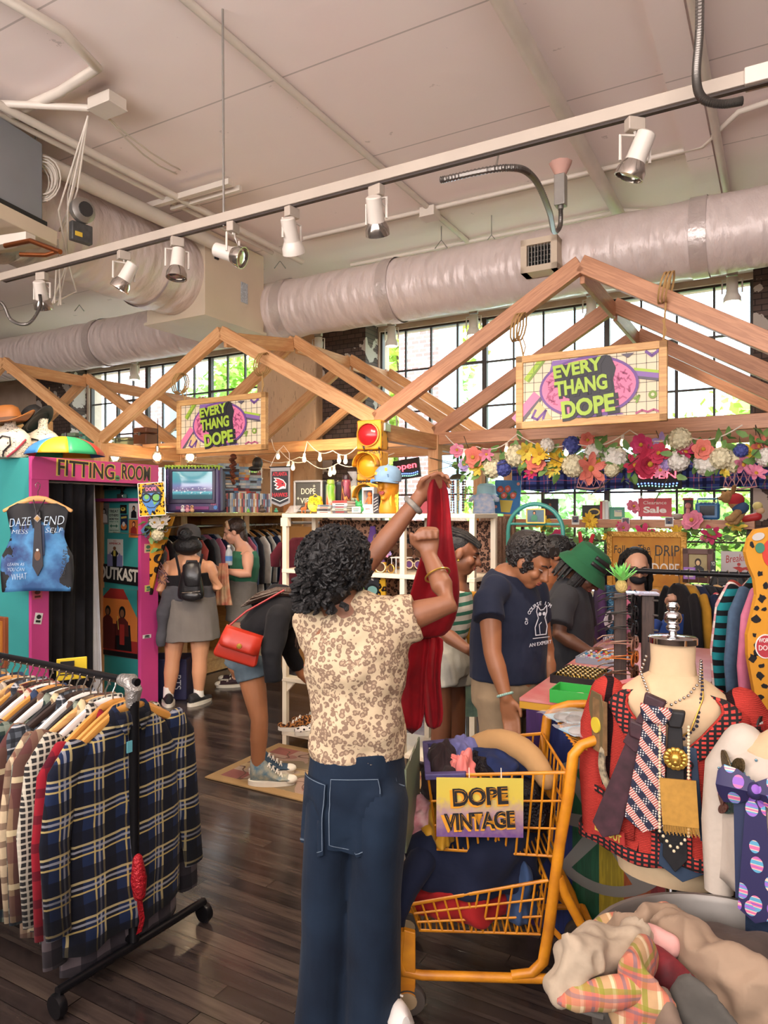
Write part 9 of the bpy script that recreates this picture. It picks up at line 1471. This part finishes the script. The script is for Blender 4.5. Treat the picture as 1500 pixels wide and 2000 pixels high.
bp = thing('backpack','small black leather backpack on the back of the person in a cap','backpack',W(374,1172,5.93));LTH = mat('leather_black','1e1d1f',.3,bump=(30,.3,.008));MB().loft([[W(373,1172,5.93)+V((a*w,b2*.055,z)) for a,b2 in ((-1,-.5),(-.7,-1),(.7,-1),(1,-.5),(1,1),(-1,1))] for z,w in ((0,.10),(.03,.118),(.14,.105),(.21,.08),(.25,.085))]).build('body',LTH,bp,world=True,sub=1);MB().chain([W(374,1104,5.9),W(375,1125,5.86),W(375,1143,5.86)],[(.075,.03),(.078,.022),(.06,.012)]).build('flap',LTH,bp,world=True);MB().ell(W(373,1164,5.86),(.085,.03,.045)).build('pocket',LTH,bp,world=True);MB().tube([W(362,1106,5.9),W(365,1096,5.9),W(384,1096,5.9),W(387,1106,5.9)],.01,6).build('handle',LTH,bp,world=True);MB().tube([W(355,1158,5.84),W(390,1155,5.84)],.003,5).build('zip',M_LENS,bp,world=True)
for (px,py,y),rz in (((329,1374,6.1),1.9),((388,1371,6.12),1.1)): sneaker('',V((*W(px,py,y)[:2],.0)),rz,SHBLK,SOLE,WHITE,parent=pG);MB().chain([V((*W(px,py,y)[:2],.06)),V((*W(px,py,y)[:2],.15))],[.045,.042],ends=(0,0)).build('sock',WHITE,pG,world=True)
# --- person in the green tank top
Y = 6.85;sh = V((.2,-.97,0));C = W(457,1040,6.85);spine = [W(472,1165,Y),W(476,1130,Y),W(478,1100,Y),W(478,1080,Y),W(474,1066,Y)];tor = [(.18,.135),(.155,.12),(.165,.13),(.155,.10),(.065,.06)];aL = (W(484,1088,6.66),W(484,1122,6.55),W(445,1116,6.55),(-1,0,.1),(0,-.3,1),.5);SKH = skin('pale','dba58a');lg = [(W(465,1180,6.75),W(462,1255,6.72),W(460,1325,6.72)),(W(480,1180,6.95),W(470,1255,6.95),W(462,1318,6.95))]
pH,P,R = person('person in a green tank top with a patterned headband, in profile',W(470,1335,Y),SKH,C,(-.93,-.15,-.3),(-.2,0,1),spine,tor,sh,[aL],lg,1.1,1.0)
b = MB();scalp(b,P,R,1,.012);b.chain([P(0,-.07,-.02),P(0,-.06,-.12),P(.03,.0,-.2)],[.055,.045,.02]);b.chain([P(.07,.03,.03),P(.085,.01,-.06),P(.08,-.01,-.15)],[.02,.022,.012]);b.build('hair',HBR,pH,world=True);M3 = R.to_4x4();M3.translation = P(0,.0,.04);MB().loft([[V((.09*cos(a)*k,y+.0*a,.088*sin(a)*k)) for a in (pi*j/24 for j in range(25))] for y,k in ((.02,1),(.05,.93))],cap=False,closed=False).xf(M3).build('headband',mat('band_print','d8c49a',.7,var=(40,.6),c2='a84a3a'),pH,world=True,solid=.008)
wear(pH,'tank_top',cloth('tank_green','3f7d62',(8,.2)),[([W(475,1135,Y),W(478,1105,Y),W(478,1088,Y),W(478,1076,Y)],[(.168,.135),(.18,.145),(.175,.138),(.13,.11)])],sh,(.003,9));wear(pH,'shorts',cloth('shorts_grey','83807a',(8,.2)),[([W(475,1132,Y),W(472,1170,Y),W(470,1190,Y)],[(.172,.135),(.196,.152),(.195,.15)]),([W(465,1180,6.75),W(463,1213,6.74)],[.11,.108]),([W(480,1180,6.95),W(476,1213,6.95)],[.11,.108])],sh,(.006,8))
WINE = mat('canvas_wine','35202a',.7)
for px,py,y,rz in ((447,1341,6.72,pi+.15),(452,1330,6.95,pi+.1)): sneaker('',V((*W(px+8,py,y)[:2],0)),rz,WINE,SOLE,LACE,parent=pH,toe=SOLE)
bt = thing('water_bottle','clear water bottle tucked under the arm of the green top person','bottle',W(447,1104,6.5));MB().lathe([(.001,0),(.03,0),(.033,.01),(.033,.1),(.028,.13),(.013,.155),(.013,.17)],n=16).build('bottle',mat('pet_clear','dfe8ea',.05,alpha=.45),bt);MB().lathe([(.0335,.04),(.0335,.085)],n=16).build('label',BLU,bt);MB().lathe([(.015,.165),(.015,.185),(.001,.186)],n=12).build('cap',WHITE,bt)
tag(strip([(1100,428,445),(1130,424,447),(1160,422,450),(1182,420,454)],6.4,0,1,.02).build('patterned_shirt',mat('shirt_patchy','d8c49a',.8,var=(9,.8),c2='b8443a'),world=True),'cream and red patterned cloth held by the green top person','cloth')
# --- bending person with the red bag
Y = 4.35;sh = V((.1,-.99,0));C = W(604,1165,4.45);spine = [W(485,1290,Y),W(492,1255,Y),W(525,1215,Y),W(560,1190,Y),W(578,1180,4.4)];tor = [(.15,.13),(.13,.105),(.14,.105),(.14,.08),(.06,.055)];SKI = skin('olive','a8704c');aR = (W(548,1205,4.18),W(532,1275,4.12),W(534,1325,4.12));aL = (W(560,1200,4.55),W(568,1275,4.6),W(588,1318,4.65),(.7,0,-.55),(.3,-.5,.6),.3);lg = [(W(490,1310,4.27),W(507,1405,4.25),W(503,1510,4.30)),(W(488,1310,4.45),W(506,1405,4.45),W(505,1500,4.47))]
pI,P,R = person('bending person in a black hoodie and denim shorts with a red bag',W(495,1530,Y),SKI,C,(.7,.1,-.7),(.7,0,.7),spine,tor,sh,[aR,aL],lg,.95,.98)
BHD = cloth('hoodie_black','17171b',(7,.3));wear(pI,'hoodie',BHD,[([W(497,1243,Y),W(525,1213,Y),W(560,1188,Y),W(577,1178,4.4)],[(.15,.125),(.16,.125),(.16,.10),(.08,.075)]),([W(545,1205,4.2),W(530,1275,4.12),W(535,1330,4.12)],[.075,.062,.05]),([W(560,1200,4.5),W(567,1275,4.6),W(582,1306,4.64)],[.07,.056,.042]),([W(500,1178,4.3),W(540,1160,4.35),W(565,1160,4.4)],[.03,.06,.05])],sh,(.009,8));wear(pI,'shirt',cloth('shirt_cream','d8ccb0',(9,.2)),[([W(484,1285,Y),W(497,1243,Y)],[(.165,.14),(.148,.122)])],sh,(.006,9));wear(pI,'shorts',cloth('shorts_denim','5f6e78',(16,.3),.9,(50,.3,.006)),[([W(487,1272,Y),W(484,1300,Y)],[(.16,.14),(.17,.145)]),([W(489,1298,4.27),W(495,1325,4.26)],[.105,.1]),([W(488,1298,4.44),W(494,1325,4.45)],[.105,.1])],sh,(.005,9))
b = MB();scalp(b,P,R,.98,.012);q = random.Random(6)
for i in range(60): y0 = q.uniform(-.09,.09);k = q.random();b.tube([P(y0,-.06,.09*k),W(585,1150+14*k,4.4)+V((0,y0,0)),W(540,1150+12*k,4.35+y0),W(500-30*k,1160+25*k,4.3+y0)],[.014,.016,.013,.004],5)
for i in range(34): y0 = q.uniform(-.08,.08);b.tube([P(y0,.0,.05),W(588+4*q.random(),1200,4.3+y0),W(576+10*q.random(),1240+30*q.random(),4.3+y0)],[.013,.011,.003],5)
b.build('hair',HBR,pI,world=True)
PTC = mat('canvas_patch','b0a88c',.8,var=(26,.9),c2='3f6a80');DNS = cloth('canvas_denim','44586a',(30,.3))
for px,py,y,m_,rz in ((512,1528,4.28,PTC,.0),(512,1513,4.46,DNS,.05)): sneaker('',V((*W(px+14,py,y)[:2],.012)),rz,m_,SOLE,LACE,parent=pI,high=.045,toe=SOLE)
bg_ = thing('shoulder_bag','red leather shoulder bag with a gold clasp on the bending person','bag',W(458,1290,4.1),.12);bg_.rotation_euler = (0,.33,.12);RL = mat('leather_red','a02a1a',.35,bump=(25,.15,.006));MB().loft([[V((a*w,b2*d,z)) for a,b2 in ((-1,-1),(1,-1),(1,1),(-1,1))] for z,w,d in ((-.0,.115,.05),(.02,.13,.055),(.12,.115,.045),(.17,.105,.03))]).build('body',RL,bg_,bevel=.012);MB().loft([[V((a*w,y,z)) for a in (-1,-.5,0,.5,1)] for y,z,w in ((.04,.172,.106),(-.0,.182,.108),(-.04,.172,.11),(-.06,.13,.116),(-.068,.085,.118),(-.066,.07,.095))],cap=False,closed=False).build('flap',RL,bg_,solid=.006);MB().lathe([(.016,0),(.013,.006),(.001,.007)],(0,-.07,.10),16,R9).build('clasp',GLD,bg_)
MB().tube([(-.1,0,.17),(-.03,.05,.28),(.14,.12,.46)],.006,6).tube([(.1,0,.15),(.16,.06,.26),(.2,.1,.34)],.006,6).build('strap',mat('strap_wine','8a1f26',.5),bg_);MB().tube([(.11,-.03,.12),(.115,-.04,.06),(.112,-.04,.02)],.007,5).build('tassel',MATS['strap_wine'],bg_)
# purple tote and things under the pine shelf
o = thing('tote_box','navy blue bin with white letters under the pine shelf','bin',V((*WF(322,1372,0)[:2],0))+V((0,.22,0)),RZ+.5);MB().box((0,0,.18),(.34,.3,.36)).build('tub',mat('bin_navy','26264a',.5),o,bevel=.01,smooth=False);text(o,'BTS',.09,.16,.06,INKW,-.152,rot=-pi/2)
